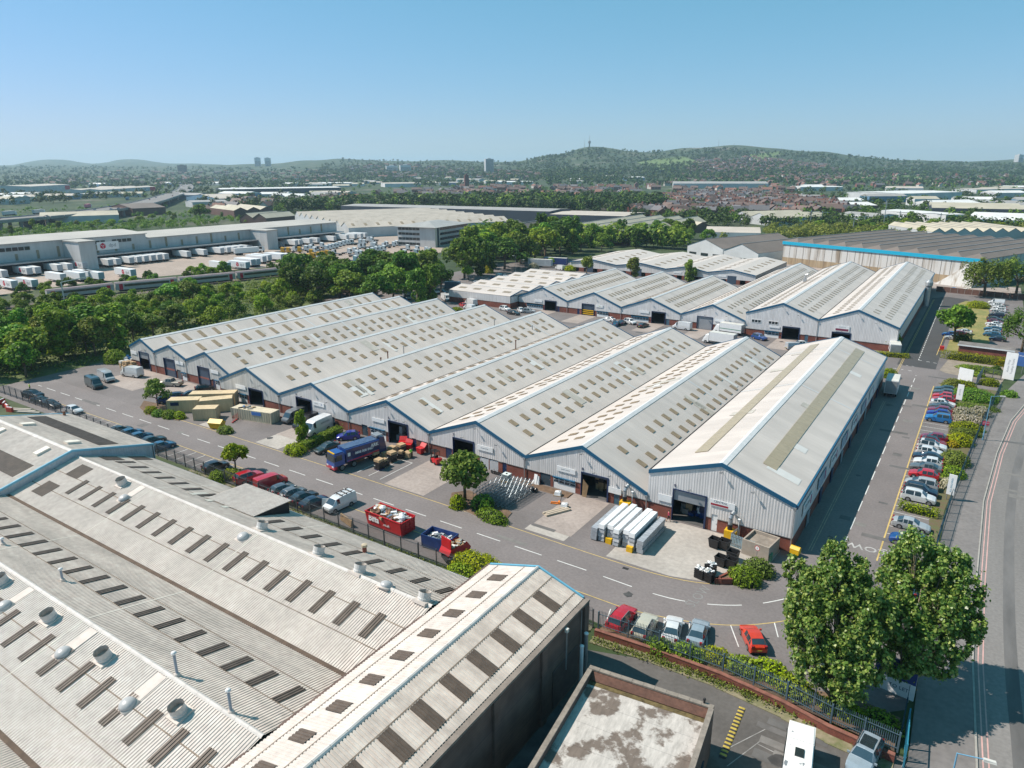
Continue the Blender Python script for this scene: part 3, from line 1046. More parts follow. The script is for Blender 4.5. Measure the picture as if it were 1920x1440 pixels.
u6 = unit('tall rightmost back-row unit with maroon and white sign beside the small garden tree', -34.8, -15.3, -25.3, VY, 322, 6.5, 6.5, 10.2,
          [('open', -31, -26.4, 0, 3.6)], fine=True, nl=32, right=True, group=bk,
          signs=[(-30.4, -26.9, 4.0, 5.6, [('PAINTS', .5, 0, .35, grey_txt)], white_m, [(.1, 3.3, .15, .75, pm('sign_maroon', (.2, .03, .07)))])])
b = MB()
b.lathe((-14.4, 281, 0), [(.9, 0), (.9, 6.6), (1.25, 7.2), (1.25, 8.3), (.5, 9)], galv_m, 14)
tag(b.build('dust_silo'), 'pale dust extraction silo standing against the shaded back-row flank wall', 'silo')
# rooftop flues of the two rows
def on_roof(x, y):
 for x0, x1, xr, z0, z1, zr in [(-130.1, -111.08, -120.66, 3.98, 3.98, 7.74), (-111.08, -91.89, -101.35, 3.98, 3.98, 7.74), (-91.89, -72.78, -82.28, 3.98, 3.98, 7.74), (-54.4, -34.8, -44.4, 6.5, 6.5, 10.1), (-73.7, -54.4, -64.2, 3.98, 3.98, 7.74)]:
  if x0 <= x <= x1:
   return z0 + (zr - z0) * (x - x0) / (xr - x0) if x < xr else zr + (z1 - zr) * (x - xr) / (x1 - xr)
 return 5
for (px, py), h, lab in [((727, 665), 1.6, 'thin rust-brown roof flue, taller of the close pair on the front row'), ((714, 673), .7, 'short rusty roof stub beside the taller brown flue'), ((757, 659), 1.8, 'thin pale roof pipe near a ridge right of the brown flues'),
                         ((927, 607), 1.5, 'grey roof flue near the back edge of the front row'), ((967, 645), 2.0, 'rusty leaning roof flue with a long dark stain'), ((998, 615), .9, 'small dark roof stub by the back edge')]:
 p = at(px, py, 6)
 z = on_roof(p.x, p.y)
 b = MB()
 b.tube((0, 0, -.2), (0, 0, h), .13, rust_m if 'rus' in lab else lead_m, n=8)
 b.lathe((0, 0, h), [(.22, 0), (.22, .12), (.03, .3)], rust_m if 'rus' in lab else lead_m, 8)
 tag(b.build('roof_flue', loc=(p.x, p.y, z)), lab, 'flue', 'roof flues on the front row')
p = at(1509, 529, 7.5)
b = MB()
b.box(-.5, .5, -.5, .5, -.4, 1.2, galv_m)
b.tube((0, 0, 1.2), (0, 0, 2.4), .3, galv_m, n=10)
b.tube((0, 0, 2.4), (.9, 0, 2.7), .3, galv_m, n=10)
tag(b.build('roof_ventilator', loc=(p.x, p.y, 7.6)), 'silver box ventilator in the valley of the back-row roofs', 'ventilator')

# low block left of the back row: five shallow ridges running across
rt = thing('low_workshop', 'low grey workshop block with five shallow roof ridges beside the back row', 'workshop')
lx0, lx1, ly0, ly1, lz = -159.2, -132.6, 198.2, 258, 4.3
b = MB()
rib_wall(b, lx0, lx1, lambda x: lz, [], ly0, cladding)
b.box(lx1 - .1, lx1, ly0 + .3, ly1, ZB, lz, cladding)
b.box(lx0, lx0 + .1, ly0 + .3, ly1, ZB, lz, cladding)
b.build('wall_cladding', rt)
b = MB()
b.box(lx0, lx1, ly0 + .06, ly0 + .3, 0, ZB, brick_red)
b.build('brick_plinth', rt)
b = MB()
b.box(lx1 - .22, lx1 - .1, ly0 + .3, ly1, 0, ZB, brick_red)
b.build('brick_plinth', rt)
pit = (ly1 - ly0) / 5
for k in range(5):
 y0, y1 = ly0 + k * pit, ly0 + (k + 1) * pit
 ym = y0 + pit * .62
 rb = MB()
 rb.face([(lx0, y0, lz + .1), (lx1, y0, lz + .1), (lx1, ym, lz + 1.25), (lx0, ym, lz + 1.25)], roof_grey)
 rb.face([(lx0, ym, lz + 1.25), (lx1, ym, lz + 1.25), (lx1, y1 - .1, lz + .1), (lx0, y1 - .1, lz + .1)], roof_grey)
 for x in (lx0, lx1):
  rb.face([(x, y0, lz - .2), (x, y1, lz - .2), (x, y1 - .1, lz + .1), (x, ym, lz + 1.25), (x, y0, lz + .1)], cladding)
 rb.box(lx0, lx1, ym - .2, ym + .2, lz + 1.25, lz + 1.33, ridge_m)
 rb.build('roof_slope', rt)
 fb = MB()
 for a, c in (((y0, lz + .1), (ym, lz + 1.25)), ((ym, lz + 1.25), (y1, lz + .1))):
  fb.hexa([(lx1, a[0], a[1] - .3), (lx1 + .15, a[0], a[1] - .3), (lx1 + .15, c[0], c[1] - .3), (lx1, c[0], c[1] - .3)], [(lx1, a[0], a[1] + .1), (lx1 + .15, a[0], a[1] + .1), (lx1 + .15, c[0], c[1] + .1), (lx1, c[0], c[1] + .1)], fascia_blue)
 fb.build('barge_board', rt)
 up = Vector((0, ym - y0, 1.15)).normalized()
 for i in range(4):
  place_on_slope(rooflight_mesh(3.0, 1.6), 'rooflight', rt, Vector((lx0 + 3.5 + i * 6.4, y0 + pit * .32, lz + .1 + 1.15 * .32 / .62)), Vector((1, 0, 0)), up)

# third row further back: four wide shallow gables
x3 = [-162, -138, -114.5, -96, -76]
labs = ['leftmost low wide-gabled unit of the third row behind the lorry park', 'low wide-gabled third-row unit second from the left', 'low wide-gabled third-row unit second from the right', 'rightmost low wide-gabled third-row unit by the yellow scaffold frame']
for k in range(4):
 x0, x1 = x3[k], x3[k + 1]
 xr = (x0 + x1) / 2
 y0, y1, z0, zr = 293, 345, 4.2, 5.9
 rt = thing('low_unit', labs[k], 'warehouse', group='low units of the third row')
 b = MB()
 b.face([(x0, y0, 1.9), (x1, y0, 1.9), (x1, y0, z0), (xr, y0, zr), (x0, y0, z0)], cladding)
 b.box(x1 - .15, x1 - .02, y0 + .1, y1, 0, z0 - .1, lead_m)
 b.box(x0 + .02, x0 + .15, y0 + .1, y1, 0, z0 - .1, lead_m)
 b.face([(x1, y1, 0), (x0, y1, 0), (x0, y1, z0), (xr, y1, zr), (x1, y1, z0)], cladding)
 b.build('gable_cladding', rt)
 for i in range(5):
  b = MB()
  xa = x0 + (x1 - x0) * i / 5
  b.box(xa + .02, xa + (x1 - x0) / 5 - 2.2, y0, y0 + .3, 0, 1.9, brick_red)
  b.build('brick_plinth', rt)
 b = MB()
 b.box(x0 + 8.5, x0 + 12.2, y0 - .05, y0 + .1, 0, 3.4, door_blue)
 b.build('roller_door', rt)
 b = MB()
 b.box(xr - 5.5, xr - 2, y0 - .1, y0 - .02, 2.7, 3.5, white_m)
 b.build('sign_board', rt)
 for s, xe in ((-1, x0), (1, x1)):
  rb = MB()
  q = [(xe, y0 - .2, z0 + .1), (xr, y0 - .2, zr + .1), (xr, y1, zr + .1), (xe, y1, z0 + .1)]
  rb.face(q if s < 0 else q[::-1], roof_white)
  rb.build('roof_slope', rt)
  fb = MB()
  a, c = sorted([(xe, z0 + .1), (xr, zr + .1)])
  fb.hexa([(a[0], y0 - .35, a[1] - .35), (c[0], y0 - .35, c[1] - .35), (c[0], y0 - .2, c[1] - .35), (a[0], y0 - .2, a[1] - .35)], [(a[0], y0 - .35, a[1] + .1), (c[0], y0 - .35, c[1] + .1), (c[0], y0 - .2, c[1] + .1), (a[0], y0 - .2, a[1] + .1)], fascia_blue)
  fb.build('barge_board', rt)
  up = Vector((xr - xe, 0, zr - z0)).normalized()
  for i in range(7):
   place_on_slope(rooflight_mesh(1.6, 2.6), 'rooflight', rt, Vector((xe + (xr - xe) * .5, y0 + 5 + i * 6.6, z0 + .12 + (zr - z0) * .5)), Vector((0, 1, 0)), up)
# ================================================================ NEAR FACTORY ROOFS
ac_light = pm('cement_sheet', (.60, .535, .485), .08, .35, .8, stretch=(1, .25, 1), fine=1.6)
ac_dark = pm('cement_sheet_weathered', (.62, .54, .475), .12, .5, .85, stretch=(.25, 1.5, 1), fine=1.6)
ac_white = pm('cement_sheet_bright', (.60, .545, .50), .07, .4, .8, stretch=(.5, 1, 1), fine=1.6)
ac_brown = pm('old_rooflight', (.125, .092, .07), .18, 1.0, .6)
ac_patch = pm('replaced_sheet', (.72, .68, .60), .08, .6, .7)
trough_m = pm('trough_dirt_shade', (.105, .082, .064), .2, .8, .95)  # dirt plus the corrugations' own shadow, painted into one dark colour
lap_m = pm('lap_dirt', (.27, .21, .16), .25, 1.2, .9)
slate_gut = pm('gutter_dirt', (.13, .088, .062), .2, 1, .9)
def corr(mb, e0, e1, r0, r1, mat, pitch=.29, amp=.055, off=0, xa=0, xb=1):
 e0, e1, r0, r1 = map(Vector, (e0, e1, r0, r1))
 ln = (e1 - e0).length
 n = (e1 - e0).cross(r0 - e0).normalized()
 if n.z < 0:
  n = -n
 k0, k1 = int(xa * ln / pitch), int(xb * ln / pitch)
 prev = None
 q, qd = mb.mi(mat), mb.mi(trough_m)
 for k in range(k0, k1 + 1):
  for dx, dz in ((0, 0), (.18, 0), (.36, 1), (.86, 1)):
   t = (k + dx) * pitch / ln
   if t > xb:
    continue
   a = e0.lerp(e1, t) + n * (amp * dz + off)
   b_ = r0.lerp(r1, t) + n * (amp * dz + off)
   i = len(mb.v)
   mb.v += [tuple(a), tuple(b_)]
   if prev is not None:
    mb.f.append((prev, i, i + 1, prev + 1))
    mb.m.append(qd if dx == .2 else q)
   prev = i
def slope(root, e0, e1, r0, r1, mat, lights=(), laps=(.34, .66), pitch=.29, patches=()):
 """one corrugated roof slope with its rooflights (t along, s up, width, length)"""
 e0, e1, r0, r1 = map(Vector, (e0, e1, r0, r1))
 b = MB()
 corr(b, e0, e1, r0, r1, mat, pitch)
 b.build('roof_slope', root)
 ln = (e1 - e0).length
 n = (e1 - e0).cross(r0 - e0).normalized()
 n = -n if n.z < 0 else n
 al = (e1 - e0).normalized()
 up = (r0 - e0).normalized()
 lb = MB()
 for s in laps:
  p0, p1 = e0.lerp(r0, s) + n * .064, e1.lerp(r1, s) + n * .064
  lb.face([p0 - up * .05, p1 - up * .05, p1 + up * .05, p0 + up * .05], lap_m)
 lb.build('sheet_lap', root)
 if ln > 50:
  for t in (.3, .62):
   p0, p1 = e0.lerp(e1, t) + n * .066, r0.lerp(r1, t) + n * .066
   lb = MB()
   lb.face([p0 - al * .06, p0 + al * .06, p1 + al * .06, p1 - al * .06], ac_patch)
   lb.build('joint_strip', root)
 cache = {}
 for (t, s, wd, le, mt) in lights:
  key = (round(wd, 2), round(le, 2), mt.name)
  if key not in cache:
   c = MB()
   corr(c, (-wd / 2, -le / 2, 0), (wd / 2, -le / 2, 0), (-wd / 2, le / 2, 0), (wd / 2, le / 2, 0), mt, pitch)
   cache[key] = c.mesh('rooflight')
  p = e0.lerp(e1, t / ln).lerp(r0.lerp(r1, t / ln), s) + n * .058
  yax = up if al.cross(up).dot(n) > 0 else -up
  o = ob('rooflight' if mt is not ac_patch else 'repair_sheet', cache[key], root)
  o.matrix_local = Matrix(((al.x, yax.x, n.x, p.x), (al.y, yax.y, n.y, p.y), (al.z, yax.z, n.z, p.z), (0, 0, 0, 1)))
def ridgecap(root, p0, p1, wd=.28, mat=None, nm='ridge_cap'):
 b = MB()
 p0, p1 = Vector(p0), Vector(p1)
 d = (p1 - p0).normalized()
 s = Vector((-d.y, d.x, 0))
 n = max(1, int((p1 - p0).length / 1.5))
 for k in range(n):
  a, c = p0.lerp(p1, k / n), p0.lerp(p1, (k + .985) / n)
  pr = [(-wd, -.02), (-wd * .55, .09), (0, .15), (wd * .55, .09), (wd, -.02)]
  for i in range(4):
   (u0, z0), (u1, z1) = pr[i], pr[i + 1]
   z = Vector((0, 0, 1))
   b.face([a + s * u0 + z * z0, c + s * u0 + z * z0, c + s * u1 + z * z1, a + s * u1 + z * z1], mat or pm('cement_ridge', (.60, .57, .54), .1, .8, .7))
 b.build(nm, root)
fac = thing('factory', 'large weathered factory with rows of corrugated roofs in front of the estate road', 'factory')
XA, XB, XV = -101.0, -36.7, -36.4
ys = [(51.5, 4.7), (42, 8.0), (33, 5.7), (23.6, 8.0), (14.3, 5.7), (4.9, 8.0)]
def row(n, s, wd, le, t0, step, skip=(), mt=None):
 return [(t0 + k * step, s, wd, le, mt or ac_brown) for k in range(n) if k not in skip]
slope(fac, (XA, 51.5, 4.7), (XB, 51.5, 4.7), (XA, 42, 8), (XB, 42, 8), ac_dark,
      row(19, .55, 1.0, 2.6, 4.6, 3.2, (7, 8, 9)) + [(2.2, .62, 2.4, 2.6, ac_brown), (2.2, .2, 2.4, 2.6, ac_brown), (23, .62, 1.0, 2.4, ac_patch), (26.2, .62, 1.0, 2.4, ac_patch), (29.4, .62, 1.0, 2.4, ac_patch)])
slope(fac, (XA, 33, 5.7), (XB, 33, 5.7), (XA, 42, 8), (XB, 42, 8), ac_light,
      row(17, .55, 1.0, 2.9, 8.5, 3.26) + [(5, .78, 3, 2.4, ac_brown), (4.3, .33, 3, 2.4, ac_brown)])
slope(fac, (XA, 33, 5.7), (XB, 33, 5.7), (XA, 23.6, 8), (XB, 23.6, 8), ac_dark, row(19, .52, 1.0, 2.7, 3.0, 3.24))
slope(fac, (XA, 14.3, 5.7), (XB, 14.3, 5.7), (XA, 23.6, 8), (XB, 23.6, 8), ac_white, row(19, .6, 1.0, 2.9, 3.2, 3.26))
slope(fac, (XA, 14.3, 5.7), (XB, 14.3, 5.7), (XA, 4.9, 8), (XB, 4.9, 8), ac_dark, row(18, .52, 1.0, 2.7, 4.0, 3.3))
slope(fac, (XA, -4.4, 5.7), (XB, -4.4, 5.7), (XA, 4.9, 8), (XB, 4.9, 8), ac_white)
for y in (42, 23.6, 4.9):
 ridgecap(fac, (XA, y, 8.02), (XB, y, 8.02), .22)
for y in (33, 14.3):
 b = MB()
 b.box(XA, XB, y - .2, y + .2, 5.6, 5.84, slate_gut)
 b.build('valley_gutter', fac)
# bright repair bands running down from the ridges, as by each dome
b = MB()
b.box(XA, XB, 51.2, 51.5, 0, 4.6, brick_dark)
b.box(XB - .3, XB, 4.5, 51.2, 0, 7.7, brick_dark)
b.box(XB - 64, XB - .3, 51.5, 51.68, 4.45, 4.66, lead_m)
b.build('brick_wall', fac)
# raised flat box on the north slope
p0, p1, p2, p3 = at(408, 941, 6.9), at(467, 970, 6.9), at(556, 952, 6.9), at(500, 928, 6.9)
b = MB()
quad = [(p0.x, p0.y), (p1.x, p1.y), (p2.x, p2.y), (p3.x, p3.y)]
ym0, ym1 = 45.6, 50.6
b.box(-75.5, -67.0, ym0, ym1, 4.9, 6.75, dark_m)
b.build('monitor_wall', fac)
b = MB()
corr(b, (-75.8, ym1 + .3, 6.75), (-66.7, ym1 + .3, 6.75), (-75.8, ym0 - .3, 6.95), (-66.7, ym0 - .3, 6.95), ac_light)
b.build('monitor_roof', fac)
# cross wing with bright gable roof
EZ, RZ, XL, XR_, XG = 8.0, 9.6, -36.45, -25.85, -30.8
YN = 50.6
slope(fac, (XL, YN, EZ), (XL, 6, EZ), (XG, YN, RZ), (XG, 6, RZ), ac_white, row(13, .48, 1.36, 1.75, 2.6, 3.35), laps=(.2, .75))
slope(fac, (XR_, YN, EZ), (XR_, 6, EZ), (XG, YN, RZ), (XG, 6, RZ), ac_dark, row(13, .42, 1.36, 2.5, 3.2, 3.3), laps=(.18, .68))
ridgecap(fac, (XG, YN, RZ + .02), (XG, 6, RZ + .02), .22)
b = MB()
for xa, xb, za, zb in ((XL, XG, EZ, RZ), (XG, XR_, RZ, EZ)):
 b.hexa([(xa, YN + .02, za - .35), (xb, YN + .02, zb - .35), (xb, YN + .2, zb - .35), (xa, YN + .2, za - .35)], [(xa, YN + .02, za + .14), (xb, YN + .02, zb + .14), (xb, YN + .2, zb + .14), (xa, YN + .2, za + .14)], sky_blue)
b.build('barge_board', fac)
b = MB()
b.box(XR_ + .0, XR_ + .35, 6, YN + .3, 0, EZ - .25, brick_dark)
b.box(XR_ - .1, XR_ + .55, 6, YN + .3, EZ - .25, EZ - .02, pm('coping', (.25, .21, .18), .15, 1, .9))
for y in (50.5, 43, 36):
 b.box(XR_ + .35, XR_ + .6, y - .6, y + .2, 0, EZ - .26, brick_dark)
b.face([(XL, YN, 0), (XR_, YN, 0), (XR_, YN, EZ - .1), (XG, YN, RZ - .1), (XL, YN, EZ - .1)], brick_dark)
b.build('flank_wall', fac)
b = MB()
b.tube((XR_ + .75, 46.2, 3.5), (XR_ + .75, 46.2, 7.6), .07, lead_m)
b.box(XR_ + .62, XR_ + .9, 46.05, 46.35, 7.4, 7.75, offwhite_m)
b.tube((XR_ + .5, 49.4, 2), (XR_ + .5, 49.4, 7.6), .05, lead_m)
b.build('downpipe', fac)
b = MB()
b.box(XR_ + .36, XR_ + .42, 44.5, 49, .3, 4.2, pm('blocked_opening', (.12, .09, .085), .15, .8, .9))
b.build('blocked_bay', fac)
tag(text('i', .5, white_m, None, (XR_ + .66, 50.2, 3.4), (PI / 2, 0, PI / 2)), 'small letter panel on the dark brick corner of the near factory', 'sign') if False else None
# roof furniture of the factory
SL = {'A': (Vector((-70, 42, 8)), Vector((0, 3.3, 9.5))), 'B': (Vector((-70, 42, 8)), Vector((0, -2.3, 9))), 'C': (Vector((-70, 23.6, 8)), Vector((0, 2.3, 9.4))), 'D': (Vector((-70, 23.6, 8)), Vector((0, -2.3, 9.3)))}
drum = MB()
drum.cbox((0, 0, -.1), (1.5, 1.5, .28), ac_light)
drum.lathe((0, 0, .18), [(.6, 0), (.62, .22), (.58, .26), (.6, .8)], pm('fan_drum', (.58, .57, .55), .12, 2, .6), 18)
drum.f.pop(); drum.m.pop()
drum.lathe((0, 0, .18), [(.56, .8), (.53, .3), (.1, .25)], pm('drum_inside', (.52, .47, .43), .2, 2, .8), 18)
drum_me = drum.mesh('fan_drum', False)
dome = MB()
dome.cbox((0, 0, -.1), (1.35, 1.35, .2), ac_light)
dome.lathe((0, 0, .1), [(.62, 0), (.64, .12), (.52, .3), (.3, .42), (.02, .46)], pm('dome_grey', (.45, .45, .45), .08, 2, .35), 18)
dome_me = dome.mesh('roof_dome', True)
for me_, nm, cat, lst in ((drum_me, 'roof_fan', 'roof fan', [((231, 909), 'B', 'open roof fan drum nearest the rear blue-edged roof'), ((490, 994), 'A', 'roof fan drum by the raised flat roof box'), ((596, 1041), 'A', 'roof fan drum second along behind the middle ridge'), ((673, 1075), 'A', 'roof fan drum just left of the white dome behind the middle ridge'), ((794, 1128), 'A', 'roof fan drum nearest the bright cross wing'), ((6, 1094), 'D', 'roof fan drum cut by the left edge of the photo'), ((96, 1162), 'D', 'upper roof fan drum of the near white slope, with dark interior'), ((198, 1236), 'D', 'middle roof fan drum of the near white slope'), ((338, 1339), 'D', 'lowest and nearest roof fan drum of the near white slope')]),
                          (dome_me, 'roof_dome', 'roof dome', [((233, 936), 'B', 'grey roof dome below the rearmost fan drum'), ((456, 1008), 'B', 'white roof dome touching the middle ridge'), ((724, 1100), 'A', 'white roof dome behind the ridge between two fan drums'), ((9, 1138), 'D', 'roof dome at the left edge of the photo'), ((119, 1226), 'D', 'roof dome left of the middle near fan drum'), ((240, 1323), 'D', 'lowest grey roof dome on the near white slope')])):
 for (px, py), k, lab in lst:
  p0, n = SL[k]
  p = onplane(px, py, p0, n)
  o = ob(nm, me_, loc=p)
  n = n.normalized()
  o.rotation_euler = n.to_track_quat('Z', 'Y').to_euler()
  tag(o, lab, cat, nm.replace('_', ' ') + 's on the near factory roofs')
for (px, py), k in [((119, 1226), 'D'), ((240, 1323), 'D'), ((9, 1138), 'D'), ((233, 936), 'B')]:
 p0, n = SL[k]
 p = onplane(px, py, p0, n)
 n = n.normalized()
 rp = Vector((p.x, p0.y - .3, p0.z - .3 * 2.3 / 9.2))
 q = [p + Vector((-.55, 0, 0)), p + Vector((.55, 0, 0)), rp + Vector((.55, 0, 0)), rp + Vector((-.55, 0, 0))]
 bd = MB()
 bd.face([tuple(v + n * .09) for v in q], pm('flashing', (.62, .55, .50), .1, .8, .7))
 bd.build('flashing_band', fac)
for (px, py), k, h, lab in [((118, 1090), 'C', 1.3, 'short blue-grey capped flue at the upper left of the near dark slope'), ((333, 1268), 'C', 2.1, 'tall blue-grey capped flue in the middle of the near dark slope'), ((434, 1338), 'C', 2.0, 'tall blue-grey capped flue nearest the bright cross wing'), ((6, 1022), 'C', .7, 'stubby white cowl at the left photo edge')]:
 p = onplane(px, py, *SL[k])
 b = MB()
 b.tube((0, 0, -.2), (0, 0, h), .11, pm('flue_grey', (.22, .28, .35), .08, 2, .4), n=10)
 b.lathe((0, 0, 0), [(.3, -.1), (.22, .25), (.12, .35)], ac_light, 10)
 b.lathe((0, 0, h - .02), [(.2, 0), (.22, .1), (.15, .2), (.02, .24)], ridge_m, 10)
 tag(b.build('roof_flue', loc=p), lab, 'flue', 'flues on the near factory roof')
p = onplane(684, 1036, *SL['A'])
b = MB()
b.lathe((0, 0, -.3), [(.24, 0), (.24, 1.0)], brick_red, 10)
b.lathe((0, 0, .7), [(.24, 0), (.34, .05), (.32, .3), (.1, .35)], pm('pot_cream', (.5, .42, .3)), 10)
tag(b.build('chimney_pot', loc=p), 'small brown chimney pot with cream cap on the dark north slope', 'chimney')

# rear wing with blue edging (slightly higher)
west = thing('rear_wing', 'rear factory wing with light blue edging and long brown rooflight strips', 'factory')
WX0, WX1 = -126, -100.6
for ye, ze, mt, sgn in ((52.8, 6.2, ac_dark, 1), (30.2, 6.2, ac_light, -1)):
 b = MB()
 corr(b, (WX0, ye, ze), (WX1, ye, ze), (WX0, 41.5, 9), (WX1, 41.5, 9), mt)
 b.build('roof_slope', west)
 b = MB()
 e, r = Vector((0, ye, ze)), Vector((0, 41.5, 9))
 for s0, s1 in ((.38, .62),):
  a, c = e.lerp(r, s0), e.lerp(r, s1)
  corr(b, (WX0 + 1.5, a.y, a.z), (WX1 - 1.5, a.y, a.z), (WX0 + 1.5, c.y, c.z), (WX1 - 1.5, c.y, c.z), ac_brown, off=.058)
 b.build('rooflight_strip', west)
 for x in (-118.5, -104.8):
  q = MB()
  a, c = e.lerp(r, .74), e.lerp(r, .9)
  q.hexa([(x - .55, a.y, a.z), (x + .55, a.y, a.z), (x + .55, c.y, c.z), (x - .55, c.y, c.z)] if sgn < 0 else [(x + .55, a.y, a.z), (x - .55, a.y, a.z), (x - .55, c.y, c.z), (x + .55, c.y, c.z)],
               [(x - .55, a.y, a.z + .4), (x + .55, a.y, a.z + .4), (x + .55, c.y, c.z + .35), (x - .55, c.y, c.z + .35)] if sgn < 0 else [(x + .55, a.y, a.z + .4), (x - .55, a.y, a.z + .4), (x - .55, c.y, c.z + .35), (x + .55, c.y, c.z + .35)], ac_patch)
  q.build('roof_hatch', west)
ridgecap(west, (WX0, 41.5, 9.02), (WX1, 41.5, 9.02), .33)
for x, s in ((WX1, 1), (WX0, -1)):
 b = MB()
 for ye in (52.8, 30.2):
  a, c = sorted([(ye, 6.2), (41.5, 9)])
  b.hexa([(x - .1, a[0], a[1] - .16), (x + .12, a[0], a[1] - .16), (x + .12, c[0], c[1] - .16), (x - .1, c[0], c[1] - .16)], [(x - .1, a[0], a[1] + .14), (x + .12, a[0], a[1] + .14), (x + .12, c[0], c[1] + .14), (x - .1, c[0], c[1] + .14)], sky_blue)
 b.build('barge_board', west)
 b = MB()
 ZB_ = ZB
 ZB = 3
 rib_wall(b, 30.2, 52.8, lambda y: (6.1 + 2.8 * (y - 30.2) / 11.3) if y < 41.5 else (8.9 - 2.7 * (y - 41.5) / 11.3), [], x, pm('cladding_blue_grey', (.36, .43, .48), .1, 1, .5), .36, 'y', s)
 ZB = ZB_
 b.build('gable_cladding', west)
b = MB()
b.box(WX0, WX1, 52.5, 52.8, 0, 6.1, brick_dark)
b.build('brick_wall', west)
b = MB()
b.box(-.2, .2, -.15, .15, -.2, .7, rust_m)
b.box(-.5, .1, -.1, .1, .4, .55, rust_m)
tag(b.build('roof_vent', loc=at(121, 779, 6.6)), 'small rusty vent stub at the far corner of the rear wing roof', 'vent')

# flat-roofed brick building with parapet
fr = thing('flat_roof_building', 'flat-roofed brick building with mossy stained roof and stone parapet', 'building', (-22.8, 46.3, 0), math.radians(6.5))
W_, D_ = 10.6, 24
stone = pm('coping_stone', (.27, .235, .20), .14, 1.4, .9, fine=4)
def stained():
 m, n, b, N, L = newmat('stained_flat_roof')
 tc = N('ShaderNodeTexCoord')
 def ns(s, d=6, st=(1, 1, 1)):
  mp = N('ShaderNodeMapping'); mp.inputs['Scale'].default_value = st
  L(tc.outputs['Object'], mp.inputs[0])
  z = N('ShaderNodeTexNoise'); z.inputs['Scale'].default_value = s; z.inputs['Detail'].default_value = d; z.inputs['Roughness'].default_value = .6
  L(mp.outputs[0], z.inputs['Vector'])
  return z.outputs[0]
 r = N('ShaderNodeValToRGB')
 r.color_ramp.elements[0].position = .44
 r.color_ramp.elements[0].color = (.15, .12, .10, 1)
 r.color_ramp.elements[1].position = .50
 r.color_ramp.elements[1].color = (.45, .42, .39, 1)
 L(ns(.42), r.inputs[0])
 mx = N('ShaderNodeMixRGB'); mx.blend_type = 'OVERLAY'; mx.inputs[0].default_value = .5
 L(r.outputs[0], mx.inputs[1]); L(ns(3.5, 4, (1, .3, 1)), mx.inputs[2])
 L(mx.outputs[0], b.inputs['Base Color'])
 b.inputs['Roughness'].default_value = .85
 return m
RZF = 4.15
b = MB()
for i in range(9):
 b.box(.35, W_ - .35, -.9 - (i + 1) * 2.4, -.9 - i * 2.4 - .015, RZF - .05 - i * .004, RZF - i * .002, stained())if i == 0 else b.box(.35, W_ - .35, -.9 - (i + 1) * 2.4, -.9 - i * 2.4 - .015, RZF - .05 - i * .004, RZF - i * .002, b.mats[0])
b.box(.35, W_ - .35, -1.4, -.9, RZF - .1, RZF + .02, pm('moss', (.16, .12, .05), .3, 2, 1))
b.build('flat_roof', fr)
b = MB()
b.box(0, W_, -.3, 0, 0, 4.75, brick_dark)
b.box(0, .35, -D_, -.3, 0, 4.75, brick_dark)
b.box(W_ - .35, W_, -D_, -.3, 0, 4.75, brick_dark)
b.build('brick_wall', fr)
b = MB()
b.box(.36, W_ - .36, -.85, -.31, RZF + .02, RZF + .1, slate_gut)
b.hexa([(.36, -.95, RZF + .1), (W_ - .36, -.95, RZF + .1), (W_ - .36, -.31, RZF + .1), (.36, -.31, RZF + .1)], [(.36, -.45, 4.7), (W_ - .36, -.45, 4.7), (W_ - .36, -.31, 4.7), (.36, -.31, 4.7)], pm('tile_brown', (.14, .07, .05), .2, 3, .9))
b.build('tiled_upstand', fr)
def coping(a0, a1, fixed, axis):
 n = int(abs(a1 - a0) / .9)
 for i in range(n):
  u, v = a0 + (a1 - a0) * i / n, a0 + (a1 - a0) * (i + 1) / n - .02
  b = MB()
  dz = R.uniform(-.012, .012)
  if axis == 'x':
   b.box(u, v, fixed - .21, fixed + .21, 4.75, 4.9 + dz, stone)
  else:
   b.box(fixed - .21, fixed + .21, min(u, v), max(u, v), 4.75, 4.9 + dz, stone)
  b.build('coping_stone', fr)
coping(.0, W_, -.15, 'x')
coping(-.4, -D_ + 6, .17, 'y')
coping(-.4, -D_ + 6, W_ - .17, 'y')
b = MB()
b.box(W_, W_ + .1, -4.6, -3.2, 0, 2.3, glass_b)
b.box(W_, W_ + .12, -9, -6.5, 1, 2.3, glass_b)
b.build('side_windows', fr)
b = MB()
b.tube((9.8, -.05, 4.8), (9.8, -.05, 5.25), .09, black_m, n=6)
b.lathe((9.8, -.05, 5.2), [(.14, 0), (.1, .12), (.02, .2)], black_m, 8)
b.build('vent_finial', fr)
for i, (px, py, h) in enumerate([(1088, 1281, 5.4), (1095, 1268, 6.0)]):
 b = MB()
 p = at(1089 + i * 8, 1281 - i * 14, 1.5)
 b.tube((p.x, p.y, 0), (p.x, p.y, h), .17, white_m if i == 0 else galv_m, n=10)
 b.lathe((p.x, p.y, h), [(.2, 0), (.2, .1), (.12, .16)], white_m, 10)
 tag(b.build('flue_pipe'), ['white plastic flue pipe rising by the flat roof corner', 'capped grey flue pipe just behind the white one'][i], 'flue')
b = MB()
b.face([(-25.4, 20, .03), (-20, 20, .03), (-22.6, 45.5, .03), (-25.4, 45.5, .03)], pm('damp_concrete', (.11, .12, .13), .25, .4, .8))  # dark bluish concrete with mottled tone on the passage floor
b.box(-25.3, -23.2, 32.5, 34.5, .03, .9, pm('rubbish_red', (.3, .1, .06)))
b.build('passage_floor', kind='structure')

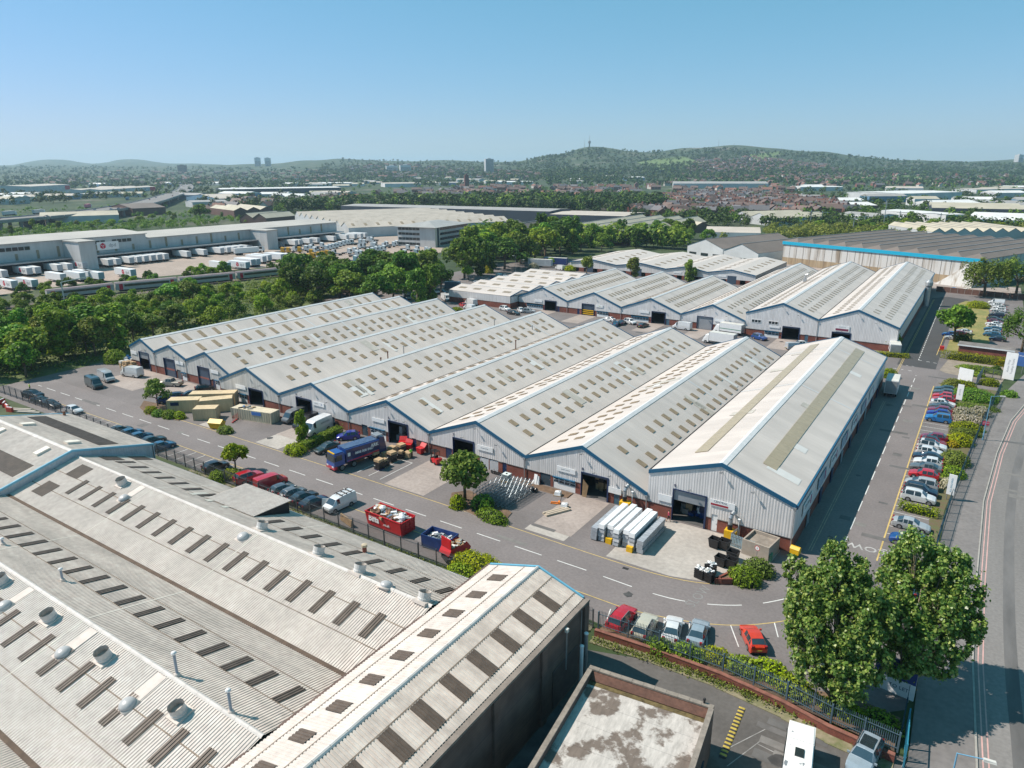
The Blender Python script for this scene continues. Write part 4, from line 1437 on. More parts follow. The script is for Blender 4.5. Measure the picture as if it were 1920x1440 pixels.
# ================================================================ FENCES
pal_m = pm('palisade_grey', (.10, .115, .13), .1, 2, .5, .3)
pal_b = pm('palisade_blue', (.10, .16, .20), .12, 2, .5, .2)
def fence(name, label, pts, h=2.4, z0=0.0, mat=None, postgap=2.75, gap=.155, seg=None, group=None):
 rt = thing(name, label, 'fence', group=group)
 mat = mat or pal_m
 pb, rb = MB(), MB()
 post = MB()
 post.box(-.06, .06, -.06, .06, 0, h - .15, mat)
 pm_ = post.mesh('post')
 for i in range(len(pts) - 1):
  a, c = Vector((*pts[i][:2], z0)), Vector((*pts[i + 1][:2], z0))
  d = (c - a)
  ln = d.length
  d.normalize()
  n = max(1, round(ln / postgap))
  rz = math.atan2(d.y, d.x)
  for k in range(n + (i == len(pts) - 2)):
   ob('post', pm_, rt, a + d * (ln * k / n), rz)
  for z in (.35, h - .45):
   rb.cbox((*(a + d * ln / 2)[:2], z0 + z), (ln, .05, .05), mat, rz)
  m = int(ln / gap)
  s = Vector((-d.y, d.x, 0))
  for k in range(m):
   p = a + d * (k + .5) * gap + s * .05
   hw = .026
   q = [p - d * hw, p + d * hw]
   pb.face([(q[0].x, q[0].y, z0 + .06), (q[1].x, q[1].y, z0 + .06), (q[1].x, q[1].y, z0 + h - .08), (p.x, p.y, z0 + h), (q[0].x, q[0].y, z0 + h - .08)], mat)
 rb.build('rail', rt)
 pb.build('pales', rt, kind='stuff')
 return rt
fence('palisade_fence', 'grey palisade fence along the back of the parked cars, beside the factory roofs', [(-176, 59.6), (-149, 59.9), (-116, 58.6), (-86, 57.9), (-58, 57.6), (-38, 57.6), (-28, 57.2)])
fence('palisade_fence', 'blue palisade fence standing on the long brick retaining wall', [(-27, 56.4), (-20.6, 56.9), (-14.3, 57), (-8.4, 56.4), (-4.6, 55.6), (.5, 55.2)], h=2.1, z0=.85, mat=pal_b)
fence('palisade_fence', 'tall dark teal fence between the car park hedge and the main road pavement', [(.55, 58), (.6, 75), (.75, 95), (1.5, 110), (4.6, 150), (7.4, 178)], h=2.3, mat=pm('palisade_teal', (.025, .085, .125), .1, 2, .5, .2))
b = MB()
ww = [(-27.2, 56.1), (-20.7, 56.6), (-14.4, 56.7), (-8.4, 56.1), (-4.7, 55.3), (.4, 54.9)]
rw = thing('retaining_wall', 'long low brick retaining wall under the blue fence', 'wall')
for i in range(len(ww) - 1):
 (xa, ya), (xb, yb_) = ww[i], ww[i + 1]
 b.hexa([(xa, ya - .17, 0), (xb, yb_ - .17, 0), (xb, yb_ + .17, 0), (xa, ya + .17, 0)], [(xa, ya - .17, .75), (xb, yb_ - .17, .75), (xb, yb_ + .17, .75), (xa, ya + .17, .75)], brick_red)
b.build('brickwork', rw)
b = MB()
for i in range(len(ww) - 1):
 (xa, ya), (xb, yb_) = ww[i], ww[i + 1]
 b.hexa([(xa, ya - .2, .75), (xb, yb_ - .2, .75), (xb, yb_ + .2, .75), (xa, ya + .2, .75)], [(xa, ya - .2, .84), (xb, yb_ - .2, .84), (xb, yb_ + .2, .84), (xa, ya + .2, .84)], pm('brick_coping', (.26, .11, .08), .2, 2, .9))
b.build('coping', rw)
b = MB()
for i in range(len(ww) - 1):
 (xa, ya), (xb, yb_) = ww[i], ww[i + 1]
 b.hexa([(xa, ya - 1.3, .0), (xb, yb_ - 1.2, .0), (xb, yb_ - .18, .0), (xa, ya - .18, .0)], [(xa, ya - 1.3, .08), (xb, yb_ - 1.2, .08), (xb, yb_ - .18, .1), (xa, ya - .18, .1)], pm('verge_dirt', (.26, .22, .15), .25, 1.2, .95, col2=(.13, .14, .06)))
b.build('verge', kind='structure')
b = MB()
b.face([(-27, 56.7, .5), (-8, 56.6, .5), (.3, 55.6, .5), (.3, 60, .5), (-3, 60.5, .5), (-8, 59.2, .5), (-24, 58.4, .5), (-27, 58, .5)], soil_m)
b.build('planting_bed', kind='structure')
b = MB()
b.face([(-101, 51.6, .02), (-36.7, 51.6, .02), (-28, 51, .02), (-28, 57.5, .02), (-60, 57.6, .02), (-101, 58.2, .02)], pm('litter_strip', (.21, .17, .14), .3, .8, .95, col2=(.07, .09, .035)))
b.build('fence_strip', kind='structure')
# ================================================================ VEHICLES
tyre_m = pm('tyre', (.018, .018, .018), .1, 2, .85)
rim_m = pm('rim', (.38, .39, .40), .1, 3, .3, .7)
lamp_w = pm('headlight_lens', (.62, .64, .66), .05, 3, .12)
lamp_r = pm('tail_light_lens', (.30, .01, .01), .05, 3, .2)
plate_m = pm('plate_yellow', (.6, .48, .08), .05, 3, .5)
trim_m = pm('black_trim', (.02, .02, .022), .1, 2, .6)
SHAPES = {   # x, z low, belt, top, half-width low, belt, top ; kind of the span that follows
 'hatch': (4.15, 1.78, .60, [(0, .34, .52, .58, .60, .62, .5, 'p'), (.03, .24, .64, .70, .80, .82, .7, 'p'), (.12, .2, .76, .84, .87, .87, .76, 'p'), (.27, .2, .88, .96, .89, .88, .78, 'w'), (.44, .2, .92, 1.42, .89, .87, .60, 's'), (.60, .2, .93, 1.48, .89, .87, .62, 's'), (.80, .2, .97, 1.45, .89, .87, .60, 'b'), (.93, .22, .99, 1.06, .88, .86, .66, 'p'), (.985, .28, .86, .92, .82, .8, .66, 'p'), (1, .42, .6, .66, .7, .7, .6, 'p')]),
 'saloon': (4.6, 1.8, .60, [(0, .34, .5, .56, .6, .62, .5, 'p'), (.03, .22, .62, .68, .8, .82, .7, 'p'), (.12, .2, .74, .82, .88, .88, .76, 'p'), (.29, .2, .86, .94, .9, .89, .78, 'w'), (.45, .2, .90, 1.38, .9, .88, .58, 's'), (.58, .2, .91, 1.43, .9, .88, .60, 's'), (.70, .2, .93, 1.40, .9, .88, .58, 'b'), (.86, .2, .97, 1.05, .9, .88, .72, 'p'), (.97, .26, .9, 1.0, .84, .83, .7, 'p'), (1, .4, .62, .7, .72, .72, .62, 'p')]),
 'suv': (4.5, 1.86, .66, [(0, .4, .62, .70, .64, .68, .56, 'p'), (.03, .28, .78, .86, .84, .86, .76, 'p'), (.12, .26, .9, .99, .91, .91, .8, 'p'), (.27, .26, 1.0, 1.09, .93, .92, .82, 'w'), (.42, .26, 1.04, 1.58, .93, .91, .64, 's'), (.62, .26, 1.05, 1.66, .93, .91, .67, 's'), (.88, .26, 1.09, 1.62, .93, .91, .65, 'b'), (.965, .28, 1.1, 1.16, .92, .9, .72, 'p'), (.99, .34, .95, 1.02, .86, .85, .72, 'p'), (1, .46, .66, .75, .76, .76, .66, 'p')]),
 'mpv': (4.5, 1.84, .63, [(0, .36, .56, .64, .62, .66, .54, 'p'), (.03, .25, .70, .78, .82, .84, .72, 'p'), (.10, .22, .84, .93, .9, .9, .78, 'p'), (.20, .22, .95, 1.03, .92, .91, .8, 'w'), (.40, .22, 1.0, 1.55, .92, .9, .64, 's'), (.62, .22, 1.0, 1.62, .92, .9, .66, 's'), (.88, .22, 1.04, 1.57, .92, .9, .63, 'b'), (.97, .25, 1.05, 1.1, .9, .88, .7, 'p'), (.99, .3, .9, .97, .84, .83, .7, 'p'), (1, .44, .64, .72, .74, .74, .64, 'p')]),
 'van': (5.6, 2.02, .68, [(0, .42, .7, .82, .74, .78, .64, 'p'), (.02, .32, .92, 1.04, .9, .9, .8, 'p'), (.10, .3, 1.12, 1.24, .98, .98, .86, 'w'), (.22, .3, 1.2, 2.12, 1.0, .99, .78, 's'), (.31, .3, 1.2, 2.36, 1.01, 1.0, .86, 'p'), (.6, .3, 1.25, 2.42, 1.01, 1.01, .88, 'p'), (.985, .32, 1.25, 2.40, 1.01, 1.01, .87, 'p'), (1, .4, 1.2, 2.3, .98, .98, .84, 'p')]),
 'small_van': (4.9, 1.92, .64, [(0, .38, .62, .72, .68, .72, .6, 'p'), (.02, .28, .82, .92, .86, .88, .78, 'p'), (.14, .26, 1.0, 1.1, .94, .94, .82, 'w'), (.29, .26, 1.06, 1.80, .96, .94, .70, 's'), (.40, .26, 1.06, 1.92, .96, .95, .76, 'p'), (.7, .26, 1.1, 1.95, .96, .95, .78, 'p'), (.985, .28, 1.1, 1.93, .96, .95, .77, 'p'), (1, .4, 1.05, 1.85, .92, .9, .74, 'p')]),
 'pickup': (5.2, 1.88, .7, [(0, .42, .66, .74, .66, .7, .58, 'p'), (.03, .32, .86, .94, .86, .88, .78, 'p'), (.11, .3, .98, 1.07, .93, .93, .82, 'p'), (.25, .3, 1.06, 1.14, .94, .93, .84, 'w'), (.36, .3, 1.1, 1.72, .94, .92, .66, 's'), (.50, .3, 1.1, 1.80, .94, .92, .68, 's'), (.60, .3, 1.1, 1.76, .94, .92, .66, 'b'), (.64, .3, 1.08, 1.12, .94, .93, .86, 'p'), (.98, .34, 1.08, 1.12, .94, .93, .86, 'p'), (1, .42, 1.0, 1.06, .9, .9, .82, 'p')]),
}
VM = {}
def vmesh(kind):
 if kind in VM:
  return VM[kind]
 L, W, wr, st = SHAPES[kind]
 body, glass = MB(), MB()
 p0 = pm('body_paint', (.5, .5, .5))
 body.mi(p0)
 rings = []
 for (t, zl, zb, zt, wl, wb, wt, k) in st:
  x = L / 2 - t * L
  zm = zl + (zb - zl) * .55
  rings.append(([(x, -wl * .97, zl), (x, -wl * 1.0, zm), (x, -wb, zb), (x, -wt, zt), (x, 0, zt + .03), (x, wt, zt), (x, wb, zb), (x, wl * 1.0, zm), (x, wl * .97, zl)], k))
 for i in range(len(rings) - 1):
  a, k = rings[i]
  c, _ = rings[i + 1]
  for j in range(8):
   q = [a[j], a[j + 1], c[j + 1], c[j]]
   top = j in (3, 4)
   band = j in (2, 5)
   isg = (top and k in ('w', 'b')) or (band and k in ('w', 's', 'b') and not (k == 'b' and kind in ('van',)))
   if isg:
    body.face(q, p0)
    # pane set just proud of the shell, inside its pillars
    ctr = sum((Vector(v) for v in q), Vector()) / 4
    n = (Vector(q[1]) - Vector(q[0])).cross(Vector(q[3]) - Vector(q[0])).normalized()
    if n.dot(ctr - Vector((ctr.x, 0, .8))) < 0:
     n = -n
    vs = [Vector(v) for v in q]
    if band and k == 'w':
     vs = [vs[1], vs[2], vs[3]] if (vs[2] - vs[3]).length > (vs[1] - vs[0]).length else vs
     continue
    if top:
     f = lambda v: Vector((ctr.x + (v.x - ctr.x) * .88, v.y * .97, ctr.z + (v.z - ctr.z) * .88))
    else:
     f = lambda v: ctr + (v - ctr) * .88
    g = [f(v) + n * .012 for v in vs]
    glass.face(g, glass_b if top else glass_m)
   else:
    body.face(q, p0)
 for r in (rings[0][0], rings[-1][0]):
  body.face(r if r is rings[-1][0] else r[::-1], p0)
 zl = st[3][1]
 wl = st[3][4]
 body.box(-L / 2 + .25, L / 2 - .25, -wl + .03, wl - .03, zl - .06, zl + .05, trim_m)
 body.box(L / 2 - .16, L / 2 + .015, -wl * .6, wl * .6, zl + .1, zl + .28, trim_m)
 body.box(-L / 2 - .015, -L / 2 + .14, -wl * .7, wl * .7, zl + .1, zl + .22, trim_m)
 xm = L / 2 - (st[3][0] + .03) * L
 for s in (-1, 1):
  body.cbox((xm, s * (wl + .09), st[3][2] + .02), (.14, .2, .15), p0)
 if kind in ('suv', 'mpv'):
  for s in (-1, 1):
   body.box(L / 2 - .84 * L, L / 2 - .46 * L, s * .66 - .02, s * .66 + .02, st[5][3] - .03, st[5][3] + .06, lead_m)
 wb_ = .585 * L
 xa = L / 2 - .19 * L
 arch = MB()
 for x in (xa, xa - wb_):
  for s in (-1, 1):
   k = []
   for i in range(13):
    t = PI * i / 12
    k.append((x + math.cos(t) * wr * .62, s * (wl + .006), .3 + math.sin(t) * wr * .62))
   body.face(k if s < 0 else k[::-1], trim_m)
 wh = MB()
 r = wr / 2
 for z0, z1, rr, mt in ((-.1, .1, r, tyre_m), (.1, .112, r * .68, rim_m)):
  n = 16
  bq = len(wh.v)
  for z in (z0, z1):
   for i in range(n):
    t = 2 * PI * i / n
    wh.v.append((rr * math.cos(t), z, rr * math.sin(t)))
  q = wh.mi(mt)
  for i in range(n):
   j = (i + 1) % n
   wh.f.append((bq + i, bq + j, bq + n + j, bq + n + i)); wh.m.append(q)
  wh.f.append(tuple(bq + n + i for i in range(n))); wh.m.append(q)
  wh.f.append(tuple(bq + n - 1 - i for i in range(n))); wh.m.append(q)
 hl, tl = MB(), MB()
 hz = st[1][2]
 hl.hexa([(L / 2 - .30, -.15, hz - .1), (L / 2 - .04, -.15, hz - .1), (L / 2 - .12, .18, hz - .1), (L / 2 - .42, .2, hz - .1)], [(L / 2 - .34, -.15, hz + .05), (L / 2 - .1, -.15, hz + .04), (L / 2 - .16, .18, hz + .05), (L / 2 - .46, .2, hz + .06)], lamp_w)
 tz = st[-3][2]
 tl.box(-L / 2 + .01, -L / 2 + .22, -.14, .13, tz - .18, tz + (.1 if 'van' not in kind else .3), lamp_r)
 pl = MB()
 pl.box(-.012, .012, -.26, .26, 0, .11, plate_m)
 VM[kind] = dict(L=L, body=body.mesh('body', False), glass=glass.mesh('window_glass'), wheel=wh.mesh('wheel'), hl=hl.mesh('headlight'), tl=tl.mesh('tail_light'), pl=pl.mesh('number_plate'), xa=xa, wb=wb_, wl=wl, r=r, hz=hz, w0=st[1][4])
 for nm in ('body',):
  VM[kind][nm].polygons.foreach_set('use_smooth', [True] * len(VM[kind][nm].polygons))
  VM[kind][nm].set_sharp_from_angle(angle=math.radians(32))
 return VM[kind]
COL = {'white': (.72, .73, .74), 'black': (.012, .012, .014), 'navy': (.012, .022, .05), 'slate': (.075, .09, .105), 'silver': (.42, .44, .46), 'grey': (.13, .14, .15), 'red': (.50, .012, .025), 'maroon': (.22, .012, .045),
       'blue': (.008, .06, .24), 'bright_blue': (.01, .16, .42), 'royal': (.01, .02, .26), 'teal': (.03, .06, .07), 'orange_red': (.62, .045, .012), 'cream': (.55, .52, .42), 'pale_blue': (.30, .37, .43), 'dark_red': (.26, .01, .02), 'bronze': (.25, .2, .13), 'beige': (.4, .37, .31), 'petrol': (.02, .10, .19), 'dark_green': (.02, .035, .035)}
def vehicle(kind, p, rz, col, label, cat='car', group=None, roof=None, z=0, name=None, sc=1.0):
 m = vmesh(kind)
 t = thing(name or {'van': 'panel_van', 'small_van': 'panel_van', 'pickup': 'pickup_truck'}.get(kind, 'parked_car'), label, cat, (p[0], p[1], z), rz, group)
 if sc != 1:
  t.scale = (sc, sc, sc)
 b = ob('body', m['body'], t)
 b.material_slots[0].link = 'OBJECT'
 b.material_slots[0].material = paint('paint_' + col, COL[col])
 ob('window_glass', m['glass'], t)
 for x in (m['xa'], m['xa'] - m['wb']):
  for s in (-1, 1):
   o = ob('wheel', m['wheel'], t, (x, s * (m['wl'] - .085), m['r']))
   o.rotation_euler = (0, 0, 0 if s > 0 else PI)
 for s in (-1, 1):
  o = ob('headlight', m['hl'], t, (0, s * (m['w0'] - .2), 0))
  o.scale = (1, s, 1)
  ob('tail_light', m['tl'], t, (0, s * (m['w0'] - .16), 0))
 ob('number_plate', m['pl'], t, (-m['L'] / 2 - .02, 0, .55))
 if roof:
  r_ = MB()
  r_.box(-m['L'] * .28, m['L'] * .06, -.55, .55, SHAPES[kind][3][5][3] + .015, SHAPES[kind][3][5][3] + .04, paint('paint_' + roof, COL[roof]))
  r_.build('roof_panel', t)
 return t
def D(a):
 return math.radians(a)
def put(kind, px, py, deg, col, label, cat='car', group=None, z=.7, **k):
 return vehicle(kind, at(px, py, z), D(deg), col, label, cat, group, **k)
# --- right-hand parking strip (front ends to the left = 180, to the right = 0)
g = 'cars in the bays along the right-hand hedge'
for kind, px, py, deg, col, lab, kw in [
 ('hatch', 1775, 729, 180, 'teal', 'dark teal hatchback at the far end of the right-hand bays, by the gate shrubs', {}),
 ('saloon', 1778, 735.5, 180, 'slate', 'slate grey saloon between the dark teal hatchback and a red car', {}),
 ('hatch', 1772.5, 741.5, 180, 'red', 'farther of the two adjacent red hatchbacks in the right-hand bays', {}),
 ('hatch', 1771.5, 748, 180, 'red', 'nearer of the two adjacent red hatchbacks, beside a white car', {}),
 ('saloon', 1769, 754.5, 0, 'white', 'white saloon between a red hatchback and a slate blue car', {}),
 ('saloon', 1768, 761, 180, 'slate', 'slate blue saloon between the white saloon and a maroon hatchback', {}),
 ('hatch', 1766, 768, 180, 'maroon', 'maroon hatchback beside the royal blue car in the right-hand bays', {}),
 ('hatch', 1764.5, 774.5, 180, 'royal', 'royal blue hatchback between the maroon one and the bright blue crossover', {}),
 ('suv', 1762, 783.5, 180, 'bright_blue', 'bright blue crossover car next to the three empty bays', {}),
 ('hatch', 1749.5, 818, 180, 'maroon', 'maroon hatchback just below the three empty bays', {}),
 ('hatch', 1755, 827.5, 0, 'dark_red', 'dark red car with a black roof in the right-hand bays', {'roof': 'black'}),
 ('suv', 1755, 836.5, 0, 'white', 'white car with a dark roof between the dark red car and a white hatchback', {'roof': 'black'}),
 ('hatch', 1744, 845.5, 0, 'white', 'white hatchback nosed to the hedge beside the dark-roofed white car', {}),
 ('saloon', 1742.5, 855, 180, 'navy', 'navy saloon parked between two white hatchbacks', {}),
 ('hatch', 1740, 864.5, 180, 'white', 'white hatchback facing the road, between the navy saloon and a grey saloon', {}),
 ('saloon', 1741.5, 876, 180, 'grey', 'dark grey saloon beside the bright red hatchback', {}),
 ('hatch', 1734, 888, 180, 'red', 'bright red hatchback beside the dark grey saloon and a silver estate', {}),
 ('mpv', 1731.5, 906.5, 180, 'silver', 'silver estate car between the bright red hatchback and a navy off-roader', {}),
 ('suv', 1729, 918.5, 0, 'navy', 'navy off-roader between the silver estate and the white off-roader', {}),
 ('suv', 1728, 931.5, 0, 'white', 'white off-roader parked against the low clipped hedge', {}),
 ('saloon', 1716.5, 983, 0, 'silver', 'silver saloon with bright wheels on the near side of the low hedge', {}),
 ('mpv', 1704, 1011, 180, 'blue', 'blue people carrier beside the silver saloon, nearest the big poplars', {})]:
 p = at(px, py, .75)
 vehicle(kind, (-2.35 + R.uniform(-.12, .12), p.y), D(deg + R.uniform(-1.2, 1.2)), col, lab, 'car', g, **kw)
# --- lower bays by the bend
g = 'cars in the bays below the bend'
for kind, px, py, deg, col, lab in [('suv', 1166, 1158, 90, 'red', 'red crossover beside the dark brick factory corner'), ('suv', 1209, 1174, 95, 'cream', 'cream crossover with roof rails between the red and the white car'),
         ('saloon', 1261, 1178, 103, 'white', 'white saloon between the cream crossover and the pale blue saloon'), ('saloon', 1309, 1184, 99, 'pale_blue', 'pale blue saloon beside an empty bay below the bend'),
         ('hatch', 1412, 1194, 122, 'orange_red', 'orange-red hatchback parked alone at an angle by the shrubs')]:
 put(kind, px, py, deg, col, lab, 'car', g)
for i, (px, py) in enumerate([(1628, 1155), (1700, 1100)]):
 put('hatch', px, py, 100, 'petrol', ['blue car glimpsed through the poplar leaves', 'dark car half hidden behind the poplar trunks'][i], 'car', g)
# --- along the palisade fence on the left
g = 'cars backed against the left palisade fence'
for kind, px, py, deg, col, lab, kw in [
 ('suv', 62, 739, 18, 'black', 'black off-roader with open tailgate at the far left fence', {}), ('saloon', 76, 749, 10, 'dark_green', 'dark car between the black off-roader and the black coupe', {}),
 ('saloon', 96, 756, 5, 'black', 'black coupe parked next to the white hatchback by the left fence', {}), ('hatch', 138, 767, 4, 'white', 'white hatchback with dark sunroof at the left end of the fence bays', {}),
 ('hatch', 226, 805, 60, 'dark_green', 'dark green hatchback first in the cluster behind the rear wing', {}), ('hatch', 246, 810, 62, 'petrol', 'mid blue hatchback beside the dark green one behind the rear wing', {}),
 ('hatch', 263, 817, 62, 'petrol', 'blue hatchback with pale rear window behind the rear wing', {}), ('saloon', 285, 824, 60, 'teal', 'dark teal saloon behind the rear wing roof', {}),
 ('saloon', 303, 834, 60, 'petrol', 'blue-grey saloon last of the cluster behind the rear wing corner', {}),
 ('hatch', 404, 872, 60, 'black', 'black car with red bonnet edge beside the bright green tree', {}), ('suv', 466, 893, 60, 'red', 'red coupe-like car right of the bright green tree', {}),
 ('small_van', 508, 903, 60, 'red', 'red van-like car beside the red coupe-like car', {}), ('hatch', 530, 915, 62, 'slate', 'slate hatchback beside the red van-like car', {}), ('hatch', 549, 922, 62, 'grey', 'grey hatchback second right of the red van-like car', {}),
 ('saloon', 568, 930, 62, 'black', 'black saloon third right of the red van-like car', {}), ('saloon', 588, 939, 62, 'navy', 'navy saloon next to the white van with a roof rack', {})]:
 p = at(px, py, .75)
 vehicle(kind, p, D(deg if deg < 30 else 84 + R.uniform(-3, 3)) if deg >= 30 else D(deg), col, lab, 'car', g, **kw)
v = put('small_van', 636, 941, -94, 'white', 'white van with a roof rack and open door beside the red skip', 'van', z=.9)
b = MB()
for x in (-1.7, -.9, -.1):
 b.box(x - .04, x + .04, -.75, .75, 1.98, 2.1, trim_m)
for y in (-.6, .6):
 b.box(-2.1, .3, y - .04, y + .04, 2.1, 2.16, trim_m)
b.build('roof_rack', v)
b = MB()
b.hexa([(1.2, -.98, .5), (1.25, -.98, .5), (1.75, -1.75, .5), (1.7, -1.75, .5)], [(1.0, -.96, 1.55), (1.05, -.96, 1.55), (1.6, -1.7, 1.55), (1.55, -1.7, 1.55)], white_m)
b.build('open_door', v)
# --- vans and cars in the front yards
put('van', 176, 717, -7, 'teal', 'dark teal-grey camper van with roof vent on the far left yard', 'van', z=1.1)
put('van', 199, 705, -8, 'silver', 'silver high-roof van between the camper van and a white van', 'van', z=1.1)
put('van', 247, 697, -169, 'white', 'white high-roof van backed towards the boxes at the leftmost unit', 'van', z=1.1)
put('pickup', 320, 716, -156, 'beige', 'beige pickup truck carrying timber in front of the second unit', 'pickup', z=.9)
put('saloon', 362, 738, 60, 'navy', 'dark blue saloon behind the stacked containers', 'car')
put('hatch', 313, 748, 65, 'blue', 'bright blue small van-like car behind the little kerbside tree', 'car')
put('hatch', 336, 741, 60, 'navy', 'navy hatchback between the bright blue car and the containers', 'car')
put('hatch', 384, 727, 60, 'black', 'black car peeping out above the container roofs', 'car')
put('van', 552, 779, -87, 'grey', 'grey panel van reversed up to the unit with the blue logo', 'van', z=1.0, sc=.95)
put('van', 573, 790, -86, 'black', 'black panel van beside the long white van', 'van', z=1.0, sc=.95)
v = put('van', 594, 800, -84, 'white', 'long white van with grey side lettering beside the clipped hedge', 'van', z=1.1, sc=1.12)
text('REMOVERS', .42, grey_txt, v, (-.9, 1.03, 1.7), (PI / 2, 0, PI))
put('hatch', 653, 816, -134, 'royal', 'royal blue hatchback between the hedge and the bin lorry', 'car')
put('saloon', 613, 838, -96, 'dark_green', 'black saloon parked against the hedge beside the bin lorry cab', 'car')
# --- upper car park
g = 'cars in the upper car park row'
UP = [('small_van', 1868, 567, 'white', 'white van at the far end of the upper car park row'), ('saloon', 1866, 571.5, 'white', 'white saloon beside the white van in the upper row'), ('hatch', 1874, 576, 'white', 'white hatchback third from the far end of the upper row'),
      ('saloon', 1872, 580.5, 'white', 'white saloon nearer the dark van-like car in the upper row'), ('hatch', 1871, 585.5, 'silver', 'silver hatchback just above the dark off-roader in the upper row'), ('suv', 1869, 591, 'navy', 'large navy off-roader in the middle of the upper row'),
      ('saloon', 1866, 597.5, 'slate', 'slate saloon just below the navy off-roader in the upper row'), ('hatch', 1866, 603, 'maroon', 'maroon hatchback squeezed between pale cars in the upper row'), ('saloon', 1864, 606.5, 'white', 'white saloon below the maroon hatchback of the upper row'),
      ('saloon', 1866, 611, 'white', 'white saloon fifth from the near end of the upper row'), ('saloon', 1862, 616, 'petrol', 'petrol blue saloon fourth from the near end of the upper row'), ('hatch', 1862, 621, 'pale_blue', 'pale blue hatchback in the near half of the upper row'),
      ('saloon', 1861, 626, 'petrol', 'blue saloon second from the near end of the upper row'), ('hatch', 1871, 634.5, 'navy', 'navy hatchback nearest the brick substation in the upper row')]
for kind, px, py, col, lab in UP:
 p = at(px, py, .7)
 vehicle(kind, p, D(176 + R.choice((0, 180))), col, lab, 'car', g)
for kind, px, py, col, lab in [('hatch', 1782, 626, 'blue', 'blue hatchback in the shade of the round tree'), ('hatch', 1796, 624.5, 'maroon', 'maroon car in the shade right of the round tree trunk'), ('hatch', 1787, 632, 'silver', 'silver hatchback below the round tree, beside its trunk'), ('saloon', 1806, 621, 'white', 'white car half hidden under the round tree crown')]:
 put(kind, px, py, 178, col, lab, 'car')
# --- yard between the rows
g = 'vehicles in the yard between the two rows'
for kind, px, py, deg, col, lab in [
 ('van', 1279, 611.5, 178, 'white', 'white long van by the open door of the back row'), ('saloon', 1206, 609, 80, 'black', 'black estate outside the open back-row doorway'), ('suv', 1181, 603, -20, 'white', 'white pickup-like car beside dark cars in the middle yard'),
 ('saloon', 1156, 606, 100, 'petrol', 'dark blue car left of the dark cars in the middle yard'), ('saloon', 1166, 604, 100, 'navy', 'navy car next to the white pickup-like car in the middle yard'), ('saloon', 1142, 598, 170, 'white', 'white saloon outside the yellow barrier unit'),
 ('suv', 1424, 632, -25, 'blue', 'blue off-roader outside the taller back-row unit'), ('small_van', 1491, 648, 40, 'silver', 'silver people carrier peeping over the front-row roof'), ('hatch', 1506, 644, 30, 'white', 'white car beside the silver people carrier behind the roof'),
 ('suv', 947, 578.5, -15, 'white', 'white off-roader nearest the low workshop wall'), ('saloon', 963, 586, -5, 'black', 'black saloon below the white off-roader at the low workshop'), ('hatch', 977, 581, -40, 'white', 'pale pink-white hatchback beside the black saloon'), ('suv', 992, 583, 20, 'silver', 'silver estate in front of the leftmost pitched back-row unit'),
 ('van', 883, 567, 160, 'white', 'white minibus in front of the low workshop wall'), ('small_van', 880, 575, 165, 'white', 'white small van in front of the minibus'), ('hatch', 868, 571, 150, 'red', 'red car squeezed behind the minibus'),
 ('van', 852, 549, 150, 'white', 'white box-bodied van at the corner of the low workshop'), ('van', 836, 558, -30, 'white', 'white van with dark windows left of the box-bodied van'), ('small_van', 847, 556, -30, 'white', 'white van squeezed between two other white vans at the workshop corner'), ('small_van', 859, 534, 150, 'white', 'white van by the blue container at the tree belt'),
 ('small_van', 816, 545, -25, 'white', 'white small van alone under the tree belt'), ('small_van', 775, 554, 160, 'white', 'white van parked end-on at the left of the middle yard'), ('small_van', 763, 556, -30, 'pale_blue', 'pale blue-white van with dark windscreen at the left of the middle yard'), ('hatch', 757, 561, -30, 'blue', 'blue hatchback in front of the pale blue van'),
 ('hatch', 792, 550, 0, 'dark_red', 'dark red car in shade between two white vans'), ('hatch', 829, 546, 0, 'navy', 'navy car in shade beside the white small van'), ('hatch', 893, 529, 150, 'silver', 'silver car at the left of the tree-side row'), ('hatch', 903, 527, 150, 'slate', 'slate car in the tree-side row'), ('hatch', 913, 525, 150, 'grey', 'grey car at the right of the tree-side row'),
 ('hatch', 926, 522, -20, 'royal', 'royal blue hatchback alone by the yellow bush'), ('small_van', 937, 517, -30, 'white', 'white van under the lamp post beside the yellow bush'), ('saloon', 946, 517, -30, 'white', 'white car right of the white van under the lamp post'), ('van', 1050, 502, 160, 'white', 'red and white van beside the lorry park bushes')]:
 put(kind, px, py, deg, col, lab, 'van' if 'van' in kind else 'car', g, z=1.0 if 'van' in kind else .7)
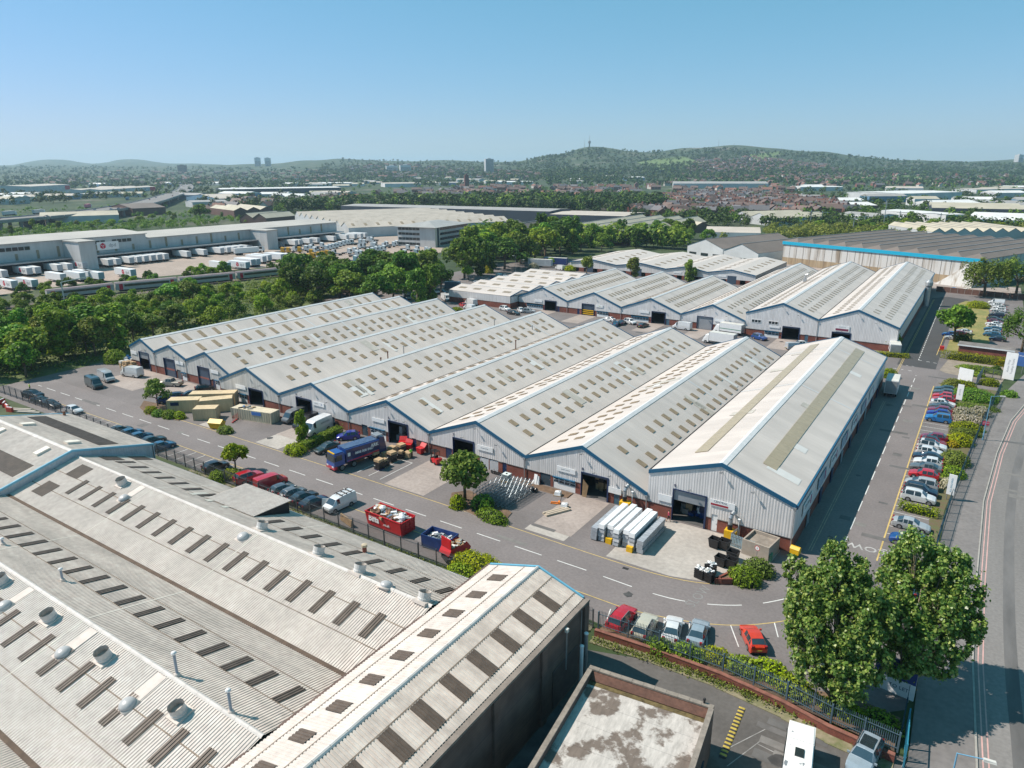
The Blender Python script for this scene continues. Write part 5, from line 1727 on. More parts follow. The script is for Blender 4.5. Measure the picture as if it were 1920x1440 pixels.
# --- white box vans and trailers near the estate
def box_truck(label, px, py, deg, ln=6.5, ht=3.3, cab=True, side=None, cat='lorry', z=1.4, name='box_truck', cargo=white_m):
 p = at(px, py, z)
 t = thing(name, label, cat, (p.x, p.y, 0), D(deg))
 b = MB()
 b.box(-ln / 2, ln / 2, -1.22, 1.22, .95, ht, cargo)
 for x in (-ln / 2, ln / 2 - .06):
  for y in (-1.235, 1.175):
   b.box(x - .015, x + .075, y, y + .06, .93, ht + .02, lead_m)
 b.build('cargo_box', t)
 for i in range(3):
  b = MB()
  b.box(-ln / 2 + ln * i / 3 + .02, -ln / 2 + ln * (i + 1) / 3 - .05, -1.2, 1.2, ht, ht + .05, offwhite_m)
  b.build('roof_panel', t)
 b = MB()
 b.box(-ln / 2 + .1, ln / 2, -.4, .4, .6, .95, trim_m)
 b.build('chassis', t)
 b = MB()
 b.box(-ln / 2 - .05, -ln / 2, -1.1, 1.1, 1.05, ht - .12, lead_m)
 b.build('rear_door', t)
 wm = vmesh('van')['wheel']
 for x in ([-ln / 2 + 1.2, ln / 2 + .9] if cab else [-ln / 2 + 1.5, -ln / 2 + 2.8]):
  for s in (-1, 1):
   o = ob('wheel', wm, t, (x, s * .98, .45), 0 if s > 0 else PI)
   o.scale = (1.35, 1.35, 1.35)
 if cab:
  b = MB()
  x0 = ln / 2 + .1
  b.hexa([(x0, -1.1, .5), (x0 + 1.9, -1.05, .5), (x0 + 1.9, 1.05, .5), (x0, 1.1, .5)], [(x0, -1.05, 2.45), (x0 + 1.0, -.95, 2.4), (x0 + 1.0, .95, 2.4), (x0, 1.05, 2.45)], white_m)
  b.build('cab', t)
  b = MB()
  b.face([(x0 + 1.74, -.95, 1.35), (x0 + 1.74, .95, 1.35), (x0 + 1.2, .88, 2.25), (x0 + 1.2, -.88, 2.25)], glass_b)
  b.build('windscreen', t)
 return t
t = box_truck('white box lorry with lettered side outside the closed grey back-row door', 1372, 618, 174, 6.6, 3.2)
b = MB(); b.box(-3.3, 3.3, 1.222, 1.23, 1.6, 1.8, pm('stripe_green', (.1, .3, .2))); b.build('side_stripe', t)
box_truck('white box body of a lorry just behind the front-row roofs', 1355, 637, 175, 7, 3.3)
box_truck('white box trailer standing in the shade beside the tall front-row flank', 1672, 727, 92, 6.2, 3.7, False, name='box_trailer', cat='trailer')
t = box_truck('white curtain-sided trailer parked in the third-row lorry park', 1013, 496, 12, 12, 4, False, name='lorry_trailer', cat='trailer', cargo=pm('curtain_white', (.5, .52, .55)))
t = box_truck('dark blue curtain-sided trailer in the third-row lorry park', 1042, 493, 10, 12, 4, False, name='lorry_trailer', cat='trailer', cargo=pm('curtain_blue', (.02, .05, .2)))
b = MB(); b.box(-3, 3, -1.2, 1.2, 0, 2.6, steel_blue)
t = tag(b.build('blue_container', loc=at(849, 540, .5), rz=.4), 'blue shipping container half under the tree belt', 'container')
# small office cabin with open hatches, white, by the back-row corner
t = box_truck('white cabin trailer with two dark windows under the garden tree', 1677, 652, 100, 7.5, 3.0, False, name='cabin_trailer', cat='cabin', cargo=pm('cabin_white', (.66, .7, .74)))
for i in range(2):
 b = MB(); b.box(-2.6 + i * 1.1, -1.9 + i * 1.1, 1.222, 1.25, 1.3, 2.4, glass_m); b.build('window', t)
 b = MB(); b.box(-2.6 + i * 1.1, -1.9 + i * 1.1, -1.25, -1.222, 1.3, 2.4, glass_m); b.build('window', t)

# --- the bin lorry
p = at(652, 865, .0)
a_ = at(617, 873, 1.0); c_ = at(720, 838, 1.2)
ang = math.atan2(a_.y - c_.y, a_.x - c_.x)
bl = thing('bin_lorry', 'blue refuse lorry with white lettering and red cab bumper collecting beside the boxes', 'lorry', (*((a_ + c_) / 2)[:2], 0), ang)
BB, BR = paint('lorry_blue', (.012, .07, .30)), paint('lorry_red', (.55, .02, .05))
BD = paint('lorry_dark_blue', (.01, .03, .12))
hl_ = 5.0
b = MB()
b.hexa([(hl_ - 2.0, -1.22, .95), (hl_, -1.2, .95), (hl_, 1.2, .95), (hl_ - 2.0, 1.22, .95)], [(hl_ - 2.0, -1.15, 3.0), (hl_ - .3, -1.1, 2.95), (hl_ - .3, 1.1, 2.95), (hl_ - 2.0, 1.15, 3.0)], BB)
b.box(hl_ - 1.9, hl_ - .5, -1.0, 1.0, 3.0, 3.12, BB)
b.box(hl_ - .4, hl_ - .2, -.95, .95, 3.0, 3.15, yellow_m)
b.build('cab', bl)
b = MB()
b.face([(hl_ + .005, -1.08, 1.75), (hl_ + .005, 1.08, 1.75), (hl_ - .2, 1.0, 2.75), (hl_ - .2, -1.0, 2.75)], glass_m)
b.build('windscreen', bl)
for s in (-1, 1):
 b = MB()
 b.hexa([(hl_ - 1.5, s * 1.2, 1.8), (hl_ - .4, s * 1.2, 1.8), (hl_ - .4, s * 1.235, 1.8), (hl_ - 1.5, s * 1.235, 1.8)], [(hl_ - 1.5, s * 1.14, 2.7), (hl_ - .55, s * 1.13, 2.7), (hl_ - .55, s * 1.17, 2.7), (hl_ - 1.5, s * 1.18, 2.7)], glass_m)
 b.build('cab_window', bl)
 b = MB()
 b.box(hl_ - .25, hl_ - .05, s * 1.3 - .12, s * 1.3 + .12, 1.9, 2.6, trim_m)
 b.build('mirror', bl)
 b = MB()
 b.box(hl_ + .01, hl_ + .07, s * .8 - .25, s * .8 + .25, .78, 1.0, lamp_w)
 b.build('headlight', bl)
b = MB()
b.box(hl_ - .5, hl_ + .05, -1.25, 1.25, .45, .94, BR)
b.build('bumper', bl)
b = MB()
b.box(-3.6, hl_ - 2.25, -1.25, 1.25, 1.15, 3.35, BB)
for i in range(6):
 x = -3.55 + i * 1.25
 for s in (-1, 1):
  b.box(x, x + .1, s * 1.25 - .03, s * 1.25 + .03, 1.15, 3.35, BD)
b.box(-3.6, hl_ - 2.25, -1.0, 1.0, 3.35, 3.45, pm('lorry_roof', (.05, .11, .22), .2, 1.5))
b.build('hopper_body', bl)
for s in (-1, 1):
 b = MB()
 b.box(-3.4, hl_ - 2.4, s * 1.285 - .004, s * 1.285 + .004, 1.55, 3.2, BD)
 pnl = b.build('side_panel', bl)
 b = MB()
 b.hexa([(-3.4, s * 1.292 - .004, 1.25), (hl_ - 2.4, s * 1.292 - .004, 1.25), (hl_ - 2.4, s * 1.292 + .004, 1.25), (-3.4, s * 1.292 + .004, 1.25)], [(-3.4, s * 1.292 - .004, 1.7), (hl_ - 2.4, s * 1.292 - .004, 1.32), (hl_ - 2.4, s * 1.292 + .004, 1.32), (-3.4, s * 1.292 + .004, 1.7)], BR)
 b.build('red_stripe', bl)
 rot = (PI / 2, 0, PI) if s > 0 else (PI / 2, 0, 0)
 text('0808 008 8467', .58, white_m, pnl, (-.6 , s * 1.3, 2.3), rot, bold=.02)
 text('ARK', .75, white_m, pnl, (-2.6 if s > 0 else -2.6, s * 1.3, 2.75), rot, bold=.03)
 b = MB(); b.box(2.0, 2.5, s * 1.295 - .004, s * 1.295 + .004, 2.1, 2.7, white_m); b.build('square_emblem', pnl)
b = MB()
b.hexa([(-5.0, -1.2, 1.0), (-3.62, -1.23, 1.0), (-3.62, 1.23, 1.0), (-5.0, 1.2, 1.0)], [(-4.6, -1.15, 3.6), (-3.62, -1.2, 3.75), (-3.62, 1.2, 3.75), (-4.6, 1.15, 3.6)], BD)
b.box(-4.6, -3.3, -.8, .8, 3.6, 3.95, galv_m)
for s in (-1, 1):
 b.tube((-5.2, s * .9, 1.2), (-4.3, s * .9, 3.7), .09, white_m)
 b.tube((-4.3, s * .9, 3.7), (-3.5, s * .6, 3.95), .07, white_m)
b.build('tail_loader', bl)
b = MB()
b.box(-4.4, hl_ - .6, -.45, .45, .6, 1.1, trim_m)
b.box(-.6, 1.4, -1.2, 1.2, .55, 1.0, rust_m)
b.build('chassis', bl)
for x in (hl_ - 1.4, hl_ - 3.6, -2.4, -3.7):
 for s in (-1, 1):
  o = ob('wheel', vmesh('van')['wheel'], bl, (x, s * 1.1, .5), 0 if s > 0 else PI)
  o.scale = (1.5, 1.5, 1.5)
# ================================================================ THINGS STANDING IN THE YARDS
# --- shipping containers behind the kerbside tree
cont_m = pm('container_beige', (.64, .50, .31), .12, .9, .6, stretch=(1, 1, .3))
cont_p = pm('container_pale', (.62, .54, .40), .12, .9, .6, stretch=(1, 1, .3))
def container(label, px, py, deg, ln=6.06, h=2.59, mat=None, extra=None, wd=2.44):
 mat = mat or cont_m
 p = at(px, py, h)
 t = thing('shipping_container', label, 'container', (p.x, p.y, 0), D(deg), 'beige containers in the front yard')
 b = MB()
 n = int(ln / .28)
 for s in (-1, 1):
  y = s * wd / 2
  for k in range(n):
   x = -ln / 2 + ln * k / n
   d = .05 if k % 2 else 0
   b.box(x, x + ln / n, min(y, y - s * .06) - (d if s < 0 else -0) * 0, max(y, y - s * .06), .12, h - .1, mat) if d == 0 else b.box(x, x + ln / n, min(y - s * .05, y - s * .09), max(y - s * .05, y - s * .09), .12, h - .1, mat)
 b.box(-ln / 2, ln / 2, -wd / 2, wd / 2, 0, .14, mat)
 for sx in (-1, 1):
  for sy in (-1, 1):
   b.box(sx * ln / 2 - .09, sx * ln / 2 + .03, sy * wd / 2 - .09, sy * wd / 2 + .03, 0, h + .01, mat)
 b.build('corrugated_side', t)
 b = MB()
 b.box(-ln / 2, ln / 2, -wd / 2, wd / 2, h - .1, h, mat)
 b.build('roof', t)
 for sx in (-1, 1):
  for k in range(2):
   b = MB()
   b.box(sx * ln / 2 - .05, sx * ln / 2 + .01, -wd / 2 + k * wd / 2 + .03, -wd / 2 + (k + 1) * wd / 2 - .03, .14, h - .12, mat)
   for q in (.3, .8):
    b.tube((sx * (ln / 2 + .04), -wd / 2 + k * wd / 2 + q * wd / 2, .2), (sx * (ln / 2 + .04), -wd / 2 + k * wd / 2 + q * wd / 2, h - .2), .025, lead_m, n=5)
   b.build('door', t)
 return t
c1 = container('beige container with a small dark sign, nearest the kerbside shrubs', 346, 747, 38, 6.0)
b = MB(); b.box(-2.4, -.8, -1.27, -1.225, 1.5, 2.2, navy_m); b.build('sign_board', c1)
container('beige container lying farthest back against the dirty unit wall', 400, 735, 38, 9.0)
container('beige container in the middle of the group, behind the smallest one', 405, 746, 52, 6.06)
container('smallest beige container, in front of the middle of the group', 386, 763, 38, 4.2, 2.3)
c5 = container('long pale container with a blue sign, standing apart beside the red trolleys', 478, 766, 12, 9.4, 2.2, cont_p)
b = MB(); b.box(.2, 2.4, -1.30, -1.225, 1.35, 2.0, pm('sign_mid_blue', (.06, .18, .5))); b.build('sign_board', c5)
b = MB()
for k in range(9):
 b.cbox((R.uniform(-3, 0), R.uniform(-.7, .7), 2.2), (R.uniform(.3, 1), R.uniform(.2, .6), R.uniform(.1, .25)), [wood_m, trim_m, paint('paint_bright_blue', COL['bright_blue']), lead_m][k % 4], R.uniform(0, 3))
o = b.build('roof_clutter', loc=c5.location, rz=c5.rotation_euler.z, kind='stuff')
o['label'] = 'odds and ends lying on the long pale container'; o['category'] = 'clutter'
# low wall beside it
b = MB()
b.cbox((0, 0, 0), (11, .3, .7), brick_red)
tag(b.build('low_wall', loc=(*at(490, 782)[:2], 0), rz=D(12)), 'low brick wall beside the long pale container', 'wall')
# yellow skip with blue lid
p = at(407, 797, .6)
t = thing('lidded_skip', 'yellow lidded skip with one bright blue flap by the kerb', 'skip', (p.x, p.y, 0), D(20))
b = MB()
b.hexa([(-1.0, -.75, .15), (1.0, -.75, .15), (1.0, .75, .15), (-1.0, .75, .15)], [(-1.35, -.85, 1.2), (1.35, -.85, 1.2), (1.35, .85, 1.2), (-1.35, .85, 1.2)], yellow_m)
b.face([(-1.35, -.85, 1.2), (-1.35, .85, 1.2), (-1.35, 0, 1.75)], yellow_m)
b.face([(1.35, .85, 1.2), (1.35, -.85, 1.2), (1.35, 0, 1.75)], yellow_m)
b.build('tub', t)
for s, m_ in ((-1, yellow_m), (1, pm('flap_blue', (.02, .28, .6), .05, 1, .4))):
 b = MB()
 b.hexa([(-1.38, s * .9, 1.2), (1.38, s * .9, 1.2), (1.38, 0, 1.76), (-1.38, 0, 1.76)] if s < 0 else [(1.38, .9, 1.2), (-1.38, .9, 1.2), (-1.38, 0, 1.76), (1.38, 0, 1.76)],
           [(-1.38, s * .9, 1.25), (1.38, s * .9, 1.25), (1.38, 0, 1.81), (-1.38, 0, 1.81)] if s < 0 else [(1.38, .9, 1.25), (-1.38, .9, 1.25), (-1.38, 0, 1.81), (1.38, 0, 1.81)], m_)
 b.build('lid', t)
for k in range(4):
 p = at(437 + k * 3.5, 788 - k * 2.5, .5)
 b = MB()
 for x in (-.22, .22):
  b.tube((x, 0, .15), (x, .15, 1.4), .025, red_m, n=5)
 for z in (.5, .8, 1.1, 1.38):
  b.tube((-.22, (z - .15) * .12, z), (.22, (z - .15) * .12, z), .022, red_m, n=5)
 b.box(-.25, .25, -.3, .02, .1, .14, red_m)
 for x in (-.28, .28):
  b.lathe((x, .02, .0), [(.02, 0), (.13, .1), (.13, .16), (.02, .24)], tyre_m, 8)
 tag(b.build('sack_trolley', loc=(p.x, p.y, 0), rz=D(-60)), '%s red sack trolley from the left beside the long pale container' % ORD[k], 'trolley', 'red sack trolleys')
# --- skips by the fence
def junk(root, n, x0, x1, y0, y1, z, mats, nm='waste', big=.7):
 b = MB()
 for k in range(n):
  x, y = R.uniform(x0, x1), R.uniform(y0, y1)
  s = R.uniform(.2, big)
  dz = z + R.uniform(-.1, .3) * (1 - abs(y) / (y1 + .1) * .5)
  c = Vector((x, y, dz))
  M = Matrix.Rotation(R.uniform(0, 6), 3, 'Z') @ Matrix.Rotation(R.uniform(-.8, .8), 3, 'X')
  sz = (s, s * R.uniform(.3, .8), s * R.uniform(.04, .5))
  co = [c + M @ Vector((a * sz[0] / 2, d * sz[1] / 2, e * sz[2] / 2)) for e in (-1, 1) for a, d in ((-1, -1), (1, -1), (1, 1), (-1, 1))]
  b.hexa(co[:4], co[4:], R.choice(mats))
 return b.build(nm, root, kind='stuff')
a_, c_ = at(668, 990, .0), at(717, 1000, 0)
pa, pc = at(690, 985, 1.0), at(722, 996, 1.0)
t = thing('roll_off_skip', 'big red open-top skip heaped with cardboard and bags behind the fence', 'skip', (-60.6, 61.6, 0), D(-2))
L_, W2 = 6.2, 1.22
b = MB()
for s in (-1, 1):
 b.hexa([(-L_ / 2, s * (W2 - .03), .2), (L_ / 2, s * (W2 - .03), .2), (L_ / 2, s * (W2 + .03), .2), (-L_ / 2, s * (W2 + .03), .2)][::1], [(-L_ / 2 - .25, s * (W2 + .12), 2.1), (L_ / 2 + .1, s * (W2 + .12), 2.1), (L_ / 2 + .1, s * (W2 + .2), 2.1), (-L_ / 2 - .25, s * (W2 + .2), 2.1)], red_m)
 b.box(-L_ / 2 - .28, L_ / 2 + .14, s * (W2 + .17) - .07, s * (W2 + .17) + .07, 2.06, 2.17, red_m)
b.box(-L_ / 2, L_ / 2, -W2, W2, .2, .3, red_m)
b.hexa([(-L_ / 2 - .03, -W2, .2), (-L_ / 2 + .04, -W2, .2), (-L_ / 2 + .04, W2, .2), (-L_ / 2 - .03, W2, .2)], [(-L_ / 2 - .3, -W2 - .15, 2.1), (-L_ / 2 - .22, -W2 - .15, 2.1), (-L_ / 2 - .22, W2 + .15, 2.1), (-L_ / 2 - .3, W2 + .15, 2.1)], red_m)
b.box(L_ / 2, L_ / 2 + .1, -W2 - .1, W2 + .1, .2, 2.05, red_m)
for y in (-1.2, -.4, .4, 1.2):
 b.box(L_ / 2 + .1, L_ / 2 + .18, y - .05, y + .05, .2, 2.0, red_m)
for z in (.6, 1.2, 1.8):
 b.box(L_ / 2 + .1, L_ / 2 + .16, -W2, W2, z - .05, z + .05, red_m)
bd_ = b.build('tub', t)
text('Biffa', 1.15, white_m, bd_, (-1.75, -W2 - .16, 1.3), (PI / 2 - .06, 0, 0), ext=.02, bold=.03)
text('.co.uk', .5, white_m, bd_, (.55, -W2 - .15, 1.05), (PI / 2 - .06, 0, 0), ext=.02)
junk(t, 150, -2.9, 2.9, -1.0, 1.0, 1.9, [card_m, card_m, wood_m, white_m, offwhite_m, trim_m, pm('bag_blue', (.2, .3, .45)), rust_m], big=1.1)
b = MB()
for (x, y, r) in ((-1.7, .3, .5), (2.3, -.2, .55), (1.9, .3, .4)):
 b.lathe((x, y, 1.9), [(r * .7, 0), (r, .25), (r * .9, .5), (r * .4, .7), (.05, .74)], white_m, 9)
b.build('white_bag', t)
t = thing('skip', 'dark blue open skip full of silvery scrap behind the fence', 'skip', (-51.8, 61.2, 0), D(4))
sb_ = pm('skip_blue', (.015, .05, .20), .15, 1, .5)
b = MB()
for s in (-1, 1):
 b.hexa([(-1.9, s * 1.1 - .04, .15), (1.9, s * 1.1 - .04, .15), (1.9, s * 1.1 + .04, .15), (-1.9, s * 1.1 + .04, .15)], [(-2.1, s * 1.2 - .04, 1.9), (2.1, s * 1.2 - .04, 1.9), (2.1, s * 1.2 + .04, 1.9), (-2.1, s * 1.2 + .04, 1.9)], sb_)
for s in (-1, 1):
 b.box(s * 2.0 - .05, s * 2.0 + .05, -1.2, 1.2, .15, 1.9, sb_)
b.box(-1.9, 1.9, -1.1, 1.1, .1, .2, rust_m)
b.build('tub', t)
b = MB()
b.box(-1.9, 1.9, -1.1, 1.1, .2, .9, rust_m)
b.build('scrap_bed', t)
junk(t, 130, -1.7, 1.7, -.95, .95, 1.25, [galv_m, galv_m, lead_m, white_m, trim_m], 'scrap', .6)
t = thing('skip', 'bright red skip with sloping ends and raised lid arm next to the blue skip', 'skip', (-48.9, 60.6, 0), D(78))
b = MB()
pr = [(-1.2, .15), (1.2, .15), (1.8, 1.0), (1.3, 1.75), (-1.3, 1.75), (-1.8, 1.0)]
for s in (-1, 1):
 q = [(x, s * .95, z) for x, z in pr]
 b.face(q if s < 0 else q[::-1], red_m)
for i in range(6):
 if i == 3:
  continue
 (x0, z0), (x1, z1) = pr[i], pr[(i + 1) % 6]
 b.face([(x0, -.95, z0), (x0, .95, z0), (x1, .95, z1), (x1, -.95, z1)][::-1], red_m)
b.build('tub', t)
b = MB()
b.box(-1.4, -1.25, -.9, .9, 1.75, 3.0, red_m)
b.build('raised_lid', t)
junk(t, 50, -1.1, 1.1, -.8, .8, 1.65, [card_m, wood_m, offwhite_m, card_m], 'waste', .6)
t = thing('open_trailer', 'low dark trailer bed with a pale sheet beside the domed bush', 'trailer', (*at(858, 1043, .5)[:2], 0), D(60))
b = MB()
b.box(-1.8, 1.8, -.9, .9, .45, .6, trim_m)
for s in (-1, 1):
 b.box(-1.8, 1.8, s * .9 - .03, s * .9 + .03, .6, .9, trim_m)
b.build('bed', t)
b = MB(); b.box(-1.2, 1.4, -.7, .7, .6, .66, pm('sheet_pale', (.45, .5, .58))); b.build('sheet', t)
b = MB()
for k in range(5):
 b.box(-1.5, 1.5, -.2 + k * .02, .0 + k * .02, .1 + k * .2, .22 + k * .2, wood_m)
tag(b.build('pallet_stack', loc=(*at(650, 977, .4)[:2], 0), rz=D(-15)), 'grey wooden pallets leaning between the white van and the red skip', 'pallets')
# --- goods on pallets beside the bin lorry
wrap_m = pm('black_wrap', (.02, .02, .022), .1, 2, .25)
print_m = pm('white_print', (.55, .55, .53), .2, 3, .7)
PAL = [((702, 853), 3, .2, 'loaded pallet nearest the bin lorry wheels, cardboard top'), ((711, 871), 4, .1, 'tall black-wrapped pallet in front of the group, on a blue base'), ((721, 866), 3, .3, 'black-wrapped pallet with small boxes on top, beside the tallest one'),
       ((735, 857), 4, .15, 'black-wrapped pallet with a broad cardboard lid in the middle of the group'), ((720, 848), 2, .1, 'low pallet of open cardboard boxes at the back left of the group'), ((735, 843), 3, .15, 'pallet of plain cardboard boxes at the back of the group'),
       ((752, 838), 3, .2, 'wrapped pallet under the red bins at the back right'), ((752, 851), 3, .35, 'narrow wrapped pallet with rounded top at the right of the group'), ((765, 849), 2, .1, 'low pallet of white packets beside the person in the green vest')]
for i, ((px, py), n, j, lab) in enumerate(PAL):
 p = at(px, py, .8)
 t = thing('loaded_pallet', lab, 'pallet', (p.x, p.y, 0), D(R.uniform(-12, 12)), 'pallets of boxes by the bin lorry')
 b = MB()
 pw = paint('paint_royal', COL['royal']) if i == 1 else wood_m
 for y in (-.5, 0, .5):
  b.box(-.6, .6, y - .06, y + .06, 0, .1, pw)
 for k in range(6):
  b.box(-.6 + k * .21, -.6 + k * .21 + .14, -.56, .56, .1, .14, pw)
 b.build('pallet', t)
 z = .14
 for k in range(n):
  h = .42
  last = k == n - 1
  m_ = card_m if last or n == 2 or i == 5 else wrap_m
  sx = 1.16 if not (last and j > .25) else .7
  b = MB()
  for q in range(2):
   b.box(-sx / 2 + q * sx / 2 + .01, -sx / 2 + (q + 1) * sx / 2 - .01, -.52 * sx, .52 * sx, z, z + h - .015, m_)
  if m_ is wrap_m and k == 1:
   b.box(-sx / 2 - .012, -sx / 2 + .3, -.535 * sx, .3, z + .12, z + .3, print_m)
  b.build('box', t)
  z += h
for (px, py), deg, lab in [((742, 833), 30, 'red wheeled bin at the left by the open door, lid up with rubbish'), ((752, 838), 20, 'red wheeled bin second by the open door'), ((775, 845), -10, 'red wheeled bin standing apart beside the person in the green vest')]:
 p = at(px, py, .7)
 t = thing('wheelie_bin', lab, 'bin', (p.x + .8, p.y + .9, 0), D(deg), 'red waste bins')
 b = MB()
 b.hexa([(-.5, -.38, .18), (.5, -.38, .18), (.5, .38, .18), (-.5, .38, .18)], [(-.65, -.5, 1.15), (.65, -.5, 1.15), (.65, .5, 1.15), (-.65, .5, 1.15)], red_m)
 b.build('tub', t)
 b = MB(); b.hexa([(-.66, .4, 1.2), (.66, .4, 1.2), (.66, .52, 1.18), (-.66, .52, 1.18)], [(-.66, .9, 1.75), (.66, .9, 1.75), (.66, 1.0, 1.7), (-.66, 1.0, 1.7)], red_m); b.build('lid', t)
 b = MB()
 for x in (-.42, .42):
  for y in (-.3, .3):
   b.tube((x, y - .04, .09), (x, y + .04, .09), .09, tyre_m, n=8)
 b.build('wheel_set', t)
# --- people
def person(label, p, rz, top, legs, skin=(.45, .27, .19), hat=None, stride=.0):
 t = thing('person', label, 'person', (p.x, p.y, 0), rz)
 me = bpy.data.meshes.new('body')
 V = [(0, 0, .95), (0, 0, 1.15), (0, 0, 1.38), (0, 0, 1.5), (0, .02, 1.56), (0, .02, 1.66), (0, .01, 1.75),
         (-.1, 0, .92), (-.11, stride * .5, .5), (-.11, stride - .05, .07), (-.11, stride + .1, .03), (.1, 0, .92), (.11, -stride * .35, .5), (.11, -stride - .05, .09), (.11, -stride + .1, .03),
         (-.19, 0, 1.42), (-.25, -stride * .3, 1.15), (-.24, .1 - stride * .4, .92), (-.23, .15 - stride * .4, .84), (.19, 0, 1.42), (.25, stride * .3, 1.15), (.24, .1 + stride * .4, .92), (.23, .15 + stride * .4, .84)]
 Ed = [(0, 1), (1, 2), (2, 3), (3, 4), (4, 5), (5, 6), (0, 7), (7, 8), (8, 9), (9, 10), (0, 11), (11, 12), (12, 13), (13, 14), (2, 15), (15, 16), (16, 17), (17, 18), (2, 19), (19, 20), (20, 21), (21, 22)]
 Rr = [.15, .14, .17, .06, .06, .1, .085, .095, .07, .05, .045, .095, .07, .05, .045, .075, .055, .042, .04, .075, .055, .042, .04]
 me.from_pydata(V, Ed, [])
 o = bpy.data.objects.new('body_cage', me)
 C.objects.link(o)
 sk = o.modifiers.new('skin', 'SKIN')
 for i, r in enumerate(Rr):
  me.skin_vertices[0].data[i].radius = (r, r * (.75 if i in (0, 1, 2) else 1))
 me.skin_vertices[0].data[0].use_root = True
 ss = o.modifiers.new('sub', 'SUBSURF')
 ss.levels = ss.render_levels = 1
 dg = bpy.context.evaluated_depsgraph_get()
 nm_ = bpy.data.meshes.new_from_object(o.evaluated_get(dg))
 bpy.data.objects.remove(o)
 nm_.materials.clear()
 sk_m, tp, lg, bt, hr = pm('skin', skin), pm('cloth_%s' % top[0], top[1]), pm('cloth_%s' % legs[0], legs[1]), trim_m, pm('hair', (.03, .02, .015))
 for m_ in (sk_m, tp, lg, bt, hr):
  nm_.materials.append(m_)
 for f in nm_.polygons:
  c = f.center
  z = c.z
  arm = abs(c.x) > .2 and z < 1.42 and z > .75
  f.material_index = 0
  f.use_smooth = True
  if arm and z > 1.15:
   f.material_index = 1
  elif arm and z < .98 or arm:
   f.material_index = 0
  elif z < .12:
   f.material_index = 3
  elif z < .95:
   f.material_index = 2 if z > legs[2] else 0
  elif z < 1.47:
   f.material_index = 1
  elif z > 1.68 or (z > 1.58 and c.y < .0):
   f.material_index = 4
 ob('body', nm_, t)
 return t
person('person in a pink shirt and dark shorts walking across the concrete apron', at(1253, 978), D(-70), ('pink', (.62, .06, .14)), ('dark_shorts', (.02, .02, .03), .45), stride=.28)
person('person in a bright green vest beside the low pallet', at(771, 858), D(30), ('green_vest', (.18, .65, .06)), ('dark_trousers', (.02, .025, .03), 0))
person('person in a lime vest standing behind the black off-roader on the far left', at(57, 733), D(0), ('lime_vest', (.5, .7, .05)), ('dark_trousers', (.02, .025, .03), 0))
# --- forklift
p = at(816, 861, .6)
t = thing('forklift', 'red forklift truck with dark overhead guard parked at unit 7', 'forklift', (p.x, p.y, 0), D(160))
b = MB()
b.hexa([(-1.3, -.55, .25), (.6, -.55, .25), (.6, .55, .25), (-1.3, .55, .25)], [(-1.2, -.5, 1.0), (.5, -.5, .75), (.5, .5, .75), (-1.2, .5, 1.0)], red_m)
b.box(-1.35, -.75, -.55, .55, .3, 1.1, red_m)
b.build('body', t)
b = MB()
for x, y in ((-.75, -.45), (-.75, .45), (.45, -.45), (.45, .45)):
 b.tube((x, y, .8), (x * .95, y, 2.15), .045, trim_m, n=5)
for k in range(6):
 b.box(-.75 + k * .22, -.68 + k * .22, -.5, .5, 2.13, 2.18, trim_m)
b.box(-.8, .5, -.5, -.44, 2.12, 2.18, trim_m)
b.box(-.8, .5, .44, .5, 2.12, 2.18, trim_m)
b.build('overhead_guard', t)
b = MB()
for y in (-.32, .32):
 b.box(.62, .78, y - .06, y + .06, .05, 2.1, trim_m)
b.box(.64, .76, -.35, .35, 2.0, 2.1, trim_m)
b.box(.78, .84, -.45, .45, .2, .8, trim_m)
b.build('mast', t)
for y in (-.28, .28):
 b = MB(); b.box(.8, 1.85, y - .06, y + .06, .06, .11, lead_m); b.build('fork', t)
b = MB(); b.box(-.55, -.1, -.28, .28, .9, 1.05, trim_m); b.box(-.6, -.5, -.28, .28, 1.0, 1.5, trim_m); b.build('seat', t)
for x, r in ((-.85, .24), (.4, .3)):
 for s in (-1, 1):
  b = MB(); b.tube((x, s * .45, r), (x, s * .62, r), r, tyre_m, n=12); b.build('wheel', t)
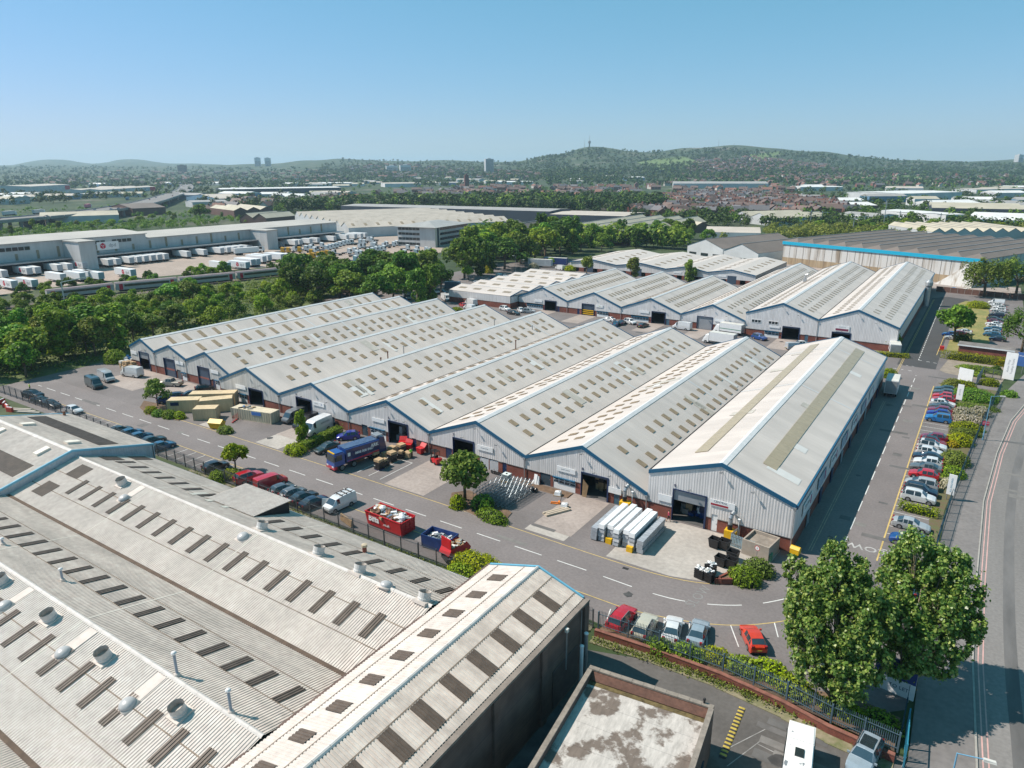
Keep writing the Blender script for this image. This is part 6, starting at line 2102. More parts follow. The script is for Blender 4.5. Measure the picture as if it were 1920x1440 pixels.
# --- bundles of wrapped profiles on the apron
wrapw = pm('plastic_wrap_white', (.74, .76, .78), .06, 1.5, .3)
wrapg = pm('plastic_wrap_grey', (.40, .43, .47), .15, 1.5, .35)
bx = at(1163, 1003)
BD0 = [(-36.3, 3, 0), (-35.35, 4, 1), (-34.3, 4, 1), (-33.25, 4, 1), (-32.15, 4, 1), (-31.2, 4, 1), (-30.0, 3, 2)]
names_ = ['leftmost low grey-sided stack of wrapped profiles', 'white-topped stack of wrapped profiles second from the left', 'white-topped stack of wrapped profiles third from the left, on a yellow stand', 'white-topped stack of wrapped profiles in the middle of the row', 'white-topped stack of wrapped profiles third from the right', 'white-topped stack second from the right, over a yellow end block', 'rightmost grey slatted stack of profiles with a long shadow']
for (x, n, k), lab in zip(BD0, names_):
 y0 = 73.6 + R.uniform(-.2, .5)
 t = thing('profile_stack', lab, 'stack', (x, y0, 0), D(R.uniform(-1.5, 1.5)), 'stacks of wrapped profiles on the apron')
 for i in range(n):
  b = MB()
  z0, z1 = .12 + i * .58, .12 + i * .58 + .54
  o_ = R.uniform(-.06, .06)
  if k == 2 or (k == 0):
   b.box(-.42 + o_, .42 + o_, 0, 7.4, z0, z1, wrapg)
   for q in range(14):
    b.box(-.45 + o_, .45 + o_, .25 + q * .53, .33 + q * .53, z0 + .03, z1 + .01, galv_m)
  else:
   top = i == n - 1
   mat = wrapw if top else (wrapg if i % 2 == 0 else pm('wrap_mid', (.58, .60, .63), .12, 1.5, .3))
   b.hexa([(-.4 + o_, 0, z0), (.4 + o_, 0, z0), (.4 + o_, 7.4, z0), (-.4 + o_, 7.4, z0)], [(-.38 + o_, .1, z1), (.38 + o_, .1, z1), (.38 + o_, 7.3, z1), (-.38 + o_, 7.3, z1)], mat)
   for q in range(6):
    b.box(-.42 + o_, .42 + o_, .6 + q * 1.25, .66 + q * 1.25, z0 - .01, z1 + .01, lead_m if not top else wrapw)
  b.build('bundle', t)
 b = MB()
 for q in range(3):
  b.box(-.42, .42, .6 + q * 3, .75 + q * 3, 0, .12, wood_m)
 b.build('bearer', t)
 if 'yellow' in lab:
  b = MB(); b.cbox((0, -.25, 0), (.8, .45, .75), yellow_m); b.build('yellow_stand', t)
# --- dark stacked crates, bins and pen
for (px, py), lab in [((1313, 1076), 'leftmost black crate stack filled with white offcuts'), ((1332, 1068), 'rearmost black crate stack filled with white offcuts'), ((1329, 1082), 'nearest black crate stack filled with white offcuts, by the brick planter')]:
 p = at(px, py, .5)
 t = thing('crate_stack', lab, 'crates', (p.x, p.y, 0), D(-12), 'black crates of white offcuts')
 for k in range(4):
  b = MB()
  b.box(-.56, .56, -.46, .46, .02 + k * .3, .27 + k * .3, black_m)
  b.box(-.6, .6, -.5, .5, .27 + k * .3, .3 + k * .3, black_m)
  b.build('crate', t)
 junk(t, 26, -.45, .45, -.36, .36, 1.24, [white_m, white_m, offwhite_m], 'offcuts', .4)
for (px, py), lab, z in [((1340, 1018), 'open black wheeled bin at the left in front of the yellow extractor', 0), ((1358, 1021), 'open black wheeled bin beside the wire pen', 0), ((1352, 1052), 'left black bin of the pair near the bushes', 0), ((1371, 1056), 'right black bin of the pair near the bushes', 0), ((1374, 1042), 'black bin with a small emblem standing behind the pair near the bushes', .0)]:
 p = at(px, py, .65)
 t = thing('waste_bin', lab, 'bin', (p.x, p.y, z), D(-8), 'black wheeled bins by unit 9')
 b = MB()
 for s in (-1, 1):
  b.hexa([(-.52, s * .38 - .03, .15), (.52, s * .38 - .03, .15), (.52, s * .38 + .03, .15), (-.52, s * .38 + .03, .15)], [(-.66, s * .52 - .03, 1.3), (.66, s * .52 - .03, 1.3), (.66, s * .52 + .03, 1.3), (-.66, s * .52 + .03, 1.3)], black_m)
  b.hexa([(s * .52 - .03, -.38, .15), (s * .52 + .03, -.38, .15), (s * .52 + .03, .38, .15), (s * .52 - .03, .38, .15)], [(s * .66 - .03, -.52, 1.3), (s * .66 + .03, -.52, 1.3), (s * .66 + .03, .52, 1.3), (s * .66 - .03, .52, 1.3)], black_m)
 b.box(-.5, .5, -.36, .36, .15, .2, black_m)
 for s in (-1, 1):
  b.box(-.7, .7, s * .54 - .04, s * .54 + .04, 1.26, 1.33, trim_m)
 b.build('tub', t)
 b = MB()
 for x in (-.42, .42):
  for y in (-.3, .3):
   b.tube((x, y - .04, .08), (x, y + .04, .08), .08, tyre_m, n=8)
 b.build('wheel_set', t)
 if 'emblem' in lab:
  b = MB(); b.box(-.15, .15, -.52, -.5, .7, .85, white_m); b.build('emblem', t)
t = thing('wire_pen', 'small fenced pen of pale blue slats beside the stone bin store', 'pen', (*at(1391, 1020, .8)[:2], 0), D(-9))
b = MB()
for k in range(16):
 b.box(-1.5 + k * .2, -1.38 + k * .2, -.03, .03, 0, 1.7, pm('slat_pale_blue', (.30, .42, .48), .1, 2, .6))
b.build('slats', t, kind='stuff')
b = MB()
for z in (.4, 1.4):
 b.box(-1.5, 1.65, -.06, -.03, z, z + .06, lead_m)
for k in range(12):
 b.box(-1.53, -1.47, k * .22, k * .22 + .1, 0, 1.8, lead_m)
b.build('frame', t)
t = thing('bin_store', 'square open-topped concrete bin store at the corner of unit 9', 'bin store', (*at(1426, 1024, .9)[:2], 0), D(-8))
st_m = pm('store_render', (.36, .31, .26), .12, .8, .9)
b = MB()
for x0, x1, y0, y1 in ((-1.7, 1.7, -1.7, -1.5), (-1.7, 1.7, 1.5, 1.7), (-1.7, -1.5, -1.5, 1.5), (1.5, 1.7, -1.5, 1.5)):
 b.box(x0, x1, y0, y1, 0, 2.0, st_m)
b.build('wall', t)
b = MB(); b.box(-1.5, 1.5, -1.5, 1.5, 1.2, 1.6, pm('store_lid', (.30, .26, .22), .2, .9, .95)); b.build('roof_sheet', t)
for (px, py), lab in [((1371, 1000), 'yellow extractor box with silver elbow duct beside the unit 9 door'), ((1172, 948), 'yellow extractor box with silver elbow duct at unit 8')]:
 p = at(px, py, .8)
 t = thing('extractor', lab, 'extractor', (p.x, 83.4, 0), 0, 'yellow extractors')
 b = MB(); b.box(-.75, .75, -.6, .5, .1, 1.4, yellow_m); b.build('box', t)
 b = MB()
 b.tube((-.2, 0, 1.4), (-.2, 0, 2.1), .32, black_m, n=12)
 b.build('filter', t)
 b = MB()
 pts = [(-.2, 0, 2.1), (-.2, .05, 2.9), (-.15, .25, 3.35), (0, .7, 3.6)]
 for i in range(3):
  b.tube(pts[i], pts[i + 1], .28, galv_m, n=12, caps=False)
 b.build('duct', t)
 b = MB(); b.tube((.8, .3, 0), (.8, .3, 2.9), .06, white_m); b.box(.65, .95, .15, .45, 2.9, 3.0, white_m); b.build('post', t)
b = MB()
b.box(-.55, .55, -.4, .4, .35, 1.0, yellow_m)
b.hexa([(-.58, -.43, 1.0), (.58, -.43, 1.0), (.58, .43, 1.0), (-.58, .43, 1.0)], [(-.58, -.1, 1.3), (.58, -.1, 1.3), (.58, .1, 1.3), (-.58, .1, 1.3)], yellow_m)
b.box(-.4, .4, -.25, .25, 0, .35, trim_m)
tag(b.build('grit_bin', loc=(*at(1491, 1035, .5)[:2], 0), rz=D(-10)), 'small yellow grit bin with hipped lid at the corner of unit 9', 'bin')
b = MB(); b.box(-.4, .4, -.4, .4, 0, .9, pm('green_plastic', (.06, .22, .13), .08, 2, .5)); b.box(-.44, .44, -.44, .44, .9, 1.0, MATS['green_plastic'])
tag(b.build('green_bin', loc=(*at(1441, 1044, .5)[:2], 0)), 'small green bin beside the concrete bin store', 'bin')
t = thing('road_sign', 'round white speed sign on a thin post above the corner bushes', 'sign', (*at(1417, 1058)[:2], 0), D(-15))
b = MB(); b.tube((0, 0, 0), (0, 0, 2.0), .035, lead_m); b.build('post', t)
b = MB(); b.tube((0, -.05, 2.2), (0, -.03, 2.2), .33, red_m, n=20); b.build('rim', t)
b = MB(); b.tube((0, -.056, 2.2), (0, -.05, 2.2), .26, white_m, n=20); f_ = b.build('face', t)
text('5', .3, trim_m, f_, (0, -.06, 2.2), (PI / 2, 0, 0))
# curved brick planter at the corner
pl_ = [at(1339, 1094), at(1352, 1096.5), at(1372, 1096.5), at(1392, 1092), at(1412, 1084)]
b = MB()
for i in range(4):
 a, c = pl_[i], pl_[i + 1]
 d = (c - a).normalized(); n_ = Vector((-d.y, d.x, 0)) * .3
 b.hexa([a, c, c + n_, a + n_], [a + Vector((0, 0, .75)), c + Vector((0, 0, .75)), c + n_ + Vector((0, 0, .75)), a + n_ + Vector((0, 0, .75))], brick_red)
a, c = pl_[0], at(1375, 1076)
d = (c - a).normalized(); n_ = Vector((d.y, -d.x, 0)) * .25
b.hexa([a, a + n_, c + n_, c], [v + Vector((0, 0, .75)) for v in (a, a + n_, c + n_, c)], brick_red)
tag(b.build('planter_wall'), 'curved low brick planter wall at the bend below the bushes', 'planter')
b = MB(); b.face([tuple(v + Vector((0, 0, .55))) for v in (pl_[0], pl_[1], pl_[2], pl_[3], pl_[4], at(1420, 1066), at(1375, 1076))], soil_m); b.build('planter_soil', kind='structure')
# --- frames, racks, tank by unit 8
fr_m = pm('frame_steel', (.36, .42, .46), .12, 3, .35, .6)
for k in range(9):
 t = thing('steel_frame', '%s steel lattice frame from the left in the row beside the round tree' % ORD[k], 'frame', (-55.6 + k * .62, 73.4 + k * .12, 0), D(-3), 'stacked steel frames beside the tree')
 b = MB()
 for z in (.15, .8, 1.5, 2.1):
  b.tube((0, 0, z), (0, 7, z), .035, fr_m, n=4)
 for q in range(11):
  y = q * .7
  b.tube((0, y, 0), (0, y, 2.1), .03, fr_m, n=4)
  if q < 10:
   b.tube((0, y, .8 if q % 2 else .15), (0, y + .7, .15 if q % 2 else .8), .025, fr_m, n=4)
   b.tube((0, y, 1.5 if q % 2 else 2.1), (0, y + .7, 2.1 if q % 2 else 1.5), .025, fr_m, n=4)
   b.tube((0, y, .8), (.45, y + .3, 1.5), .022, fr_m, n=4)
 b.build('lattice', t)
p = at(950, 895, 1.6)
t = thing('water_tank', 'white caged liquid tank on a yellow stand beside unit 7', 'tank', (p.x, p.y, 0), 0)
b = MB(); b.box(-.55, .55, -.5, .5, 1.2, 2.2, pm('tank_white', (.68, .75, .72), .05, 2, .3)); b.lathe((0, 0, 2.2), [(.15, 0), (.15, .08)], trim_m, 10); b.build('bottle', t)
b = MB()
for z in (1.25, 1.5, 1.75, 2.0, 2.2):
 for s in (-1, 1):
  b.box(-.6, .6, s * .55 - .015, s * .55 + .015, z, z + .03, galv_m)
  b.box(s * .6 - .015, s * .6 + .015, -.55, .55, z, z + .03, galv_m)
for x in (-.6, -.3, 0, .3, .6):
 for s in (-1, 1):
  b.box(x - .012, x + .012, s * .56 - .012, s * .56 + .012, 1.2, 2.22, galv_m)
b.build('cage', t)
b = MB()
for x in (-.6, .6):
 for y in (-.5, .5):
  b.box(x - .06, x + .06, y - .06, y + .06, 0, 1.2, yellow_m)
b.box(-.7, .7, -.6, .6, 1.05, 1.2, yellow_m)
b.build('stand', t)
b = MB()
for k in range(5):
 x = -2 + k * .7
 for s in (0, 1.0):
  b.tube((x + s * .55 - .3, 0, .33), (x + s * .55 - .29, .04, .33), .32, tyre_m, n=12)
 b.tube((x - .3, .02, .33), (x + .25, .02, .33), .02, rust_m)
 b.tube((x, .02, .33), (x - .05, .02, .85), .02, rust_m)
 b.tube((x + .25, .02, .33), (x + .15, .02, .95), .02, rust_m)
tag(b.build('bicycle_row', loc=(-57, 83.3, 0)), 'row of bicycles leaning on the brick wall beside unit 7', 'bicycles')
p = at(997, 918, .3)
b = MB(); b.lathe((0, 0, 0), [(.3, 0), (.45, .25), (.4, .6), (.15, .8)], wrap_m, 10); b.lathe((.6, .2, 0), [(.3, 0), (.4, .2), (.3, .5), (.1, .65)], wrap_m, 9)
tag(b.build('black_sacks', loc=(p.x, p.y, 0)), 'heap of black sacks beside the steel frames', 'sacks')
for (px, py), lab in [((1046, 925), 'white bulk bag on a pallet in front of the unit 8 shop window'), ((1058, 948), 'white bulk bag beside the orange pallet truck')]:
 p = at(px, py, .3)
 b = MB()
 b.cbox((0, 0, 0), (1.2, 1.0, .13), wood_m)
 b.hexa([(-.5, -.45, .13), (.5, -.45, .13), (.5, .45, .13), (-.5, .45, .13)], [(-.4, -.35, .62), (.42, -.33, .6), (.4, .36, .66), (-.42, .33, .58)], wrapw)
 b.lathe((.1, .0, .55), [(.3, 0), (.25, .12), (.1, .2)], wrapw, 8)
 tag(b.build('bulk_bag', loc=(p.x, p.y, 0), rz=D(15)), lab, 'bag', 'white bulk bags')
p = at(1044, 943, .1)
b = MB()
for y in (-.22, .22):
 b.box(-.9, .3, y - .08, y + .08, .08, .14, pm('orange_paint', (.8, .22, .02), .05, 1, .4))
b.box(.2, .5, -.28, .28, .08, .4, MATS['orange_paint'])
b.tube((.45, 0, .4), (.75, 0, 1.15), .03, trim_m); b.tube((.75, -.2, 1.15), (.75, .2, 1.15), .03, trim_m)
for x in (-.8, .4):
 b.tube((x, -.2, .07), (x, .2, .07), .07, tyre_m, n=8)
tag(b.build('pallet_truck', loc=(p.x, p.y, 0), rz=D(20)), 'orange hand pallet truck on the yard in front of unit 8', 'pallet truck')
p = at(1044, 958, .2)
b = MB()
for k in range(4):
 b.box(-2.0, 2.0, -.55 + k * .28, -.3 + k * .28, .0, .12 + .16 * (k == 0 or k == 3), pm('pale_timber', (.50, .42, .33), .12, 1, .8))
b.box(-1.7, 1.9, -.2, .15, .12, .3, MATS['pale_timber'])
tag(b.build('timber_pack', loc=(p.x, p.y, 0), rz=D(62)), 'pack of pale timber lying on the yard in front of unit 8', 'timber')
for k, (px, py) in enumerate([(1001, 903), (1007, 902), (1012, 900)]):
 p = at(px, py, .5)
 b = MB(); b.hexa([(-.3, 0, 0), (.3, 0, 0), (.3, .05, 0), (-.3, .05, 0)], [(-.3, .35, 1.5 - k * .2), (.3, .35, 1.5 - k * .2), (.3, .4, 1.5 - k * .2), (-.3, .4, 1.5 - k * .2)], white_m)
 tag(b.build('leaning_sheet', loc=(p.x, 83.7, 0), rz=D(-8 + k * 9)), '%s white sheet from the left leaning by the unit 8 shop door' % ORD[k], 'sheet', 'leaning white sheets')
b = MB()
for k in range(6):
 b.hexa([(-43.6 + k * .12, 83.9, 0), (-43.52 + k * .12, 83.9, 0), (-43.52 + k * .12, 83.98, 0), (-43.6 + k * .12, 83.98, 0)], [(-43.6 + k * .15, 84.18, 2.6 - k * .15), (-43.52 + k * .15, 84.18, 2.6 - k * .15), (-43.52 + k * .15, 84.24, 2.6 - k * .15), (-43.6 + k * .15, 84.24, 2.6 - k * .15)], wood_m)
tag(b.build('leaning_planks'), 'brown planks leaning in the doorway of unit 8', 'planks')
# goods inside / outside open doors
def stack_goods(nm, lab, x0, x1, y0, y1, n, hmax, mats, cat='goods'):
 b = MB()
 for k in range(n):
  x, y = R.uniform(x0, x1), R.uniform(y0, y1)
  z = 0
  for q in range(R.randint(1, 3)):
   h = R.uniform(.4, hmax / 3)
   b.cbox((x, y, z), (R.uniform(.5, 1.1), R.uniform(.5, 1.0), h), R.choice(mats), R.uniform(-.2, .2))
   z += h
 o = b.build(nm, kind='stuff')
 o['label'] = lab; o['category'] = cat
stack_goods('shelved_goods', 'drums and boxes on shelves inside the half-raised door of unit 9', -29.5, -25.8, 87, 90, 16, 2.6, [white_m, lead_m, paint('paint_blue', COL['blue']), navy_m, card_m])
stack_goods('stacked_goods', 'dark goods stacked inside the open door of unit 8', -43, -40.5, 87, 90, 14, 3, [card_m, wood_m, trim_m, rust_m])
stack_goods('stacked_goods', 'grey wrapped goods inside the tall door behind the bin lorry', -81.5, -78, 86, 89, 14, 3.5, [wrapg, lead_m, trim_m])
stack_goods('box_pile', 'pile of cardboard boxes and pallets outside the leftmost unit', -170.5, -166, 84.5, 86.3, 22, 2.4, [card_m, card_m, wood_m, offwhite_m])
stack_goods('bag_pile', 'white and blue clutter heaped left of the leftmost unit door', -176, -171.5, 86.5, 90, 18, 1.8, [white_m, offwhite_m, paint('paint_bright_blue', COL['bright_blue']), trim_m])
# --- street and yard lamps, signs
def lamp_post(label, p, h, arm, rz, mat, head=True, group='lamp posts'):
 t = thing('street_lamp', label, 'street lamp', (p.x, p.y, 0), rz, group)
 b = MB()
 b.tube((0, 0, 0), (0, 0, h * .25), .11, mat, .1, 8)
 b.tube((0, 0, h * .25), (0, 0, h), .075, mat, .05, 8)
 b.build('post', t)
 b = MB()
 b.tube((0, 0, h - .03), (arm, 0, h + .12), .04, mat, n=6)
 b.build('arm', t)
 b = MB()
 b.hexa([(arm - .05, -.13, h + .02), (arm + .75, -.16, h + .05), (arm + .75, .16, h + .05), (arm - .05, .13, h + .02)], [(arm, -.1, h + .2), (arm + .7, -.11, h + .18), (arm + .7, .11, h + .18), (arm, .1, h + .2)], offwhite_m)
 b.build('lamp_head', t)
 return t
blue_l = pm('lamp_blue', (.16, .36, .52), .05, 2, .4)
# near blue lamp at the lower right: its head and arm stand in the picture, its post runs down out of it
hp = at(1795, 1412, 8)
lamp_post('pale blue street lamp leaning over the main road at the bottom right', Vector((hp.x, hp.y, 0)), 8, 1.5, D(8), blue_l)
p = at(1523, 1342)
t = thing('yard_light', 'dark lamp post with square floodlight rising in front of the poplar', 'street lamp', (p.x, p.y, 0), D(60), 'lamp posts')
b = MB(); b.tube((0, 0, 0), (0, 0, 5.2), .1, lead_m, .07, 8); b.build('post', t)
b = MB(); b.box(-.12, .14, -.1, .1, 4.3, 4.85, galv_m); b.build('control_box', t)
b = MB(); b.hexa([(-.1, -.2, 5.2), (.35, -.2, 5.3), (.35, .2, 5.3), (-.1, .2, 5.2)], [(-.15, -.2, 5.4), (.3, -.2, 5.5), (.3, .2, 5.5), (-.15, .2, 5.4)], white_m); b.build('lamp_head', t)
bp = at(1842, 826)
lamp_post('tall pale blue lamp post rising from the teal fence with a small red notice', bp, 8.2, 1.4, D(20), blue_l)
b = MB(); b.box(-.5, .5, -.05, 0, 2.9, 3.6, pm('notice_red', (.45, .05, .1))); o = b.build('notice', bpy.data.objects['street_lamp.001'], rz=D(-20))
text('NO ENTRY', .18, white_m, o, (0, -.06, 3.25), (PI / 2, 0, 0))
lamp_post('grey lamp post at the back-row corner by the yellow bush', at(967, 513), 8, .8, D(200), lead_m)
lamp_post('second lamp post behind the low workshop', at(977, 512), 6, .8, D(20), lead_m)
b = MB(); b.box(-1.0, 1.0, -.04, .04, 1.2, 3.6, white_m)
def board(label, px, py, w_, h, z0, rz, lines=(), mat=None, px2=None, cat='sign', name='sign_board', legs=True):
 p = at(px, py)
 t = thing(name, label, cat, (p.x, p.y, 0), rz)
 b = MB()
 b.box(-w_ / 2, w_ / 2, -.06, .06, z0, z0 + h, mat or white_m)
 pn = b.build('panel', t)
 if legs:
  b = MB()
  for x in (-w_ * .38, w_ * .38):
   b.tube((x, .08, 0), (x, .08, z0 + h * .6), .06, lead_m)
  b.build('leg', t)
 for (s, sz, x, z, mt, r) in lines:
  text(s, sz, mt, pn, (x, -.065, z), (PI / 2, r, 0), 'lettering')
 return t
board('tall white totem sign with estate name running upwards at the gateway', 1889, 712, 2.3, 6.2, .1, D(-20), [('Aston Way', .62, -.35, 3.2, grey_txt, -PI / 2), ('Trading Estate', .62, .45, 3.2, grey_txt, -PI / 2)], legs=False, name='totem_sign')
board('white louvred sign board below the estate totem', 1808, 718, 3.0, 2.8, .5, D(-25), [], name='white_board')
board('narrow white banner sign on the teal fence near the gate shrubs', 1796, 758, 1.1, 3.2, 1.0, D(-15), [('ESTATE', .4, 0, 2.6, grey_txt, -PI / 2)], name='banner_sign')
board('narrow white banner sign on the teal fence beside the white off-roader', 1779, 938, 1.0, 3.1, .9, D(-10), [('ALL ENQUIRIES', .32, 0, 2.4, pm('sign_cyan', (.05, .25, .4)), -PI / 2)], name='banner_sign')
t = board('large blue and white board under the poplars facing the near yard', 1672, 1305, 3.4, 3.6, .4, D(-8), [('TO LET', .5, .4, 1.2, navy_m, 0)], name='notice_board')
b = MB(); b.box(-1.7, 1.7, -.075, -.061, 2.0, 4.0, pm('board_navy', (.03, .06, .22))); b.build('blue_panel', t)
board('blue and white lease board at the right photo edge by the totem', 1909, 700, 1.6, 3.2, 1.8, D(-20), [('LEASE', .4, 0, 4.2, white_m, 0)], mat=pm('board_blue', (.04, .12, .35)), name='lease_board')
# gates at the estate entrance
def gate(label, p0, p1, h, mat):
 a, c = Vector((*p0[:2], 0)), Vector((*p1[:2], 0))
 t = thing('metal_gate', label, 'gate', a, math.atan2(c.y - a.y, c.x - a.x), 'metal gates')
 ln = (c - a).length
 b = MB()
 for x in (0, ln / 2, ln):
  b.box(x - .06, x + .06, -.06, .06, .1, h, mat)
 for z in (.15, h - .1):
  b.box(0, ln, -.04, .04, z, z + .08, mat)
 b.build('gate_frame', t)
 b = MB()
 for k in range(int(ln / .15)):
  b.box(k * .15, k * .15 + .04, -.02, .02, .2, h, mat)
 b.build('bars', t, kind='stuff')
gate('open grey gate leaf across the estate entrance beside the clipped bank', at(1845, 707), at(1876, 713), 2.2, pal_m)
gate('blue gate leaf folded back by the entrance shrubs', at(1830, 722), at(1841, 705), 2.2, pal_b)
gate('bright blue mesh gate standing open at the bottom right yard', at(1693, 1440), at(1699, 1372), 2.4, pm('gate_cyan', (.04, .25, .36), .06, 2, .4))
b = MB()
for k in range(14):
 b.box(k * .22, k * .22 + .06, -1.6, 0, .0, .03, lead_m)
b.build('cattle_grid', loc=(*at(1700, 1418)[:2], .03), rz=D(-10), kind='structure')
# substation hut
c_ = at(1833, 665)
t = thing('brick_hut', 'low brick hut with flat grey roof behind the long clipped hedge', 'hut', (-1.6, 209.2, 0), D(-3))
b = MB(); b.box(-.2, 11.3, 0, 4, 0, 2.6, brick_red); b.build('brick_wall', t)
b = MB(); b.box(-.5, 11.6, -.3, 4.3, 2.62, 2.8, pm('felt_roof', (.22, .20, .19), .2, .5, .9)); b.build('flat_roof', t)
b = MB(); b.box(-.52, 11.62, -.34, -.3, 2.5, 2.82, white_m); b.build('fascia', t)
b = MB(); b.box(-.5, .5, -.5, .5, 0, 1.1, red_m)
tag(b.build('red_box', loc=(*at(1766, 653, .5)[:2], 0)), 'small red hydrant box beside the hedge end', 'box')
sheet('lawn', [(-4.5, 213), (-1, 213), (4.6, 222), (5.6, 250), (3.5, 296), (-3, 300), (-5.5, 290), (-4.2, 240)], .02, grass_m)
sheet('entrance_bank', [(-4.6, 190), (-3.2, 188), (7.5, 184), (9.5, 200), (-3, 207)], .02, pm('bank_gravel', (.30, .25, .2), .15, .8, .9))
# brown boundary fence at the end of the road
b = MB()
t = thing('board_fence', 'brown panel fence across the end of the fresh asphalt road', 'fence', (-13.5, 318, 0), D(-10))
for k in range(13):
 q = MB(); q.box(k * 2.4, k * 2.4 + 2.3, -.05, .05, 0, 2.0, pm('fence_brown', (.16, .085, .065), .15, 1, .9)); q.build('panel', t)
 q = MB(); q.box(k * 2.4 - .1, k * 2.4, -.1, .1, 0, 2.2, concrete); q.build('post', t)
for (x, y), m_, lab in [((-8, 323), paint('paint_bright_blue', COL['bright_blue']), 'bright blue tarpaulin heap behind the brown panel fence'), ((-4, 322.5), white_m, 'white sacks behind the brown panel fence')]:
 b = MB(); b.lathe((0, 0, 0), [(1.3, 0), (1.4, .5), (.9, 1.2), (.2, 1.4)], m_, 9); tag(b.build('covered_heap', loc=(x, y, 0)), lab, 'heap')
# bottom-right yard: bus, car, speed hump
p0, p1 = at(1497, 1440, 2.7), at(1508, 1345, 2.7)
dirv = (p1 - p0)
ang = math.atan2(dirv.y, dirv.x)
fpos = at(1506, 1352, 2.7)
t = thing('minibus', 'white minibus or camper with peeling roof paint and a dark roof hatch', 'bus', (*(fpos - dirv.normalized() * 3.2)[:2], 0), ang)
peel = pm('peeling_white', (.74, .73, .71), .05, .8, .5, col2=(.18, .2, .22), lo=.37, hi=.40)
b = MB()
b.hexa([(-3.6, -1.1, .4), (3.3, -1.1, .4), (3.3, 1.1, .4), (-3.6, 1.1, .4)], [(-3.6, -1.02, 2.6), (3.0, -1.0, 2.6), (3.0, 1.0, 2.6), (-3.6, 1.02, 2.6)], white_m)
b.build('body', t)
b = MB()
b.hexa([(-3.6, -1.0, 2.6), (.9, -1.0, 2.6), (.9, 1.0, 2.6), (-3.6, 1.0, 2.6)], [(-3.55, -.93, 2.7), (.88, -.93, 2.7), (.88, .93, 2.7), (-3.55, .93, 2.7)], peel)
b.hexa([(.93, -1.0, 2.6), (3.0, -.98, 2.6), (3.0, .98, 2.6), (.93, 1.0, 2.6)], [(.95, -.93, 2.69), (2.8, -.85, 2.66), (2.8, .85, 2.66), (.95, .93, 2.69)], peel)
b.build('roof_panel', t)
b = MB(); b.box(-.9, .0, -.33, .33, 2.7, 2.78, glass_m); b.build('roof_hatch', t)
for s in (-1, 1):
 b = MB(); b.box(-3.0, 2.4, s * 1.07 - .02, s * 1.07 + .02, 1.5, 2.2, glass_m); b.build('side_window', t)
for x in (-2.2, 2.2):
 for s in (-1, 1):
  ob('wheel', vmesh('van')['wheel'], t, (x, s * 1.02, .36), 0 if s > 0 else PI)
v = put('suv', 1622, 1412, -98, 'pale_blue', 'pale blue-silver estate with dark sunroof at the bottom right', 'car', z=.9)
b = MB(); b.box(-1.2, .1, -.5, .5, 1.69, 1.72, glass_m); b.build('sunroof', v)
a, c = at(1392, 1327), at(1354, 1421)
t = thing('speed_hump', 'yellow and black striped rubber speed hump on the near yard', 'speed hump', a, math.atan2(c.y - a.y, c.x - a.x))
ln = (c - a).length
n = 14
for k in range(n):
 for q, m_ in ((0, yellow_m), (.5, black_m)):
  x = ln * (k + q) / n
  b = MB()
  pr = [(-.28, 0), (-.2, .05), (.2, .05), (.28, 0)]
  for i in range(3):
   (y0, z0), (y1, z1) = pr[i], pr[i + 1]
   sk_ = .12
   f = lambda y: sk_ * (1 - abs(y) / .28)
   b.face([(x + f(y0), y0, z0 + .03), (x + ln / n * .5 + f(y0), y0, z0 + .03), (x + ln / n * .5 + f(y1), y1, z1 + .03), (x + f(y1), y1, z1 + .03)], pm('hump_yellow', (.50, .38, .07), .15, 3, .8) if q == 0 else pm('hump_black', (.05, .045, .05), .2, 3, .8))
  b.build('hump_block', t)
# far-left corner clutter beyond the fence
b = MB()
b.hexa([(-.9, 0, 0), (.9, 0, 0), (.9, .06, 0), (-.9, .06, 0)], [(-.9, .7, 2.4), (.9, .7, 2.4), (.9, .76, 2.4), (-.9, .76, 2.4)], wood_m)
for k in range(6):
 b.box(-.85 + k * .33, -.78 + k * .33, -.02, .03, .1, .12, wood_m)
tag(b.build('timber_trellis', loc=(*at(88, 783, 2)[:2], .0), rz=D(-20)), 'yellow timber trellis panel leaning behind the rear wing', 'trellis')
for k in range(4):
 b = MB(); b.cbox((0, 0, 0), (.45, 1.5, .9), pm('barrier_red', (.6, .06, .04), .08, 1, .5)); b.cbox((0, 0, .9), (.2, 1.5, .12), white_m)
 p = at(4 + k * 5, 757 + k * 5)
 tag(b.build('road_barrier', loc=(p.x, p.y, 0), rz=D(30 + k * 25)), '%s red plastic road barrier from the left photo edge' % ORD[k], 'barrier', 'red road barriers')
for k in range(3):
 p = at(38 + k * 8, 768 + k * 3)
 b = MB(); b.cbox((0, 0, 0), (5, .5, .25), pm('grey_plank', (.42, .38, .33), .12, 1, .9))
 tag(b.build('plank', loc=(p.x, p.y, 0), rz=D(25)), '%s grey plank from the left on the ground behind the far-left fence' % ORD[k], 'planks', 'grey planks at the far left')
